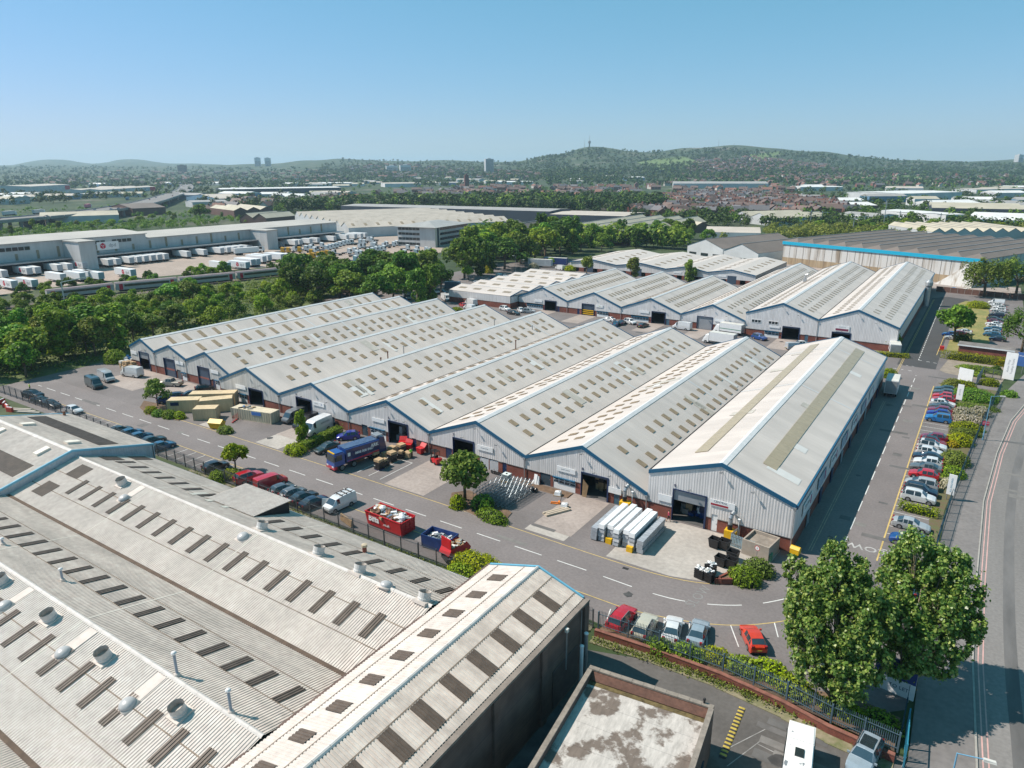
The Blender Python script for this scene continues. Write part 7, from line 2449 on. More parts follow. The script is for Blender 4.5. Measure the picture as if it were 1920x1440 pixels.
# ================================================================ TREES, HEDGES, SHRUBS
import numpy as np
TONE = {'dark': leafmat('leaves_dark', (0.031, 0.074, 0.010), (0.078, 0.152, 0.019), (0.157, 0.246, 0.027)),
  'green': leafmat('leaves_green', (0.059, 0.125, 0.015), (0.147, 0.273, 0.028), (0.281, 0.418, 0.045)),
  'fresh': leafmat('leaves_fresh', (0.083, 0.146, 0.011), (0.202, 0.325, 0.022), (0.356, 0.470, 0.039)),
  'lime': leafmat('leaves_lime', (0.113, 0.152, 0.006), (0.258, 0.334, 0.009), (0.435, 0.502, 0.015)),
  'olive': leafmat('leaves_olive', (0.068, 0.099, 0.016), (0.165, 0.218, 0.035), (0.272, 0.338, 0.060)),
  'yellow': leafmat('leaves_yellow', (0.217, 0.192, 0.006), (0.461, 0.384, 0.009), (0.509, 0.480, 0.019)),
  'pale': leafmat('leaves_pale', (0.202, 0.19, 0.102), (0.461, 0.422, 0.272), (0.541, 0.51, 0.49)),
  'poplar': leafmat('leaves_poplar', (0.081, 0.157, 0.024), (0.224, 0.351, 0.059), (0.558, 0.600, 0.149), .38),
  'far': leafmat('leaves_far', (0.020, 0.041, 0.006), (0.044, 0.078, 0.011), (0.076, 0.115, 0.016), .1)}
TONE['poplar'].node_tree.nodes['Principled BSDF'].inputs['Roughness'].default_value = .38
TONE['poplar'].node_tree.nodes['Principled BSDF'].inputs['Specular IOR Level'].default_value = .5
bark = pm('bark', (.16, .12, .08), .2, 2, .95)
bark_pale = pm('bark_pale', (.30, .25, .17), .2, 2, .95)
core_m = pm('hedge_core', (.018, .032, .008), .2, 2, 1)
rs = np.random.RandomState(5)
def leaves(cent, rad, n, size, up=.35, shell=.55, flat=1.0, rnd=.55, gauss=0):
 """n leaf quads spread through clumps: cent (k,3), rad (k,3)"""
 cent, rad = np.array(cent, float), np.array(rad, float)
 wgt = rad.prod(1) ** .66
 idx = rs.choice(len(cent), n, p=wgt / wgt.sum())
 d = rs.normal(size=(n, 3))
 d[:, 2] += up
 d /= np.linalg.norm(d, axis=1)[:, None]
 r = shell + (1.12 - shell) * rs.rand(n) ** .7
 if gauss:
  r = np.abs(rs.normal(size=n)) * gauss
 p = cent[idx] + d * rad[idx] * r[:, None]
 nr = d * .9 + rs.normal(size=(n, 3)) * rnd + np.array([0, 0, .3])
 nr /= np.linalg.norm(nr, axis=1)[:, None]
 t = np.cross(nr, rs.normal(size=(n, 3)))
 t /= np.linalg.norm(t, axis=1)[:, None]
 b = np.cross(nr, t)
 s = size * (.6 + .8 * rs.rand(n))[:, None]
 t, b = t * s * .5, b * s * .42 * flat
 v = np.stack([p - t - b * .6, p + t * .2 - b, p + t + b * .3, p - t * .3 + b], 1).reshape(-1, 3)
 return v
def leaf_mesh(name, v, mat, extra=None):
 n = len(v) // 4
 me = bpy.data.meshes.new(name)
 me.vertices.add(n * 4)
 me.vertices.foreach_set('co', v.ravel())
 me.loops.add(n * 4)
 me.loops.foreach_set('vertex_index', np.arange(n * 4))
 me.polygons.add(n)
 me.polygons.foreach_set('loop_start', np.arange(n) * 4)
 me.materials.append(mat)
 me.update(calc_edges=True)
 return me
def clumps(kind):
 c, r = [], []
 if kind == 'round':
  for k in range(26):
   d = rs.normal(size=3); d /= np.linalg.norm(d); d[2] = abs(d[2]) * 1.1 - .35
   q = .55 + .45 * rs.rand()
   c.append((d[0] * 3.2 * q, d[1] * 3.2 * q, 5.5 + d[2] * 3.7 * q)); r.append(np.array((1.35, 1.35, 1.1)) * (.65 + .6 * rs.rand()))
 elif kind == 'tall':
  for k in range(26):
   z = 1.5 + 7.9 * rs.rand()
   w_ = 2.3 * math.sin(PI * min(1, max(.12, (z - 1) / 9.4))) ** .6
   a = rs.rand() * 6.28
   q = .4 + .6 * rs.rand()
   c.append((math.cos(a) * w_ * q, math.sin(a) * w_ * q, z)); r.append(np.array((1.1, 1.1, 1.2)) * (.6 + .6 * rs.rand()))
 elif kind == 'spread':
  for k in range(30):
   a = rs.rand() * 6.28
   q = rs.rand() ** .5
   c.append((math.cos(a) * 4.6 * q, math.sin(a) * 4.2 * q, 2.7 + 4.6 * (1 - q * q) + 1.6 * rs.rand())); r.append(np.array((1.5, 1.5, 1.1)) * (.6 + .6 * rs.rand()))
 elif kind == 'shrub':
  for k in range(20):
   a = rs.rand() * 6.28
   q = rs.rand() ** .5
   c.append((math.cos(a) * 4.4 * q, math.sin(a) * 4.4 * q, 1.2 + 5.2 * (1 - q ** 1.8) * (.75 + .4 * rs.rand()))); r.append(np.array((1.7, 1.7, 1.5)) * (.55 + .7 * rs.rand()))
 elif kind == 'willow':
  for k in range(46):
   a = rs.rand() * 6.28
   q = .35 + .65 * rs.rand() ** .6
   z = 8.4 - 5.2 * q ** 2 * rs.rand() - 1.2 * q
   c.append((math.cos(a) * 4.4 * q, math.sin(a) * 4.4 * q, z)); r.append((.75, .75, 1.5 + rs.rand()))
 return c, r
def trunk(mb, h, r, mat, limbs, lean=.2):
 p = Vector((0, 0, -.3))
 q = Vector((R.uniform(-lean, lean), R.uniform(-lean, lean), h * .55))
 mb.tube(p, q, r, mat, r * .7, 8)
 for c in limbs:
  c = Vector(c)
  m_ = q.lerp(c, .55) + Vector((0, 0, -.25))
  mb.tube(q - Vector((0, 0, .1)), m_, r * .45, mat, r * .28, 5, False)
  mb.tube(m_, c, r * .28, mat, r * .1, 5, False)
TV = {}
def tree_variant(kind, i):
 k = (kind, i)
 if k not in TV:
  c, r = clumps(kind)
  n = {'round': 2600, 'tall': 2300, 'spread': 2800, 'shrub': 2400, 'willow': 4200}[kind]
  v = leaves(c, r, n, .62 if kind != 'willow' else .5, flat=1 if kind != 'willow' else .5)
  me = leaf_mesh('crown', v, TONE['green'])
  b = MB()
  trunk(b, {'round': 6, 'tall': 7, 'spread': 5.5, 'shrub': 3, 'willow': 6}[kind], .3 if kind != 'shrub' else .2, bark, [c[j] for j in range(0, len(c), 4)])
  TV[k] = (me, b.mesh('trunk', True))
 return TV[k]
def tree(label, p, h, kind='round', tone='green', group=None, wide=1.0, i=None, name=None, cat='tree'):
 """h: total height; the shared variants are 10 m tall (shrubs 7 m)"""
 me, tr = tree_variant(kind, R.randrange(3) if i is None else i)
 t = thing(name or {'willow': 'willow_tree', 'shrub': 'shrub'}.get(kind, 'broadleaf_tree'), label, cat, p, R.uniform(0, 6.28), group)
 s = h / (10.0 if kind != 'shrub' else 7.2)
 t.scale = (s * wide, s * wide, s)
 o = ob('crown', me, t)
 o.material_slots[0].link = 'OBJECT'
 o.material_slots[0].material = TONE[tone]
 ob('trunk', tr, t)
 return t
def inside(p, poly):
 c = False
 n = len(poly)
 for i in range(n):
  a, b = poly[i], poly[(i + 1) % n]
  if (a[1] > p[1]) != (b[1] > p[1]) and p[0] < (b[0] - a[0]) * (p[1] - a[1]) / (b[1] - a[1]) + a[0]:
   c = not c
 return c
TREES = []
def belt(where, poly, spacing, hs, kinds, tones, maxn=60, parts=('left part', 'middle', 'right part'), ground=at, wide=(.9, 1.3)):
 pts = [ground(*q) for q in poly]
 pl = [(q.x, q.y) for q in pts]
 xs, ys = [q[0] for q in pl], [q[1] for q in pl]
 got, tries = [], 0
 lo, hi = min(q[0] for q in poly), max(q[0] for q in poly)
 while len(got) < maxn and tries < maxn * 60:
  tries += 1
  p = (R.uniform(min(xs), max(xs)), R.uniform(min(ys), max(ys)))
  if not inside(p, pl) or any((p[0] - q[0]) ** 2 + (p[1] - q[1]) ** 2 < spacing ** 2 for q in got):
   continue
  got.append(p)
  kind, tone = R.choice(kinds), R.choice(tones)
  h = R.uniform(*hs) * (.62 if kind == 'shrub' else 1)
  f = Vector((p[0], p[1], 0))
  cx = (p[0] * math.cos(YAW) + p[1] * math.sin(YAW)) / (-p[0] * math.sin(YAW) + p[1] * math.cos(YAW)) * 1381 + 960
  part = parts[min(2, max(0, int(3 * (cx - lo) / (hi - lo + 1))))]
  form = {'round': 'round', 'tall': 'tall', 'spread': 'broad', 'shrub': 'low bushy', 'willow': 'drooping'}[kind]
  tn = {'dark': 'dark green', 'green': 'mid green', 'fresh': 'light green', 'lime': 'lime green', 'olive': 'olive green', 'pale': 'pale blossoming'}[tone]
  tree('%s %s %s, %s of %s' % (tn, form, 'shrub' if kind == 'shrub' else 'tree', part, where), (p[0], p[1], th(*p) - .1), h, kind, tone, where, R.uniform(*wide))
  TREES.append(p)
# dense wood hard by the left corner of the yard
belt('the wood by the left yard', [(-40, 745), (25, 722), (130, 690), (205, 668), (240, 650), (200, 625), (80, 640), (-60, 680)], 4.6, (9, 13), ['round', 'spread', 'tall'], ['green', 'fresh', 'green', 'olive'], 17)
belt('the scrub before the railway', [(-40, 690), (60, 640), (260, 640), (480, 592), (640, 560), (690, 545), (600, 545), (420, 560), (240, 580), (90, 592), (-60, 620)], 5.0, (6, 10), ['round', 'shrub', 'spread', 'shrub'], ['green', 'fresh', 'olive', 'green', 'fresh', 'dark'], 78)
belt('the near railway bank', [(-20, 575), (110, 580), (250, 560), (350, 570), (520, 556), (500, 545), (330, 556), (245, 563), (60, 590)], 5, (4, 7), ['round', 'shrub', 'spread'], ['green', 'dark', 'olive', 'fresh'], 22)
belt('the depot-side planting', [(-20, 566), (100, 552), (330, 528), (520, 508), (500, 500), (420, 503), (330, 515), (100, 540), (-30, 555)], 7, (4, 7.5), ['shrub', 'round', 'shrub'], ['green', 'dark', 'fresh'], 22)
belt('the dense belt before the lorry yard', [(525, 572), (610, 580), (720, 585), (815, 580), (835, 545), (800, 520), (700, 522), (600, 525), (530, 535)], 6.3, (12, 15.5), ['round', 'tall', 'spread', 'round'], ['green', 'dark', 'dark', 'green'], 30)
belt('the wood behind the low workshop', [(850, 525), (925, 515), (1010, 490), (1075, 480), (1090, 462), (1040, 452), (960, 470), (880, 490), (840, 505)], 8.5, (13, 20), ['tall', 'round', 'tall', 'spread'], ['dark', 'green', 'dark', 'fresh'], 34)
belt('the wood behind the third row', [(1060, 482), (1180, 470), (1280, 462), (1330, 455), (1250, 440), (1150, 450), (1060, 462)], 11, (10, 15), ['round', 'spread', 'tall'], ['dark', 'green', 'green'], 26)
# single trees
tree('small open-crowned tree on the kerb island beside the beige containers', at(296, 762), 6.2, 'spread', 'olive', None, .8)
tree('slim young tree in front of the long white van', at(568, 832), 6.0, 'tall', 'fresh', None, .75)
tree('bright lime-green small tree on the fence strip beside the red cars', at(442, 885), 5.6, 'round', 'lime', None, .95)
tree('large round grey-green tree in the planted island before unit 7', at(872, 938), 8.6, 'round', 'olive', None, 1.02)
tree('little garden tree at the corner of the rightmost back-row unit', at(1666, 655), 7.0, 'spread', 'green', None, .75)
tree('broad round tree standing alone by the fresh asphalt road', at(1789, 641), 11.6, 'round', 'green', None, 1.1)
tree('left of the two big willows before the cyan-edged shed', at(1845, 556), 14.5, 'willow', 'olive', None, 1.35)
tree('right big willow at the photo edge before the cyan-edged shed', at(1905, 552), 14.5, 'willow', 'olive', None, 1.2)
tree('drooping dark tree at the right photo edge above the totem', at(1915, 660), 12, 'willow', 'dark', None, .95)
tree('grey-green tree left in front of the third-row units', at(1100, 518), 10, 'round', 'olive', None, .85)
tree('grey-green tree in the middle in front of the third-row units', at(1187, 525), 9.5, 'tall', 'olive', None, 1.05)
tree('grey-green tree on the right in front of the third-row units', at(1293, 528), 9.0, 'tall', 'olive', None, 1.15)
tree('small bare-looking tree behind the middle back-row roofs', at(1633, 500), 7, 'tall', 'olive', None, .8)
tree('pale cream-flowered tree by the tree-side car row', at(878, 525), 7, 'round', 'fresh', None, 1.0)
tree('small bright tree beside the parked lorry trailers', at(1034, 500), 5, 'round', 'fresh', None, 1)
# the pair of poplars near the bottom right
def poplar(label, base, limbs, n):
 t = thing('poplar_tree', label, 'tree', base, 0, 'big poplars at the bend')
 c, r = [], []
 b = MB()
 for (x, y, z, rad) in limbs:
  q = Vector((x, y, z))
  s = Vector((x * .12, y * .12, min(z * .35, 3.0)))
  m_ = s.lerp(q, .5) + Vector((0, 0, -.4))
  b.tube((x * .03, y * .03, .1), s, .26, bark_pale, .17, 7)
  b.tube(s, m_, .17, bark_pale, .11, 7)
  b.tube(m_, q + Vector((0, 0, rad * .5)), .11, bark_pale, .04, 6)
  for k in range(40):
   d = rs.normal(size=3); d /= np.linalg.norm(d); d[2] = d[2] * 1.25
   e = (x + d[0] * rad * .85, y + d[1] * rad * .85, z + d[2] * rad * .9)
   c.append(e); r.append(np.array((.62, .62, .85)) * rad * (.13 + .2 * rs.rand()))
   if k % 4 == 0:
    b.tube(m_.lerp(q, .5), e, .05, bark_pale, .015, 4, False)
 b.tube((0, 0, -.3), (0, 0, 1.2), .42, bark_pale, .3, 9)
 b.build('trunk', t, True)
 v = leaves(c, r, n, .25, up=.4, gauss=.95)
 ob('crown', leaf_mesh('crown', v, TONE['poplar']), t)
 t.scale = (1.0, 1.03, 1.14)
 return t
poplar('left of the two big poplars at the bottom right, half hiding the bend', at(1562, 1335), [(-1.2, 1.8, 9.8, 1.9), (-3.2, 1.2, 8.4, 1.8), (-1.9, 2.9, 11.4, 1.3), (1.0, 2.0, 9.4, 1.9), (-.2, .4, 7.4, 2.1), (-2.6, -.4, 6.0, 1.9), (1.3, .4, 6.6, 1.8), (0, -.8, 5.0, 1.9), (-5.2, 3.8, 9.0, 1.1), (-4.4, 2.6, 6.6, 1.2), (-1.0, 3.4, 8.4, 1.5), (1.0, -1.4, 3.6, 1.5), (-2.2, -.9, 4.0, 1.4), (-.2, 3.6, 10.2, 1.3), (-3.6, .2, 7.2, 1.5), (1.9, 1.4, 8.2, 1.5), (2.1, -.2, 5.4, 1.5)], 85000)
poplar('right of the two big poplars at the bottom right, leaning over the pavement', at(1690, 1300), [(-.9, 3.4, 10.2, 2.0), (1.4, 3.4, 9.6, 1.9), (3.1, 2.6, 8.4, 1.7), (0, 1.2, 8.0, 2.0), (1.8, .6, 7.0, 1.8), (-.8, 0, 6.2, 1.9), (3.4, .8, 6.0, 1.5), (-2.2, 4.0, 8.6, 1.5), (1.0, -.9, 5.0, 1.7), (-2.2, 1.8, 7.4, 1.5), (.6, 4.6, 8.8, 1.5), (4.2, 1.6, 6.9, 1.1), (2.4, 4.2, 10.3, 1.1), (-.6, -1.2, 3.8, 1.4), (2.6, -.4, 4.4, 1.2), (-2.6, .6, 5.6, 1.5)], 80000)
# hedges and shrubs
def bush(label, px, py, rx, ry, h, tone, rz=0, n=None, clip=2.0, name='shrub', cat='shrub', group=None, p=None, size=.2, z=0):
 """dense bush: dark twiggy core, leaf faces over it; clip > 2 gives a clipped, squarer form"""
 p = p or at(px, py, h * .5)
 if 1775 < px < 1845 and 715 < py < 910:
  rx, ry, h = rx * 1.15, ry * 1.2, h * 1.15
 t = thing(name, label, cat, (p.x, p.y, z), D(rz), group)
 b = MB()
 m_, q = 12, 5
 k = len(b.v)
 for i in range(q + 1):
  f = (PI / 2) * i / q
  for j in range(m_):
   a = 2 * PI * j / m_
   e = 2 / clip
   cz, cr = math.sin(f) ** e, math.cos(f) ** e if math.cos(f) > 1e-6 else 0
   ca, sa = math.cos(a), math.sin(a)
   b.v.append((rx * .86 * cr * math.copysign(abs(ca) ** e, ca), ry * .86 * cr * math.copysign(abs(sa) ** e, sa), h * .9 * cz))
 qi = b.mi(core_m)
 for i in range(q):
  for j in range(m_):
   jj = (j + 1) % m_
   b.f.append((k + i * m_ + j, k + i * m_ + jj, k + (i + 1) * m_ + jj, k + (i + 1) * m_ + j)); b.m.append(qi)
 b.build('twigs', t)
 area = rx * ry * 3.1 + (rx + ry) * 3 * h
 n = n or int(min(6000, area * 42 * (.2 / size) ** 2))
 e = 2 / clip
 f = np.arcsin(rs.rand(n) ** .9)
 a = rs.rand(n) * 2 * PI
 ca, sa, cf, sf = np.cos(a), np.sin(a), np.cos(f), np.sin(f)
 pw = lambda x: np.sign(x) * np.abs(x) ** e
 lump = 1 + .07 * np.sin(a * 5 + rx) * np.cos(f * 6) + .05 * rs.normal(size=n)
 P_ = np.stack([rx * pw(ca) * pw(cf) * lump, ry * pw(sa) * pw(cf) * lump, h * pw(sf) * lump + .03], 1)
 if clip > 2.7:
  q_ = rs.uniform(-1, 1, (n, 3)); q_[:, 2] = np.abs(q_[:, 2])
  w_ = np.array([ry * h * 2, rx * h * 2, rx * ry * 2]); ax = rs.choice(3, n, p=w_ / w_.sum()); ii = np.arange(n)
  q_[ii, ax] = np.where(q_[ii, ax] < 0, -1, 1)
  P_ = q_ * np.array([rx, ry, h]) * (1 + .06 * rs.normal(size=(n, 1)))
  ca, sa, cf, sf = q_[:, 0] * (ax == 0), q_[:, 1] * (ax == 1), np.ones(n), 1.0 * (ax == 2) + .01
 nr = np.stack([ca * cf / rx, sa * cf / ry, sf / h], 1)
 nr /= np.linalg.norm(nr, axis=1)[:, None]
 nr = nr + rs.normal(size=(n, 3)) * .5
 nr /= np.linalg.norm(nr, axis=1)[:, None]
 tt = np.cross(nr, rs.normal(size=(n, 3))); tt /= np.linalg.norm(tt, axis=1)[:, None]
 bb = np.cross(nr, tt)
 s = size * (.6 + .8 * rs.rand(n))[:, None]
 tt, bb = tt * s * .5, bb * s * .42
 v = np.stack([P_ - tt - bb * .6, P_ + tt * .2 - bb, P_ + tt + bb * .3, P_ - tt * .3 + bb], 1).reshape(-1, 3)
 ob('foliage', leaf_mesh('foliage', v, TONE[tone]), t)
 return t
for a in [
 ('big domed clipped bush with lime-green top beside the cross wing', 893, 1060, 3.4, 2.0, 2.6, 'lime', 10, None, 2.3), ('lower dark green part bush at the fence side of the domed bush', 868, 1072, 2.2, 1.3, 2.0, 'fresh', 10),
 ('lime mound under the bright lime tree', 440, 888, 2.4, 1.4, 1.3, 'lime', 0), ('dark shrub at the fence left of the red cars', 408, 892, 1.5, 1.2, 1.6, 'green', 0),
 ('leftmost low lime shrub on the kerb island', 283, 768, 1.5, 1.2, 1.3, 'lime', 0), ('dark rounded shrub second on the kerb island', 297, 774, 1.5, 1.2, 1.2, 'green', 0), ('rounded shrub third on the kerb island', 318, 776, 1.8, 1.3, 1.5, 'fresh', 0), ('fresh green shrub fourth on the kerb island, by the container end', 336, 778, 1.4, 1.1, 1.3, 'lime', 0),
 ('grey-green dry bush beside the yellow lidded skip', 422, 805, 1.7, 1.3, 1.2, 'olive', 0), ('clipped mound at the road end of the hedge by the vans', 553, 842, 1.9, 1.5, 1.6, 'lime', 0, None, 2.6),
 ('bright rounded shrub left under the large round tree', 858, 940, 1.2, 1.1, 1.9, 'lime', 0), ('dark clipped shrub right of the large round tree trunk', 905, 942, 1.6, 1.3, 1.9, 'green', 0, None, 2.6), ('low dense shrub by the kerb right of the large round tree', 922, 965, 2.8, 1.3, 1.3, 'fresh', -8),
 ('green bush filling the brick planter at the bend', 1396, 1078, 2.0, 1.5, 1.9, 'fresh', 0), ('olive bush behind the round sign at the bend', 1423, 1062, 1.9, 1.5, 1.8, 'olive', 0),
 ('olive clipped bush beside the box trailer', 1668, 700, 1.9, 1.5, 2.0, 'lime', 0), ('low lime hedge below the garden tree', 1672, 665, 3.6, .9, 1.0, 'lime', 8, None, 3.0),
 ('long lime clipped hedge in front of the brick hut', 1830, 672, 7.2, 1.4, 1.8, 'lime', -4, None, 2.8), ('dark green clipped bank below the long lime hedge', 1842, 692, 5.2, 2.2, 1.0, 'fresh', -6, None, 2.4), ('golden tuft at the right end of the clipped bank', 1878, 680, 1.5, 1.3, 1.4, 'yellow', 0), ('small conifer-like bush at the right end of the clipped bank', 1868, 692, 1.2, 1.1, 1.6, 'dark', 0),
 ('lime bush on the little gateway island', 1811, 699, 1.4, 1.0, 1.1, 'lime', 0), ('mixed green and yellow bush right on the gateway island', 1832, 702, 1.7, .9, 1.0, 'fresh', 0),
 ('lime mound on the dry lawn above the round tree', 1834, 571, 3.4, 2.6, 2.2, 'lime', 0, None, 2.3), ('dark drum-shaped clipped bush beside the round tree', 1806, 634, 1.9, 1.7, 2.2, 'dark', 0, None, 3.2),
 ('olive rounded bush at the top of the right hedge bed', 1786, 720, 1.8, 1.4, 1.7, 'olive', 0), ('yellow-green bush second in the right hedge bed', 1808, 722, 2.2, 1.4, 1.5, 'lime', 0), ('golden bush beside the gateway in the right hedge bed', 1856, 716, 2.0, 1.3, 1.6, 'lime', 0),
 ('wide glossy green shrub mass in the right hedge bed', 1825, 740, 3.8, 2.9, 1.7, 'green', 0), ('flat olive shrub below the glossy green mass', 1832, 763, 3.4, 1.5, .8, 'olive', 0),
 ('upper left pale flowering bush in the right hedge bed', 1806, 774, 1.9, 1.5, 1.5, 'pale', 0), ('upper right pale flowering bush in the right hedge bed', 1838, 772, 1.7, 1.5, 1.5, 'pale', 0), ('lower pale flowering bush in the right hedge bed', 1818, 787, 2.5, 1.2, 1.3, 'pale', 0),
 ('lime bush just below the pale flowering bushes', 1814, 800, 2.4, 1.0, 1.3, 'lime', 0), ('dull brown-green bush between two lime bushes', 1812, 811, 2.2, 1.2, 1.0, 'olive', 0), ('large lime bush in the middle of the right hedge bed', 1800, 824, 1.9, 1.6, 1.6, 'lime', 0), ('golden tuft left of the large lime bush', 1787, 833, .8, .7, .9, 'yellow', 0),
 ('round grey-flowering bush beside the white cars', 1791, 860, 1.9, 2.2, 1.7, 'olive', 0), ('low green shrub below the round grey bush', 1787, 885, 1.6, 2.0, 1.1, 'fresh', 0), ('pale grey-green shrub beside the narrow banner', 1775, 905, .9, 1.4, 1.3, 'pale', 0),
 ('low clipped hedge between the white off-roader and the silver saloon', 1722, 955, 2.3, .8, 1.0, 'lime', -3, None, 4.0), ('shrub at the teal fence top beside the gate banner', 1893, 738, 1.6, 1.3, 1.4, 'green', 0),
 ('first leafy shrub from the left along the blue fence', 1240, 1212, 1.8, 1.0, 1.6, 'green', 0), ('second leafy shrub from the left along the blue fence', 1290, 1224, 1.9, 1.1, 1.7, 'fresh', 0), ('yellow-green shrub in the middle along the blue fence', 1345, 1232, 2.0, 1.1, 1.7, 'lime', 0), ('glossy shrub left below the orange-red car', 1395, 1250, 2.0, 1.2, 1.8, 'fresh', 0),
 ('broad yellow-green shrub below the orange-red car', 1445, 1258, 2.2, 1.4, 1.9, 'lime', 0), ('tall leafy shrub left of the dark lamp post', 1492, 1290, 2.0, 1.3, 2.0, 'fresh', 0), ('bright lime shrub right of the dark lamp post', 1580, 1330, 2.2, 1.1, 1.7, 'lime', -5), ('dark shrub under the blue and white board', 1650, 1350, 1.8, 1.2, 1.5, 'green', 0),
 ('golden bush at the tree belt edge by the blue hatchback', 915, 505, 2.6, 2.2, 3.4, 'yellow', 0, 1500, 2, 'shrub', 'shrub', None, None, .4), ('pale dry bush beside the third-row trailers', 1000, 500, 3.0, 2.2, 3.2, 'pale', 0, 1200, 2, 'shrub', 'shrub', None, None, .4), ('lime bush beside the red and white van', 1069, 503, 2.8, 2.0, 2.4, 'lime', 0, 1000, 2, 'shrub', 'shrub', None, None, .4),
 ('dark green bush at the near left edge of the front yard wood', 215, 668, 3.0, 2.5, 3.0, 'green', 0, 2000, 2, 'shrub', 'shrub', None, None, .35), ('lime low bush by the vans in the middle yard', 857, 579, 2.2, 1.4, 1.0, 'lime', 0, 600, 2, 'shrub', 'shrub', None, None, .3)]:
 bush(*a)
p0, p1 = at(568, 838, .7), at(636, 806, .7)
bush('long clipped hedge beside the long white van', 0, 0, (p1 - p0).length / 2, .75, 1.35, 'green', math.degrees(math.atan2(p1.y - p0.y, p1.x - p0.x)), 3400, 5.0, 'hedge', 'hedge', None, (p0 + p1) / 2)
for i, (x0, y0, x1, y1, lab) in enumerate([(-.3, 96, .4, 108, 'long'), (.2, 112, 1.2, 122, 'lower')]):
 pass
# kerbs round the planted islands
for nm, poly in [('planted_island', [(270, 752), (262, 765), (275, 778), (335, 790), (345, 775), (300, 758)]), ('planted_island', [(847, 925), (842, 945), (905, 975), (942, 983), (960, 962), (880, 920)]), ('planted_island', [(535, 838), (540, 850), (565, 856), (645, 815), (640, 803)])]:
 pts = [at(*q) for q in poly]
 b = MB()
 b.prism([(q.x, q.y) for q in pts][::1] if sum((pts[i].x * pts[(i + 1) % len(pts)].y - pts[(i + 1) % len(pts)].x * pts[i].y) for i in range(len(pts))) > 0 else [(q.x, q.y) for q in pts][::-1], 0, .12, soil_m, kerb_m)
 b.build(nm, kind='structure')
sheet('hedge_bed', [(-.55, 103), (.5, 90), (1, 108), (3.2, 138), (4.4, 150), (7.2, 178), (-4.2, 178), (-.4, 170)], .03, pm('bed_cover', (.10, .115, .045), .3, 1, .95, col2=(.13, .09, .055)))
# weeds along the fence line and litter strip
n = 5200
P_ = np.stack([rs.uniform(-101, -28, n), 54.5 + rs.rand(n) * 3.2, rs.rand(n) * .35], 1)
P2 = np.stack([rs.uniform(-27, 0, n // 3), 55.2 + rs.normal(size=n // 3) * .25, rs.rand(n // 3) * .3 + .05], 1)
P2[:, 1] += .9 * np.cos((P2[:, 0] + 13) / 9)
v = leaves(np.concatenate([P_[:1600], P2[:900]]), np.full((2500, 3), .3), 9000, .16)
o = ob('weeds', leaf_mesh('weeds', v, TONE['olive']), kind='stuff')
tag(o, 'straggling weeds along the palisade fence and the retaining wall', 'weeds')
# rough ground cover over the scrub and railway banks
pts = []
while len(pts) < 2600:
 x, y = R.uniform(-300, -178), R.uniform(60, 260)
 if inside((x, y), [(-290, 62), (-179, 60), (-183, 118), (-206, 190), (-206, 240), (-258, 245)]) and not (-292 + (y - 60) * .17 < x < -282 + (y - 60) * .16):
  pts.append((x, y, .3))
v = leaves(pts, rs.uniform(.5, 1.8, (len(pts), 1)) * np.array([1.2, 1.2, .9]), 36000, .55)
o = ob('undergrowth', leaf_mesh('undergrowth', v, TONE['olive']), kind='stuff')
tag(o, 'tangled undergrowth of brambles and grass between railway and units', 'undergrowth')
# ================================================================ DEPOT, RAILWAY, DISTANT TOWN
OCC = []
depot_clad = pm('depot_cladding', (.55, .55, .55), .1, .3, .6, stretch=(1, 1, .2))
depot_roof = pm('depot_roof', (.46, .43, .39), .08, .05, .6)
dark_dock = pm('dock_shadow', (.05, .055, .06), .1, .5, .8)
dp = thing('parcel_depot', 'very long grey parcel depot with loading docks and two projecting towers', 'depot')
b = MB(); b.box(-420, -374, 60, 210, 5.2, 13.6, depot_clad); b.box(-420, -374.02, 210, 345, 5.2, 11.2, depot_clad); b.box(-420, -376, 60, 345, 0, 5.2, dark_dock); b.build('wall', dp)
b = MB()
for y0, y1, z in ((59, 210.5, 13.6), (210.5, 346, 11.2)):
 b.hexa([(-421, y0, z), (-373.2, y0, z), (-373.2, y1, z), (-421, y1, z)], [(-397, y0, z + 1.6), (-373.2, y0, z + .35), (-373.2, y1, z + .35), (-397, y1, z + 1.6)], depot_roof)
b.build('roof', dp)
b = MB(); b.box(-374, -367, 60, 345, 5.0, 5.6, lead_m); b.build('dock_canopy', dp)
for y in (172, 279):
 b = MB(); b.box(-376, -358.5, y - 3.8, y + 3.8, 0, 13.2 if y < 200 else 11, depot_clad); b.box(-376, -358, y - 4.2, y + 4.2, 13.2 if y < 200 else 11, 13.7 if y < 200 else 11.5, depot_roof); b.build('tower', dp)
for y0, y1 in ((66, 92), (95, 125), (128, 155), (181, 190), (192, 203)):
 n = int((y1 - y0) / 2.6)
 for k in range(n):
  b = MB(); b.box(-373.95, -373.86, y0 + k * 2.6, y0 + k * 2.6 + 2.2, 10.4, 12, glass_m); b.build('window', dp)
for k in range(30):
 b = MB(); b.box(-373.95, -373.85, 64 + k * 9.2, 65.2 + k * 9.2, 6, 9 + k % 3, pm('panel_ochre', (.32, .27, .19), .1, 1)); b.build('wall_panel', dp)
logo_r = pm('logo_red', (.52, .01, .05), .03, 1, .4)
def cube_logo(parent, M, s):
 """small red hexagonal box emblem with white edges"""
 b = MB()
 pts = [Vector((math.cos(PI / 6 + PI / 3 * i) * s, 0, math.sin(PI / 6 + PI / 3 * i) * s)) for i in range(6)]
 b.face([M @ p for p in pts], logo_r)
 for i in (0, 2, 4):
  d = pts[i] * .98
  n = Vector((-d.z, 0, d.x)).normalized() * s * .06
  o = Vector((0, -.01, 0))
  b.face([M @ (q + o) for q in (n, d + n, d - n, -n)], white_m)
 b.build('emblem', parent)
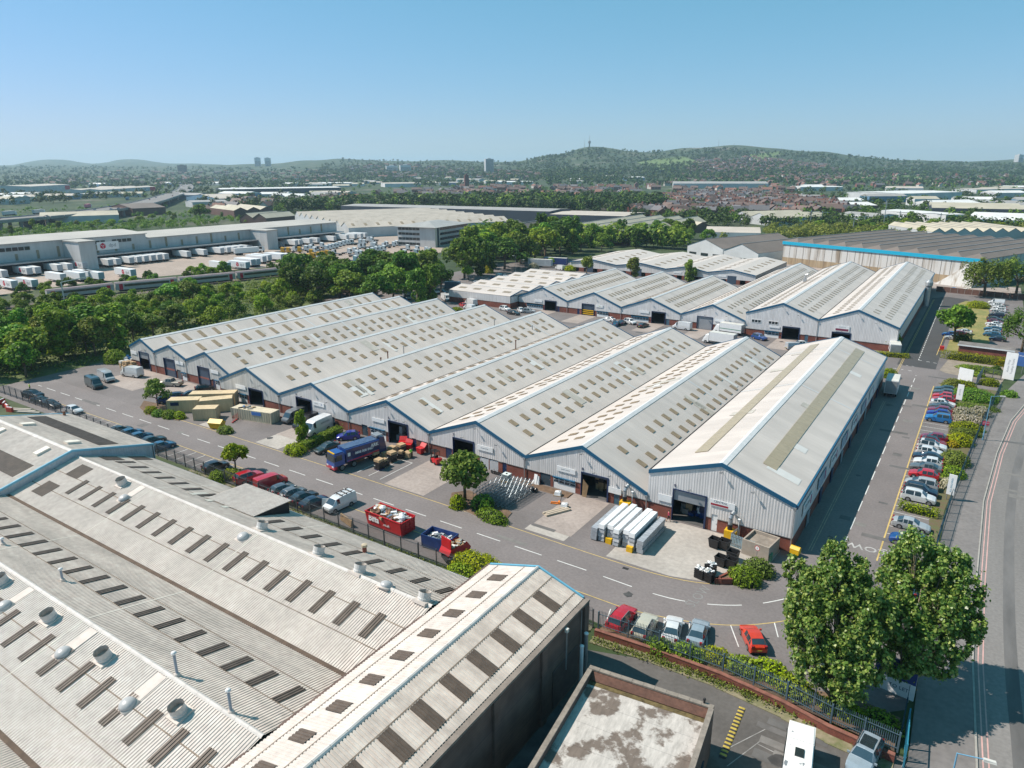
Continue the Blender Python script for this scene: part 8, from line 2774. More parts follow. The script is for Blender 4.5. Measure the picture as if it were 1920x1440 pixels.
b = MB(); b.box(-358.4, -358.3, 176.5, 187, 8.8, 12.6, white_m); b.box(-373.8, -358.3, 176.5, 176.7, 8.8, 9, white_m); sg = b.build('sign_board', dp)
cube_logo(sg, Matrix.Translation((-358.25, 179.2, 10.7)) @ Matrix.Rotation(PI / 2, 4, 'Z'), 1.5)
text('dpd', 2.4, grey_txt, sg, (-358.25, 183.8, 10.8), (PI / 2, 0, PI / 2))
# trailers
trb = MB(); trb.box(-6.8, 6.8, -1.27, 1.27, 1.15, 4.0, white_m); TB = trb.mesh('cargo_box')
trr = MB(); trr.box(6.8, 6.86, -1.15, 1.15, 1.3, 3.85, pm('door_pale', (.42, .45, .49), .08, 1)); TD = trr.mesh('rear_door')
trc = MB(); trc.box(-6, 6.5, -.5, .5, .7, 1.15, trim_m)
for x in (3, 4.3, 5.6):
 for s in (-1, 1):
  trc.tube((x, s * .95, .5), (x, s * 1.2, .5), .5, tyre_m, n=10)
for s in (-.8, .8):
 trc.box(-4, -3.8, s - .1, s + .1, 0, 1.1, lead_m)
TC = trc.mesh('running_gear')
LOGO = None
def trailer(label, x, y, rz, logo, group):
 global LOGO
 t = thing('lorry_trailer', label, 'trailer', (x, y, 0), rz, group)
 ob('cargo_box', TB, t); ob('rear_door', TD, t); ob('running_gear', TC, t)
 if logo:
  cube_logo(t, Matrix.Translation((.5, -1.29, 2.6)), 1.15)
  text('dpd', 2.0, grey_txt, t, (3.9, -1.29, 2.55), (PI / 2, 0, 0))
DK = [(11.5, 524), (59, 519), (73.5, 517), (118.6, 513), (132, 510), (161, 507), (211.6, 502), (224, 500), (249, 497.3), (262, 495.5), (272.7, 493.7), (284, 492), (295, 490.6), (306, 489), (350, 484.6), (380, 481), (411, 477.5), (421, 475.8), (433, 474.5), (442, 473), (454.6, 471.4), (463, 469.6), (476, 467.8), (485, 467), (495, 466), (504, 465), (538, 461), (545, 460), (565, 458), (574, 456), (607, 452.8), (628, 450), (638, 448), (648, 446.6), (656, 445.7)]
last = 0
for i, q in enumerate(DK):
 y = max(at(*q).y, last + 2.75); last = y
 if 265.5 < y < 285: y = 263 if y < 275 else 286
 trailer('%s white trailer of the depot dock, counted %s' % (ORD[i] if i < 18 else ORD[34 - i], 'from the left' if i < 18 else 'back from the far end'), -365, y, 0, i % 4 == 1, 'trailers along the depot dock')
for i, (px, py) in enumerate([(30, 545), (68, 543), (121, 531), (157, 529), (173, 526), (192, 528), (252, 522), (430, 508), (466, 507), (476, 501.5), (486, 500.6), (497, 495), (507, 492.6), (531, 490.8), (540, 490)]):
 p = at(px, py)
 trailer('%s white parcel trailer from the left in the row nearest the railway' % ORD[i], p.x - 6.8, p.y, 0, i in (0, 1, 6, 8), 'trailers nearest the railway')
def cab(label, p, rz, col, group):
 t = thing('tractor_unit', label, 'lorry cab', (p.x, p.y, 0), rz, group)
 for nm, me in CAB[col].items():
  ob(nm, me, t)
CAB = {}
for col, m_ in (('white', white_m), ('yellow', pm('shunter_yellow', (.68, .36, .02), .06, 1, .5))):
 a, c, d = MB(), MB(), MB()
 a.hexa([(1.2, -1.2, .7), (3.4, -1.2, .7), (3.4, 1.2, .7), (1.2, 1.2, .7)], [(1.3, -1.15, 3.5), (3.0, -1.1, 3.2), (3.0, 1.1, 3.2), (1.3, 1.15, 3.5)], m_)
 c.face([(3.33, -1.05, 1.75), (3.33, 1.05, 1.75), (3.1, 1.0, 2.75), (3.1, -1.0, 2.75)], glass_m); c.box(1.24, 1.29, -1, 1, 1, 3.2, trim_m)
 d.box(-2.6, 2.6, -.45, .45, .6, .95, trim_m); d.box(-1.4, .2, -.9, .9, .95, 1.15, lead_m)
 for x in (2.3, -1.6):
  for s in (-1, 1):
   d.tube((x, s * .85, .5), (x, s * 1.2, .5), .5, tyre_m, n=8)
 CAB[col] = {'cab': a.mesh('cab'), 'windscreen': c.mesh('windscreen'), 'chassis': d.mesh('chassis')}
for q in [(285, 345), (325, 340), (365, 335), (400, 355), (440, 322), (470, 312), (480, 348), (510, 338), (540, 328), (570, 320), (600, 315), (632, 302), (640, 378), (665, 292), (700, 285), (715, 368), (740, 280), (762, 358), (780, 285), (815, 280), (850, 282), (880, 270), (915, 262), (945, 255), (975, 250), (870, 322), (905, 316), (940, 312), (980, 305), (1010, 300), (1050, 300), (1085, 312), (1115, 303), (1140, 292), (780, 392), (815, 385), (850, 376), (885, 367), (920, 360), (955, 352), (990, 346), (1025, 340), (765, 440), (840, 432), (950, 408), (505, 435), (545, 428), (1240, 332), (1325, 342), (1405, 355), (1500, 362), (1210, 382), (1310, 375)]:
 p = at(500 + q[0] / 4.8, 400 + q[1] / 4.8)
 cab('white lorry cab parked %s the lorry yard' % ('on the left of' if q[0] < 600 else 'in the middle of' if q[0] < 1000 else 'on the right of'), p, D(R.choice((20, 25, 200))), 'white', 'white cabs in the lorry yard')
for q in [(115, 360), (165, 360), (265, 355), (280, 420), (340, 420), (370, 378), (385, 412), (430, 405), (470, 396), (510, 386)]:
 cab('yellow shunting tractor in the %s of the lorry yard' % ('far left corner' if q[0] < 200 else 'near left corner'), at(500 + q[0] / 4.8, 400 + q[1] / 4.8), D(30), 'yellow', 'yellow shunters')
trailer('white lorry trailer under way across the depot yard, red emblem on its side', -349, 253, D(-105), True, 'lorry crossing the depot yard')
cab('white cab pulling the trailer across the depot yard', Vector((-352, 264, 0)), D(105), 'white', 'lorry crossing the depot yard')
trailer('long white trailer with blue emblem beside the four-storey office', -305, 345, D(160), False, 'trailer by the office')
# office block
of = thing('office_block', 'four-storey grey office block with window bands and a low hipped roof', 'office', (-281, 338, 0), D(99))
b = MB()
b.box(0, 42, 0, 27, 0, 12, depot_clad); b.build('wall', of)
b = MB(); b.hexa([(-1.6, -1.6, 12), (43.6, -1.6, 12), (43.6, 28.6, 12), (-1.6, 28.6, 12)], [(14, 12.5, 14.6), (28, 12.5, 14.6), (28, 14.5, 14.6), (14, 14.5, 14.6)], pm('office_roof', (.36, .36, .35), .08, .2, .6)); b.build('hipped_roof', of)
for z in (1.0, 4.0, 7.0, 10.0):
 for k in range(12):
  b = MB(); b.box(6 + k * 3, 8.8 + k * 3, -.08, .05, z, z + 1.5, glass_m); b.build('window', of)
 for k in range(6):
  b = MB(); b.box(-.08, .05, 11 + k * 2.6, 13.4 + k * 2.6, z, z + 1.5, glass_m); b.build('window', of)
b = MB(); b.box(2.6, 4.6, -.12, .05, .2, 11.6, glass_b); b.box(0.02, 2.2, -.1, 0, .2, 11.9, offwhite_m); b.build('stair_glazing', of)
# railway: rails, sleepers as ballast, the train
rp = [Vector((-289 + 2 * s, 60, 0)) for s in (0,)]
rb_ = MB()
tl_ = [(-288.5, 60), (-284.5, 118), (-279, 150), (-270, 175), (-263.5, 205), (-252, 300)]
for off in (-2.4, -.95, 1.5, 2.95):
 strip(rb_, [(x + off, y) for x, y in tl_], .14, .16, rust_m)
for i in range(len(tl_) - 1):
 pass
rb_.build('railway_rails', kind='structure')
tc = MB(); tc.hexa([(-11.3, -1.35, .9), (11.3, -1.35, .9), (11.3, 1.35, .9), (-11.3, 1.35, .9)], [(-11.3, -1.4, 3.3), (11.3, -1.4, 3.3), (11.3, 1.4, 3.3), (-11.3, 1.4, 3.3)], pm('train_silver', (.42, .43, .43), .08, 1, .4)); TRB = tc.mesh('body')
tr_ = MB(); tr_.hexa([(-11.3, -1.4, 3.3), (11.3, -1.4, 3.3), (11.3, 1.4, 3.3), (-11.3, 1.4, 3.3)], [(-11.3, -.8, 3.85), (11.3, -.8, 3.85), (11.3, .8, 3.85), (-11.3, .8, 3.85)], pm('train_roof', (.30, .24, .25), .1, 1, .7)); TRR = tr_.mesh('roof')
tw = MB()
for s in (-1, 1):
 tw.box(-8.2, 8.2, s * 1.41 - .02, s * 1.41 + .02, 2.1, 2.9, glass_m)
TRW = tw.mesh('window_band')
td = MB()
for s in (-1, 1):
 for x in (-9.4, 9.4):
  td.box(x - .65, x + .65, s * 1.42 - .02, s * 1.42 + .02, 1.0, 3.2, logo_r)
TRD = td.mesh('door')
tb_ = MB(); tb_.box(-10, 10, -1.1, 1.1, .25, .9, trim_m); TRBG = tb_.mesh('bogie')
cp = smooth([(-285.5, 120), (-280.5, 148), (-271.5, 172), (-264.6, 200), (-256, 240), (-250, 290)], 3)
acc, nxt, k = 0, 11, 0
for i in range(len(cp) - 1):
 d = cp[i + 1] - cp[i]
 while acc + d.length > nxt and k < 5:
  p = cp[i] + d * ((nxt - acc) / d.length)
  t = thing('train_carriage', ['nearest train carriage, just right of the white railway gantry', 'second train carriage, half behind the dark trees', 'third train carriage with red doors in the gap in the trees', 'fourth train carriage running into the dense belt', 'last train carriage hidden in the dense belt'][k], 'train carriage', (p.x, p.y, .2), math.atan2(d.y, d.x), 'carriages of the passing train')
  for nm, me in (('body', TRB), ('roof', TRR), ('window_band', TRW), ('door', TRD), ('bogie', TRBG)):
   ob(nm, me, t)
  nxt += 23.4; k += 1
 acc += d.length
t = thing('railway_gantry', 'white lattice railway gantry post beside the nearest carriage', 'gantry', (*at(121, 565)[:2], 0), D(100))
b = MB(); b.tube((0, 0, 0), (0, 0, 7), .22, offwhite_m); b.tube((0, 0, 7), (11, 0, 7.6), .2, offwhite_m); b.build('frame', t)
# arched footbridge over the dark cutting
t = thing('footbridge', 'pale arched footbridge rails over the dark cutting behind the units', 'bridge', (*at(640, 545)[:2], 0), D(-60))
for s in (-1.2, 1.2):
 b = MB()
 for i in range(8):
  f = lambda k: ((k - 4) * 2.2, s, 3.2 - .11 * (k - 4) ** 2)
  b.tube(f(i), f(i + 1), .14, offwhite_m, n=5)
 b.build('rail', t)
b = MB()
for i in range(8):
 x = (i - 4) * 2.2
 b.box(x, x + 2.2, -1.1, 1.1, 2.2 - .11 * (i - 4) ** 2, 2.4 - .11 * (i - 4) ** 2, concrete)
b.build('deck', t)

# ---- sheds, factories and offices of the middle distance
M_ = lambda n, c, **k: pm(n, c, .1, .08, .7, **k)
stain_wall = pm('stained_wall', (.54, .53, .51), .2, .22, .9, col2=(.25, .2, .15), stretch=(1.6, 1, .09), lo=.34, hi=.5)
cream_roof = M_('roof_cream', (.46, .42, .33)); brown_roof = M_('roof_brown', (.19, .155, .135)); pale_roof = M_('roof_pale', (.50, .445, .385)); grey_roof = M_('roof_mid_grey', (.34, .33, .32)); white_roof = M_('roof_white', (.68, .68, .67))
navy_wall = M_('wall_navy', (.05, .065, .09)); brown_wall = M_('wall_brown_brick', (.15, .085, .07)); pale_wall = M_('wall_pale', (.50, .52, .54)); blue_wall = M_('wall_blue', (.12, .24, .36)); white_wall = M_('wall_white', (.62, .63, .64))
def shed(label, p0, p1, depth, h, rise, n, wall, roof, orient='deep', wins=0, lights=0, cat='shed', name='industrial_shed', band=None, hip=0):
 a, c = (far(*p0), far(*p1))
 z0 = min(a.z, c.z) - .3
 d = Vector((c.x - a.x, c.y - a.y, 0))
 W = d.length
 rz = math.atan2(d.y, d.x)
 t = thing(name, label, cat, (a.x, a.y, z0), rz)
 OCC.append((a + d * .5 + Vector((-d.y, d.x, 0)).normalized() * depth * .5, max(W, depth) * .6))
 w_, r_ = MB(), []
 if orient == 'deep':
  for k in range(n):
   x0, x1 = W * k / n, W * (k + 1) / n
   for y in ((depth,) if hip else (0, depth)):
    w_.face([(x0, y, 0), (x1, y, 0), (x1, y, h), ((x0 + x1) / 2, y, h + rise), (x0, y, h)], wall)
   q = MB()
   xm = (x0 + x1) / 2
   if hip:
    w_.face([(x0, 0, 0), (x1, 0, 0), (x1, 0, h), (x0, 0, h)], wall)
    q.face([(x0, -.3, h + .1), (x1, -.3, h + .1), (xm, hip, h + rise + .1)], roof)
   q.face([(x0, -.3, h + .1), (xm, hip or -.3, h + rise + .1), (xm, depth, h + rise + .1), (x0, depth, h + .1)], roof)
   q.face([(xm, hip or -.3, h + rise + .1), (x1, -.3, h + .1), (x1, depth, h + .1), (xm, depth, h + rise + .1)], roof)
   q.box(xm - .25, xm + .25, hip or -.3, depth, h + rise + .1, h + rise + .2, lead_m)
   for i in range(lights):
    y = depth * (i + .6) / lights
    for s in (0, 1):
     u = (x0 * .5 + xm * .5) if s == 0 else (x1 * .5 + xm * .5)
     q.face([(u - 1, y, h + rise * (.5 + (-1 if s == 0 else 1) * 2 / W * n) + .16 if 0 else h + rise * .5 + .3), (u + 1, y, h + rise * .5 + .3), (u + 1, y + 1.4, h + rise * .5 + .3), (u - 1, y + 1.4, h + rise * .5 + .3)], rooflight_m)
   q.build('roof', t)
  for x in (0, W):
   w_.face([(x, 0, 0), (x, depth, 0), (x, depth, h), (x, 0, h)], wall)
 else:
  w_.box(0, W, 0, depth, 0, h, wall)
  for k in range(n):
   y0, y1 = depth * k / n, depth * (k + 1) / n
   ym = (y0 + y1) / 2
   q = MB()
   q.face([(-.3, y0, h + .1), (W + .3, y0, h + .1), (W + .3, ym, h + rise + .1), (-.3, ym, h + rise + .1)], roof)
   q.face([(-.3, ym, h + rise + .1), (W + .3, ym, h + rise + .1), (W + .3, y1, h + .1), (-.3, y1, h + .1)], roof)
   for x in (0, W):
    q.face([(x, y0, h), (x, y1, h), (x, ym, h + rise)], wall)
   for i in range(lights):
    x = W * (i + .5) / lights
    q.hexa([(x - 1, y0 + (ym - y0) * .3, h + rise * .3 + .1), (x + 1, y0 + (ym - y0) * .3, h + rise * .3 + .1), (x + 1, y0 + (ym - y0) * .7, h + rise * .7 + .1), (x - 1, y0 + (ym - y0) * .7, h + rise * .7 + .1)], [(x - 1, y0 + (ym - y0) * .3, h + rise * .3 + .25), (x + 1, y0 + (ym - y0) * .3, h + rise * .3 + .25), (x + 1, y0 + (ym - y0) * .7, h + rise * .7 + .25), (x - 1, y0 + (ym - y0) * .7, h + rise * .7 + .25)], rooflight_m)
   q.build('roof', t)
 w_.build('wall', t)
 if band:
  q = MB(); q.box(-.3, W + .3, -.5, -.02, h - 1.35, h + .15, band); q.build('fascia', t)
 if wins:
  st = max(1, int(h / 3.2))
  for s in range(st):
   for k in range(wins):
    q = MB(); x = W * (k + .2) / wins; q.box(x, x + W / wins * .6, -.1, .05, s * 3.1 + 1.1, s * 3.1 + 2.6, glass_m); q.build('window', t)
 return t
cy = pm('cyan_fascia', (.01, .36, .55), .03, .5, .4)
t = shed('huge stained white shed with a bright cyan band and many dark roof ridges', (1465, 495), (1836, 539), 95, 11, 1.6, 11, stain_wall, brown_roof, band=cy, cat='factory', hip=5)
t.location.z = 0
b = MB()
W = (at(1836, 539) - at(1465, 495)).length
for k in range(24):
 b.box(W * k / 24 + .1, W * k / 24 + .25, -.06, .02, .1, 9.4, pm('joint_dark', (.16, .14, .12)))
b.build('wall_joint', t)
b = MB(); b.box(.2, W - .2, -.05, -.01, .05, 3.4, pm('wall_base_tan', (.42, .33, .22), .2, .3, .9, col2=(.24, .17, .10), stretch=(1.5, 1, .1))); b.build('wall_base', t)
b = MB(); b.box(W + .02, W + .2, 4, 90, 0, 10, blue_wall); b.build('flank_cladding', t)
b = MB(); b.hexa([(W - 14, -5, 0), (W, -5, 0), (W, -.1, 0), (W - 14, -.1, 0)], [(W - 2, -.6, 10), (W - .2, -.6, 10), (W - .2, -.1, 10), (W - 2, -.1, 10)], stain_wall); b.build('sloping_buttress', t)
for a in [
 ('left gable of the twin pale sheds beside the cyan-banded shed', (1288, 479), (1354, 488), 62, 5.8, 4.2, 1, white_wall, brown_roof, 'deep', 3),
 ('right gable of the twin pale sheds beside the cyan-banded shed, with small windows', (1356, 490), (1420, 497), 56, 5.6, 4, 1, white_wall, brown_roof, 'deep', 7),
 ('wide factory with pale cement roofs and long skylight rows behind the depot', (655, 446), (955, 432), 170, 7, 3.5, 9, pale_wall, pale_roof, 'along', 0, 14),
 ('long dark flat-edged warehouse at the wood edge', (640, 404), (1030, 418), 46, 10, 1, 1, navy_wall, grey_roof, 'along'),
 ('dark-walled grey-roofed warehouse right of the long dark one', (1030, 419), (1170, 424), 60, 8, 1, 1, navy_wall, pale_roof, 'along'),
 ('pair of black gabled sheds behind the office block', (880, 458), (962, 462), 60, 7, 5, 2, navy_wall, brown_roof, 'deep'),
 ('dark brick office with rows of white windows beside the black gables', (930, 446), (1016, 450), 16, 7.5, .6, 1, brown_wall, grey_roof, 'along', 10),
 ('long cream-roofed brick factory in front of the wood', (1018, 452), (1180, 462), 150, 6, 4, 4, brown_wall, cream_roof, 'deep'),
 ('cluster of low gabled workshops with cream roofs', (1215, 440), (1330, 436), 60, 5, 3, 4, brown_wall, cream_roof, 'deep'),
 ('white low-gabled shed by the wood behind the third row', (1322, 452), (1424, 455), 45, 6, 2, 1, white_wall, pale_roof, 'along'),
 ('broad cream-roofed shed by the railway masts', (1440, 424), (1552, 420), 50, 6, 4, 2, pale_wall, cream_roof, 'along'),
 ('white two-storey office with blue-grey roof by the railway', (1572, 415), (1645, 420), 24, 7, 1.4, 1, white_wall, grey_roof, 'along', 12),
 ('long white office with a window strip, right of the blue-grey roofed one', (1650, 412), (1738, 420), 30, 8.5, .6, 1, white_wall, white_roof, 'along', 12),
 ('wide grey-roofed dark factory at the right', (1745, 408), (1925, 412), 80, 9, 3, 2, navy_wall, cream_roof, 'along'),
 ('small white block with square windows near the right edge', (1770, 427), (1806, 426), 24, 10, .6, 1, white_wall, white_roof, 'along', 5),
 ('white barrel-like roofed hall at the right edge', (1808, 427), (1935, 432), 60, 7, 4, 1, blue_wall, white_roof, 'along'),
 ('big plain white warehouse on the right', (1690, 378), (1802, 374), 90, 11, 1, 1, white_wall, white_roof, 'along'),
 ('cream multi-ridge roof just behind the cyan-banded shed', (1745, 452), (1935, 452), 60, 6, 2.5, 8, pale_wall, cream_roof, 'deep'),
 ('pale blue gabled warehouse beyond the depot roof on the left', (78, 424), (225, 418), 40, 7.5, 3, 1, pale_wall, cream_roof, 'along'),
 ('open-sided grey lean-to left of the pale blue warehouse', (60, 426), (105, 424), 14, 4, 1, 1, dark_dock, grey_roof, 'along'),
 ('large grey box warehouse at the far left', (60, 364), (132, 358), 90, 15, 2, 1, pale_wall, pale_roof, 'along'),
 ('wide pale warehouse beside the pink billboard', (190, 366), (292, 358), 70, 10, 2, 2, pale_wall, pale_roof, 'along'),
 ('very long white-roofed dark warehouse beyond the motorway', (415, 366), (640, 362), 80, 11, 1.5, 1, navy_wall, white_roof, 'along'),
 ('blue gabled hall near the motorway bend', (350, 378), (408, 382), 45, 7, 5, 1, blue_wall, pale_roof, 'deep'),
 ('grey flat shed below the blue gabled hall', (362, 390), (428, 388), 40, 7, 1.5, 1, pale_wall, grey_roof, 'along'),
 ('brown-roofed brick warehouse under the viaduct', (250, 406), (312, 402), 50, 8, 4, 1, brown_wall, brown_roof, 'along'),
 ('red brick stepped sheds behind the depot roof', (395, 402), (440, 408), 40, 7, 3, 3, brown_wall, cream_roof, 'along'),
 ('twin small gables with cream roofs at the depot back', (450, 418), (500, 420), 40, 5, 4, 2, brown_wall, cream_roof, 'deep'),
 ('long industrial hall below the wooded hill', (1262, 354), (1440, 355), 90, 12, 4, 1, pale_wall, grey_roof, 'along'),
 ('white sheds right of the church tower', (930, 347), (1000, 346), 60, 8, 2, 2, white_wall, white_roof, 'along'),
 ('small white warehouse left of the church tower', (722, 352), (790, 351), 60, 10, 2, 2, white_wall, pale_roof, 'along'),
 ('low white sheds in front of the left hills', (590, 349), (655, 349), 60, 8, 2, 1, pale_wall, white_roof, 'along'),
 ('white supermarket-like shed below the hill on the right', (1500, 358), (1580, 358), 60, 8, 1, 3, white_wall, white_roof, 'along'),
 ('pale trade sheds at the right edge under the far hill', (1830, 364), (1925, 362), 50, 8, 1, 2, white_wall, pale_roof, 'along'),
 ('white depot with blue trim left of the viaduct bend', (172, 372), (205, 370), 40, 7, 1, 1, blue_wall, white_roof, 'along')]:
 shed(*a)
def tower(label, px, py, w_, d_, h, mat, name='tower_block', cat='tower block', rows=0):
 p = far(px, py)
 t = thing(name, label, cat, (p.x, p.y, p.z - 1), YAW + .3)
 OCC.append((p, w_))
 b = MB(); b.box(-w_ / 2, w_ / 2, -d_ / 2, d_ / 2, 0, h, mat); b.box(-w_ * .2, w_ * .2, -d_ * .2, d_ * .2, h, h + 3, mat); b.build('wall', t)
 for k in range(rows):
  b = MB(); b.box(-w_ / 2 + 1.5, w_ / 2 - 1.5, -d_ / 2 - .15, -d_ / 2 + .1, 2 + k * 3, 3.4 + k * 3, glass_m); b.build('window_band', t)
 return t
tower('tall pale grey tower block standing alone left of the wooded hill', 917, 325, 32, 22, 54, pale_wall, rows=17)
tower('left of the twin distant tower blocks', 484, 312, 36, 30, 52, pale_wall, rows=10)
tower('right of the twin distant tower blocks', 503, 312, 36, 30, 50, pale_wall, rows=10)
tower('squat brown tower block among distant trees on the left', 343, 325, 40, 30, 38, brown_wall, rows=8)
tower('row of white hospital-like blocks, left end', 735, 323, 50, 25, 26, white_wall, rows=6)
tower('row of white hospital-like blocks, right end', 760, 323, 46, 25, 30, white_wall, rows=7)
tower('lone tower on the skyline at the right edge', 1909, 304, 30, 24, 34, pale_wall, rows=6)
tower('dark red brick church tower above the town roofs', 875, 358, 9, 9, 34, M_('church_brick', (.14, .05, .04)), 'church_tower', 'church tower')
def mast(label, px, py, h, w_, collar=False):
 p = far(px, py)
 t = thing('radio_mast', label, 'mast', (p.x, p.y, p.z - 2), 0, 'masts on the hills')
 b = MB(); b.tube((0, 0, 0), (0, 0, h), w_, lead_m, w_ * .35, 6); b.build('pole', t)
 if collar:
  b = MB(); b.lathe((0, 0, 0), [(4, 0), (3.2, 18), (6.5, 22), (6.5, 30), (3, 33)], pm('mast_concrete', (.25, .25, .25)), 10); b.build('drum', t)
mast('tall mast with a wide concrete drum on the wooded hill top', 1105, 277, 58, 1.6, True)
mast('thin mast left of the drum mast on the wooded hill top', 1096, 278, 46, 1.0)
mast('thin mast on the right-hand hill top', 1347, 277, 40, .9)
mast('short mast further right on the right-hand hill', 1376, 277, 22, .9)
# motorway viaduct
vp = [(-60, 417), (0, 412), (100, 404), (200, 393), (270, 381), (315, 370), (345, 359), (352, 350), (340, 343), (318, 337)]
V_ = smooth([at(*q, 8.0) if q[1] > 370 else at(q[0], q[1], 6.0) for q in vp], 2)
t = thing('motorway_viaduct', 'curving concrete motorway viaduct on piers at the left', 'viaduct')
dk, pa, pi_ = MB(), MB(), MB()
for i in range(len(V_) - 1):
 a, c = V_[i], V_[i + 1]
 d = (c - a).normalized(); n = Vector((-d.y, d.x, 0))
 h0 = 15
 q = [a - n * h0, c - n * h0, c + n * h0, a + n * h0]
 f = lambda v, z: (v.x, v.y, z)
 dk.hexa([f(v, 6.4) for v in q], [f(v, 7.9) for v in q], concrete)
 dk.face([f(v, 7.92) for v in q], asphalt_main)
 for s in (-1, 1):
  q2 = [a + n * (s * h0 - .2), c + n * (s * h0 - .2), c + n * (s * h0 + .2), a + n * (s * h0 + .2)]
  pa.hexa([f(v, 7.9) for v in q2], [f(v, 8.9) for v in q2], lead_m)
 if i % 2 == 0:
  for s in (-.7, 0, .7):
   p = a + n * h0 * s
   pi_.box(p.x - 1, p.x + 1, p.y - 1, p.y + 1, -.2, 6.4, concrete)
 OCC.append((a, 18))
dk.build('deck', t); pa.build('parapet', t); pi_.build('piers', t)
cm = MB(); cm.hexa([(-2.2, -.9, .3), (2.2, -.9, .3), (2.2, .9, .3), (-2.2, .9, .3)], [(-2, -.85, .95), (1.9, -.85, .9), (1.9, .85, .9), (-2, .85, .95)], white_m); cm.hexa([(-1.6, -.8, .95), (1, -.8, .95), (1, .8, .95), (-1.6, .8, .95)], [(-1.1, -.65, 1.45), (.4, -.65, 1.45), (.4, .65, 1.45), (-1.1, .65, 1.45)], glass_m)
CM = cm.mesh('body')
for k in range(46):
 i = R.randrange(2, len(V_) - 2); a, c = V_[i], V_[i + 1]; d = (c - a).normalized(); n = Vector((-d.y, d.x, 0))
 p = a.lerp(c, R.random()) + n * R.choice((-11, -7.5, -4, 4, 7.5, 11))
 o = ob('motorway_car', CM, None, (p.x, p.y, 7.93), math.atan2(d.y, d.x))
 col = R.choice(('white', 'black', 'silver', 'grey', 'blue', 'red'))
 o.material_slots[0].link = 'OBJECT'; o.material_slots[0].material = paint('paint_' + col, COL[col])
 tag(o, '%s car driving on the %s of the motorway viaduct' % (col, 'far bend' if i > len(V_) * .55 else 'near stretch'), 'car', 'cars on the motorway')
for (px, py), m_, lab in [((17, 402), white_wall, 'white articulated lorry at the left end of the viaduct'), ((72, 399), pale_wall, 'grey articulated lorry second along the viaduct'), ((165, 388), pm('lorry_pink', (.62, .22, .30)), 'pink-sided lorry in the middle of the viaduct'), ((239, 374), blue_wall, 'blue lorry before the motorway bend'), ((318, 344), blue_wall, 'blue lorry on the far motorway')]:
 p = at(px, py, 9)
 k = min(range(len(V_) - 1), key=lambda q: (V_[q] - p).length); d = V_[k + 1] - V_[k]
 t = thing('articulated_lorry', lab, 'lorry', (p.x, p.y, 7.93), math.atan2(d.y, d.x), 'lorries on the motorway')
 b = MB(); b.box(-7, 6, -1.3, 1.3, 1.1, 4.1, m_); b.build('cargo_box', t)
 b = MB(); b.box(6.3, 8.4, -1.2, 1.2, .6, 3.4, white_m); b.box(-6.5, 8, -1, 1, .2, 1.05, trim_m); b.build('cab', t)
for (px, py), m_, lab in [((288, 356), pm('board_red', (.5, .03, .06)), 'tall red roadside billboard by the motorway bend'), ((128, 352), MATS['board_red'], 'small red sign on the far left warehouse yard')]:
 p = far(px, py + 10)
 t = thing('billboard', lab, 'billboard', (p.x, p.y, p.z), YAW)
 b = MB(); b.box(-5, 5, -.3, .3, 7, 15, m_); b.build('panel', t)
 b = MB(); b.tube((0, 0, 0), (0, 0, 7), .5, lead_m); b.build('leg', t)
for i, (px, py, h) in enumerate([(1518, 428, 14), (1539, 424, 12), (1655, 432, 22), (1684, 424, 12), (1760, 430, 12), (1620, 428, 10), (1598, 440, 12)]):
 p = far(px, py)
 t = thing('catenary_mast', 'railway overhead-line mast in the line between the offices and the cyan-banded shed', 'mast', (p.x, p.y, 0), YAW, 'railway overhead masts')
 b = MB(); b.tube((0, 0, 0), (0, 0, h), .3, galv_m); b.tube((-3, 0, h * .9), (6, 0, h * .9), .2, galv_m); b.build('frame', t)

# ---- houses of the town
hw = {}
for nm, wl, rf in (('brick', M_('house_brick', (.24, .09, .065)), M_('house_tile', (.15, .10, .085))), ('slate', M_('house_brick_dark', (.19, .085, .07)), M_('house_slate', (.14, .135, .145))), ('render', M_('house_render', (.55, .52, .48)), M_('house_tile_red', (.22, .10, .07)))):
 b = MB()
 b.box(-6, 6, -4, 4, -2, 5.2, wl)
 b.face([(-6.4, -4.5, 5), (6.4, -4.5, 5), (6.4, 0, 8.6), (-6.4, 0, 8.6)], rf); b.face([(-6.4, 0, 8.6), (6.4, 0, 8.6), (6.4, 4.5, 5), (-6.4, 4.5, 5)], rf)
 for x in (-6.02, 6.02):
  b.face([(x, -4, 5.2), (x, 4, 5.2), (x, 0, 8.4)], wl)
 b.box(3.6, 4.6, -.6, .6, 7.6, 9.8, wl)
 for z in (1, 3.6):
  for x in (-4, 0, 4):
   b.box(x - .8, x + .8, -4.06, -4.0, z, z + 1.2, glass_m)
 hw[nm] = b
HM = {k: v.mesh('house') for k, v in hw.items()}
def hlist(poly, n, sep):
 out, tr = [], 0
 xs, ys = [q[0] for q in poly], [q[1] for q in poly]
 while len(out) < n and tr < n * 30:
  tr += 1
  q = (R.uniform(min(xs), max(xs)), R.uniform(min(ys), max(ys)))
  if not inside(q, poly): continue
  p = far(*q)
  if any((p - o[0]).length < o[1] + 6 for o in OCC) or any((p - o).length < sep for o in out): continue
  out.append(p)
 return out
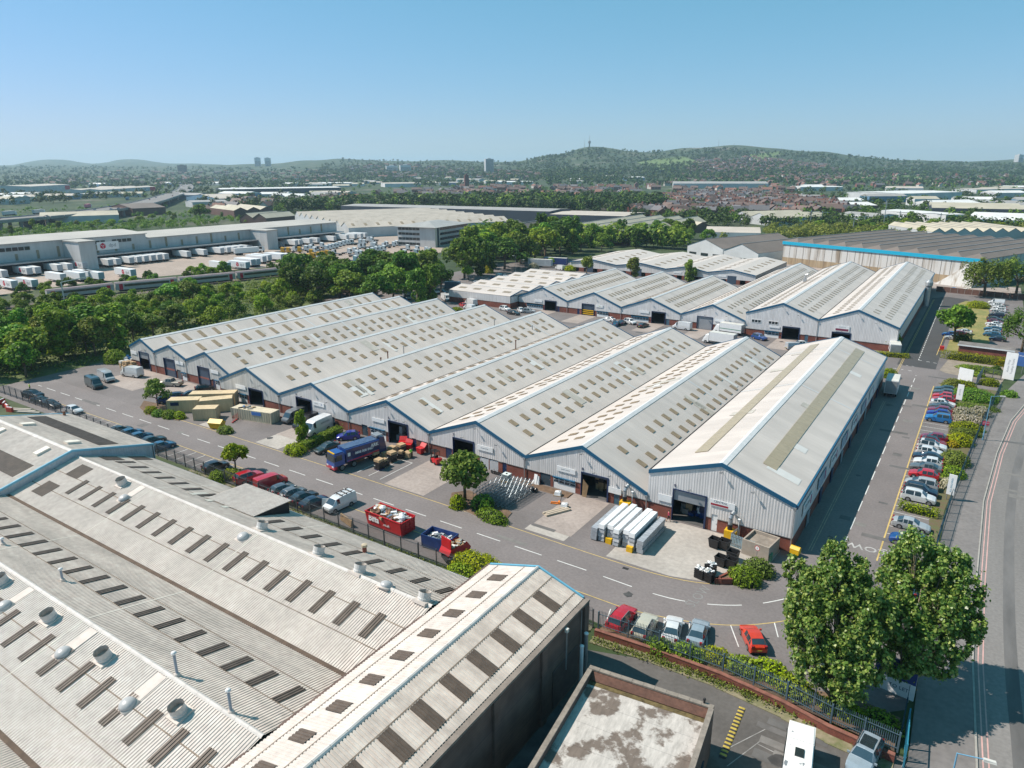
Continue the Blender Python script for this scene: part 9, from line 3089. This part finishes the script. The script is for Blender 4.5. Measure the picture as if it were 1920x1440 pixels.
for where, poly, n, mats_ in [('housing estate left of the railway masts', [(1180, 405), (1250, 368), (1420, 362), (1560, 385), (1600, 402), (1480, 412), (1350, 402), (1260, 412)], 115, ('brick', 'slate', 'brick')), ('streets around the church tower', [(690, 366), (880, 352), (1180, 352), (1200, 366), (1100, 372), (880, 374)], 70, ('brick', 'slate', 'render')), ('houses at the foot of the wooded hill', [(1180, 350), (1300, 338), (1560, 342), (1600, 352), (1480, 362), (1250, 362)], 60, ('brick', 'render', 'brick')), ('houses between motorway and wood', [(360, 400), (500, 378), (680, 372), (690, 382), (520, 395), (420, 410)], 32, ('slate', 'brick', 'render'))]:
 for p in hlist(poly, n, 15):
  k = R.choice(mats_)
  o = ob('house', HM[k], None, (p.x, p.y, p.z), YAW + R.choice((0, .3, 1.57, 1.9, -.4)) + R.uniform(-.1, .1))
  o.scale = (R.uniform(1.1, 1.8), 1.15, R.uniform(1.0, 1.35))
  OCC.append((p, 9))
  tag(o, '%s house among the %s' % ({'brick': 'red brick brown-tiled', 'slate': 'dark brick slate-roofed', 'render': 'pale rendered red-tiled'}[k], where), 'house', 'the ' + where)
v_, f_, m2, mts = [], [], [], []
allm = MB()
for poly, n in [([(1180, 405), (1250, 368), (1420, 362), (1560, 385), (1600, 402), (1480, 412), (1350, 402), (1260, 412)], 130), ([(690, 366), (880, 352), (1180, 352), (1200, 366), (1100, 372), (880, 374)], 70), ([(1280, 335), (1300, 300), (1420, 296), (1560, 312), (1600, 338), (1450, 340)], 430), ([(1480, 345), (1600, 322), (1900, 330), (1910, 350), (1600, 352)], 130), ([(20, 345), (200, 322), (600, 322), (660, 342), (300, 350)], 150), ([(640, 315), (760, 308), (860, 318), (1050, 325), (1000, 338), (700, 335)], 190)]:
 for p in hlist(poly, n, 14):
  src = hw[R.choice(('brick', 'slate', 'render', 'brick'))]
  M4 = Matrix.Translation(p) @ Matrix.Rotation(YAW + R.choice((0, .3, 1.4)), 4, 'Z') @ Matrix.Diagonal((1.7, 1.2, 1.15, 1))
  k = len(allm.v)
  allm.v += [tuple(M4 @ Vector(q)) for q in src.v[:34]]
  nf = [i for i, f in enumerate(src.f) if max(f) < 34]
  allm.f += [tuple(k + i for i in src.f[j]) for j in nf]
  allm.m += [allm.mi(src.mats[src.m[j]]) for j in nf]
o = allm.build('distant_houses', kind='stuff')
tag(o, 'hundreds of tiny distant houses on the hillsides', 'houses')

for where, poly, n in [('beside the motorway on the left', [(-40, 386), (230, 372), (330, 364), (380, 380), (640, 372), (640, 346), (300, 346), (-40, 356)], 30), ('beyond the town centre', [(660, 350), (1200, 344), (1200, 334), (660, 336)], 16), ('on the right below the hills', [(1480, 400), (1940, 400), (1940, 348), (1500, 352)], 18)]:
 for p in hlist(poly, n, 40):
  wl, rf = R.choice((pale_wall, white_wall, brown_wall, blue_wall)), R.choice((white_roof, pale_roof, grey_roof, white_roof, cream_roof))
  t = thing('industrial_shed', '%s-roofed small shed %s' % (rf.name.split('_')[1], where), 'shed', (p.x, p.y, p.z - .5), YAW + R.uniform(-.5, .5), 'small sheds ' + where)
  w2, d2, h2 = R.uniform(14, 34), R.uniform(10, 22), R.uniform(5, 9)
  b = MB(); b.box(-w2, w2, -d2, d2, 0, h2, wl); b.build('wall', t)
  b = MB(); b.hexa([(-w2, -d2, h2), (w2, -d2, h2), (w2, d2, h2), (-w2, d2, h2)], [(-w2, -.3, h2 + 3), (w2, -.3, h2 + 3), (w2, .3, h2 + 3), (-w2, .3, h2 + 3)], rf); b.build('roof', t)
  OCC.append((p, w2 + 4))

# ---- trees of the middle distance one by one, then the woods as masses
belt('the trees beyond the depot', [(-10, 450), (100, 437), (200, 430), (330, 418), (420, 410), (430, 396), (330, 408), (200, 418), (-10, 438)], 10, (5, 9), ['round', 'spread', 'tall'], ['green', 'dark', 'fresh', 'olive'], 26)
belt('the trees behind the cyan-banded shed', [(1500, 445), (1720, 450), (1780, 445), (1920, 450), (1920, 436), (1750, 430), (1520, 432)], 10, (6, 11), ['round', 'spread'], ['green', 'dark', 'olive', 'fresh'], 26)
tree('large lone round tree right of the viaduct above the depot', far(376, 414), 17, 'round', 'dark', None, 1.15)
def mass(label, poly, n, h, tone, name='woodland', sep=0, wob=.35):
 cs, rr, q = [], [], 0
 xs, ys = [p[0] for p in poly], [p[1] for p in poly]
 cnt = tr = 0
 V = []
 while cnt < n and tr < n * 12:
  tr += 1
  s = (R.uniform(min(xs), max(xs)), R.uniform(min(ys), max(ys)))
  if not inside(s, poly): continue
  p = far(*s)
  if any(abs(p.x - o[0].x) < o[1] * .8 + 3 and abs(p.y - o[0].y) < o[1] * .8 + 3 for o in OCC): continue
  if R.random() < wob * (1 + math.sin(p.x * .012 + 2 * math.sin(p.y * .009))) * .5: continue
  cnt += 1
  dd = p.length
  hh = h * R.uniform(.6, 1.25)
  k = 90 if dd < 900 else 46 if dd < 1700 else 20
  c = [(p.x + R.uniform(-.25, .25) * hh, p.y + R.uniform(-.25, .25) * hh, p.z + hh * R.uniform(.4, .72)) for _ in range(4)]
  V.append(leaves(c, np.array([[hh * .27, hh * .27, hh * .25]] * 4) * rs.uniform(.8, 1.3, (4, 1)), k, rnd=.22, size= hh * (.14 if dd < 900 else .2 if dd < 1700 else .32)))
 o = ob(name, leaf_mesh(name, np.concatenate(V), TONE[tone]), kind='stuff')
 return tag(o, label, 'woodland')
mass('continuous wood behind the factories in the middle distance', [(520, 402), (700, 398), (1030, 408), (1240, 400), (1250, 384), (1150, 376), (900, 378), (640, 386), (520, 394)], 900, 15, 'far')
mass('lighter crowns in the wood behind the factories', [(520, 402), (700, 398), (1030, 408), (1240, 400), (1250, 384), (1150, 376), (900, 378), (640, 386), (520, 394)], 220, 14, 'green')
mass('scattered trees among factories and streets on the left', [(-60, 392), (220, 376), (330, 372), (400, 396), (520, 398), (660, 378), (660, 345), (300, 348), (-60, 352)], 520, 12, 'far')
mass('scattered trees among houses and offices on the right', [(1170, 430), (1500, 430), (1960, 440), (1960, 345), (1500, 345), (1170, 372)], 640, 10, 'far')
mass('fresh green trees dotted through the town', [(-60, 385), (330, 372), (520, 400), (900, 376), (1200, 420), (1960, 440), (1960, 345), (900, 345), (-60, 350)], 500, 10, 'green')
mass('distant treetops of the plain in front of the hills', [(-120, 352), (600, 352), (900, 352), (1200, 350), (1960, 352), (1960, 318), (1500, 320), (900, 322), (500, 316), (-120, 312)], 3600, 15, 'far', wob=.5)
mass('woods covering the hills on the skyline', [(560, 330), (640, 300), (860, 305), (1000, 300), (1105, 280), (1230, 287), (1370, 280), (1530, 290), (1700, 303), (1960, 312), (1960, 332), (1500, 330), (1100, 345), (900, 335)], 4200, 14, 'far', wob=.55)
mass('scrub and young trees behind the depot', [(-60, 462), (330, 430), (480, 418), (640, 402), (520, 407), (300, 419), (-60, 440)], 330, 5, 'green')
mass('low bushes round the viaduct piers', [(-60, 440), (330, 419), (520, 407), (640, 402), (520, 396), (330, 380), (-60, 400)], 260, 4.5, 'green')
mass('bushy wood between the office, the factories and the third row', [(890, 482), (1010, 452), (1290, 470), (1330, 448), (1200, 430), (1020, 440), (900, 462)], 560, 12, 'green')
mass('darker crowns in the bushy wood before the third row', [(890, 482), (1010, 452), (1290, 470), (1330, 448), (1200, 430), (1020, 440), (900, 462)], 420, 13, 'dark')
mass('low scrub along the railway beyond the yards', [(1290, 462), (1500, 452), (1760, 450), (1920, 448), (1960, 470), (1960, 430), (1500, 432), (1320, 440)], 340, 7, 'olive')
for poly in [(1190, 305), (1280, 296), (1330, 312), (1230, 322)], [(1400, 292), (1460, 286), (1480, 296), (1420, 302)], [(1530, 335), (1720, 330), (1760, 336), (1560, 344)]:
 b = MB(); P4 = [far(*q) + Vector((0, 0, 3)) for q in poly]
 b.face(P4, pm('meadow', (.13, .19, .05), .12, .02, .95)); b.build('meadow', kind='structure')

# ---- air
hz = bpy.data.materials.new('haze_air')
hz.use_nodes = True
n_ = hz.node_tree
n_.nodes.remove(n_.nodes['Principled BSDF'])
v_ = n_.nodes.new('ShaderNodeVolumePrincipled')
v_.inputs['Color'].default_value = (.60, .82, 1.0, 1)
v_.inputs['Density'].default_value = 8e-5
v_.inputs['Anisotropy'].default_value = .2
n_.links.new(v_.outputs[0], n_.nodes['Material Output'].inputs['Volume'])
b = MB(); b.box(-15200, 15200, -15200, 15200, -25, 330, hz)
b.build('haze', kind='stuff')
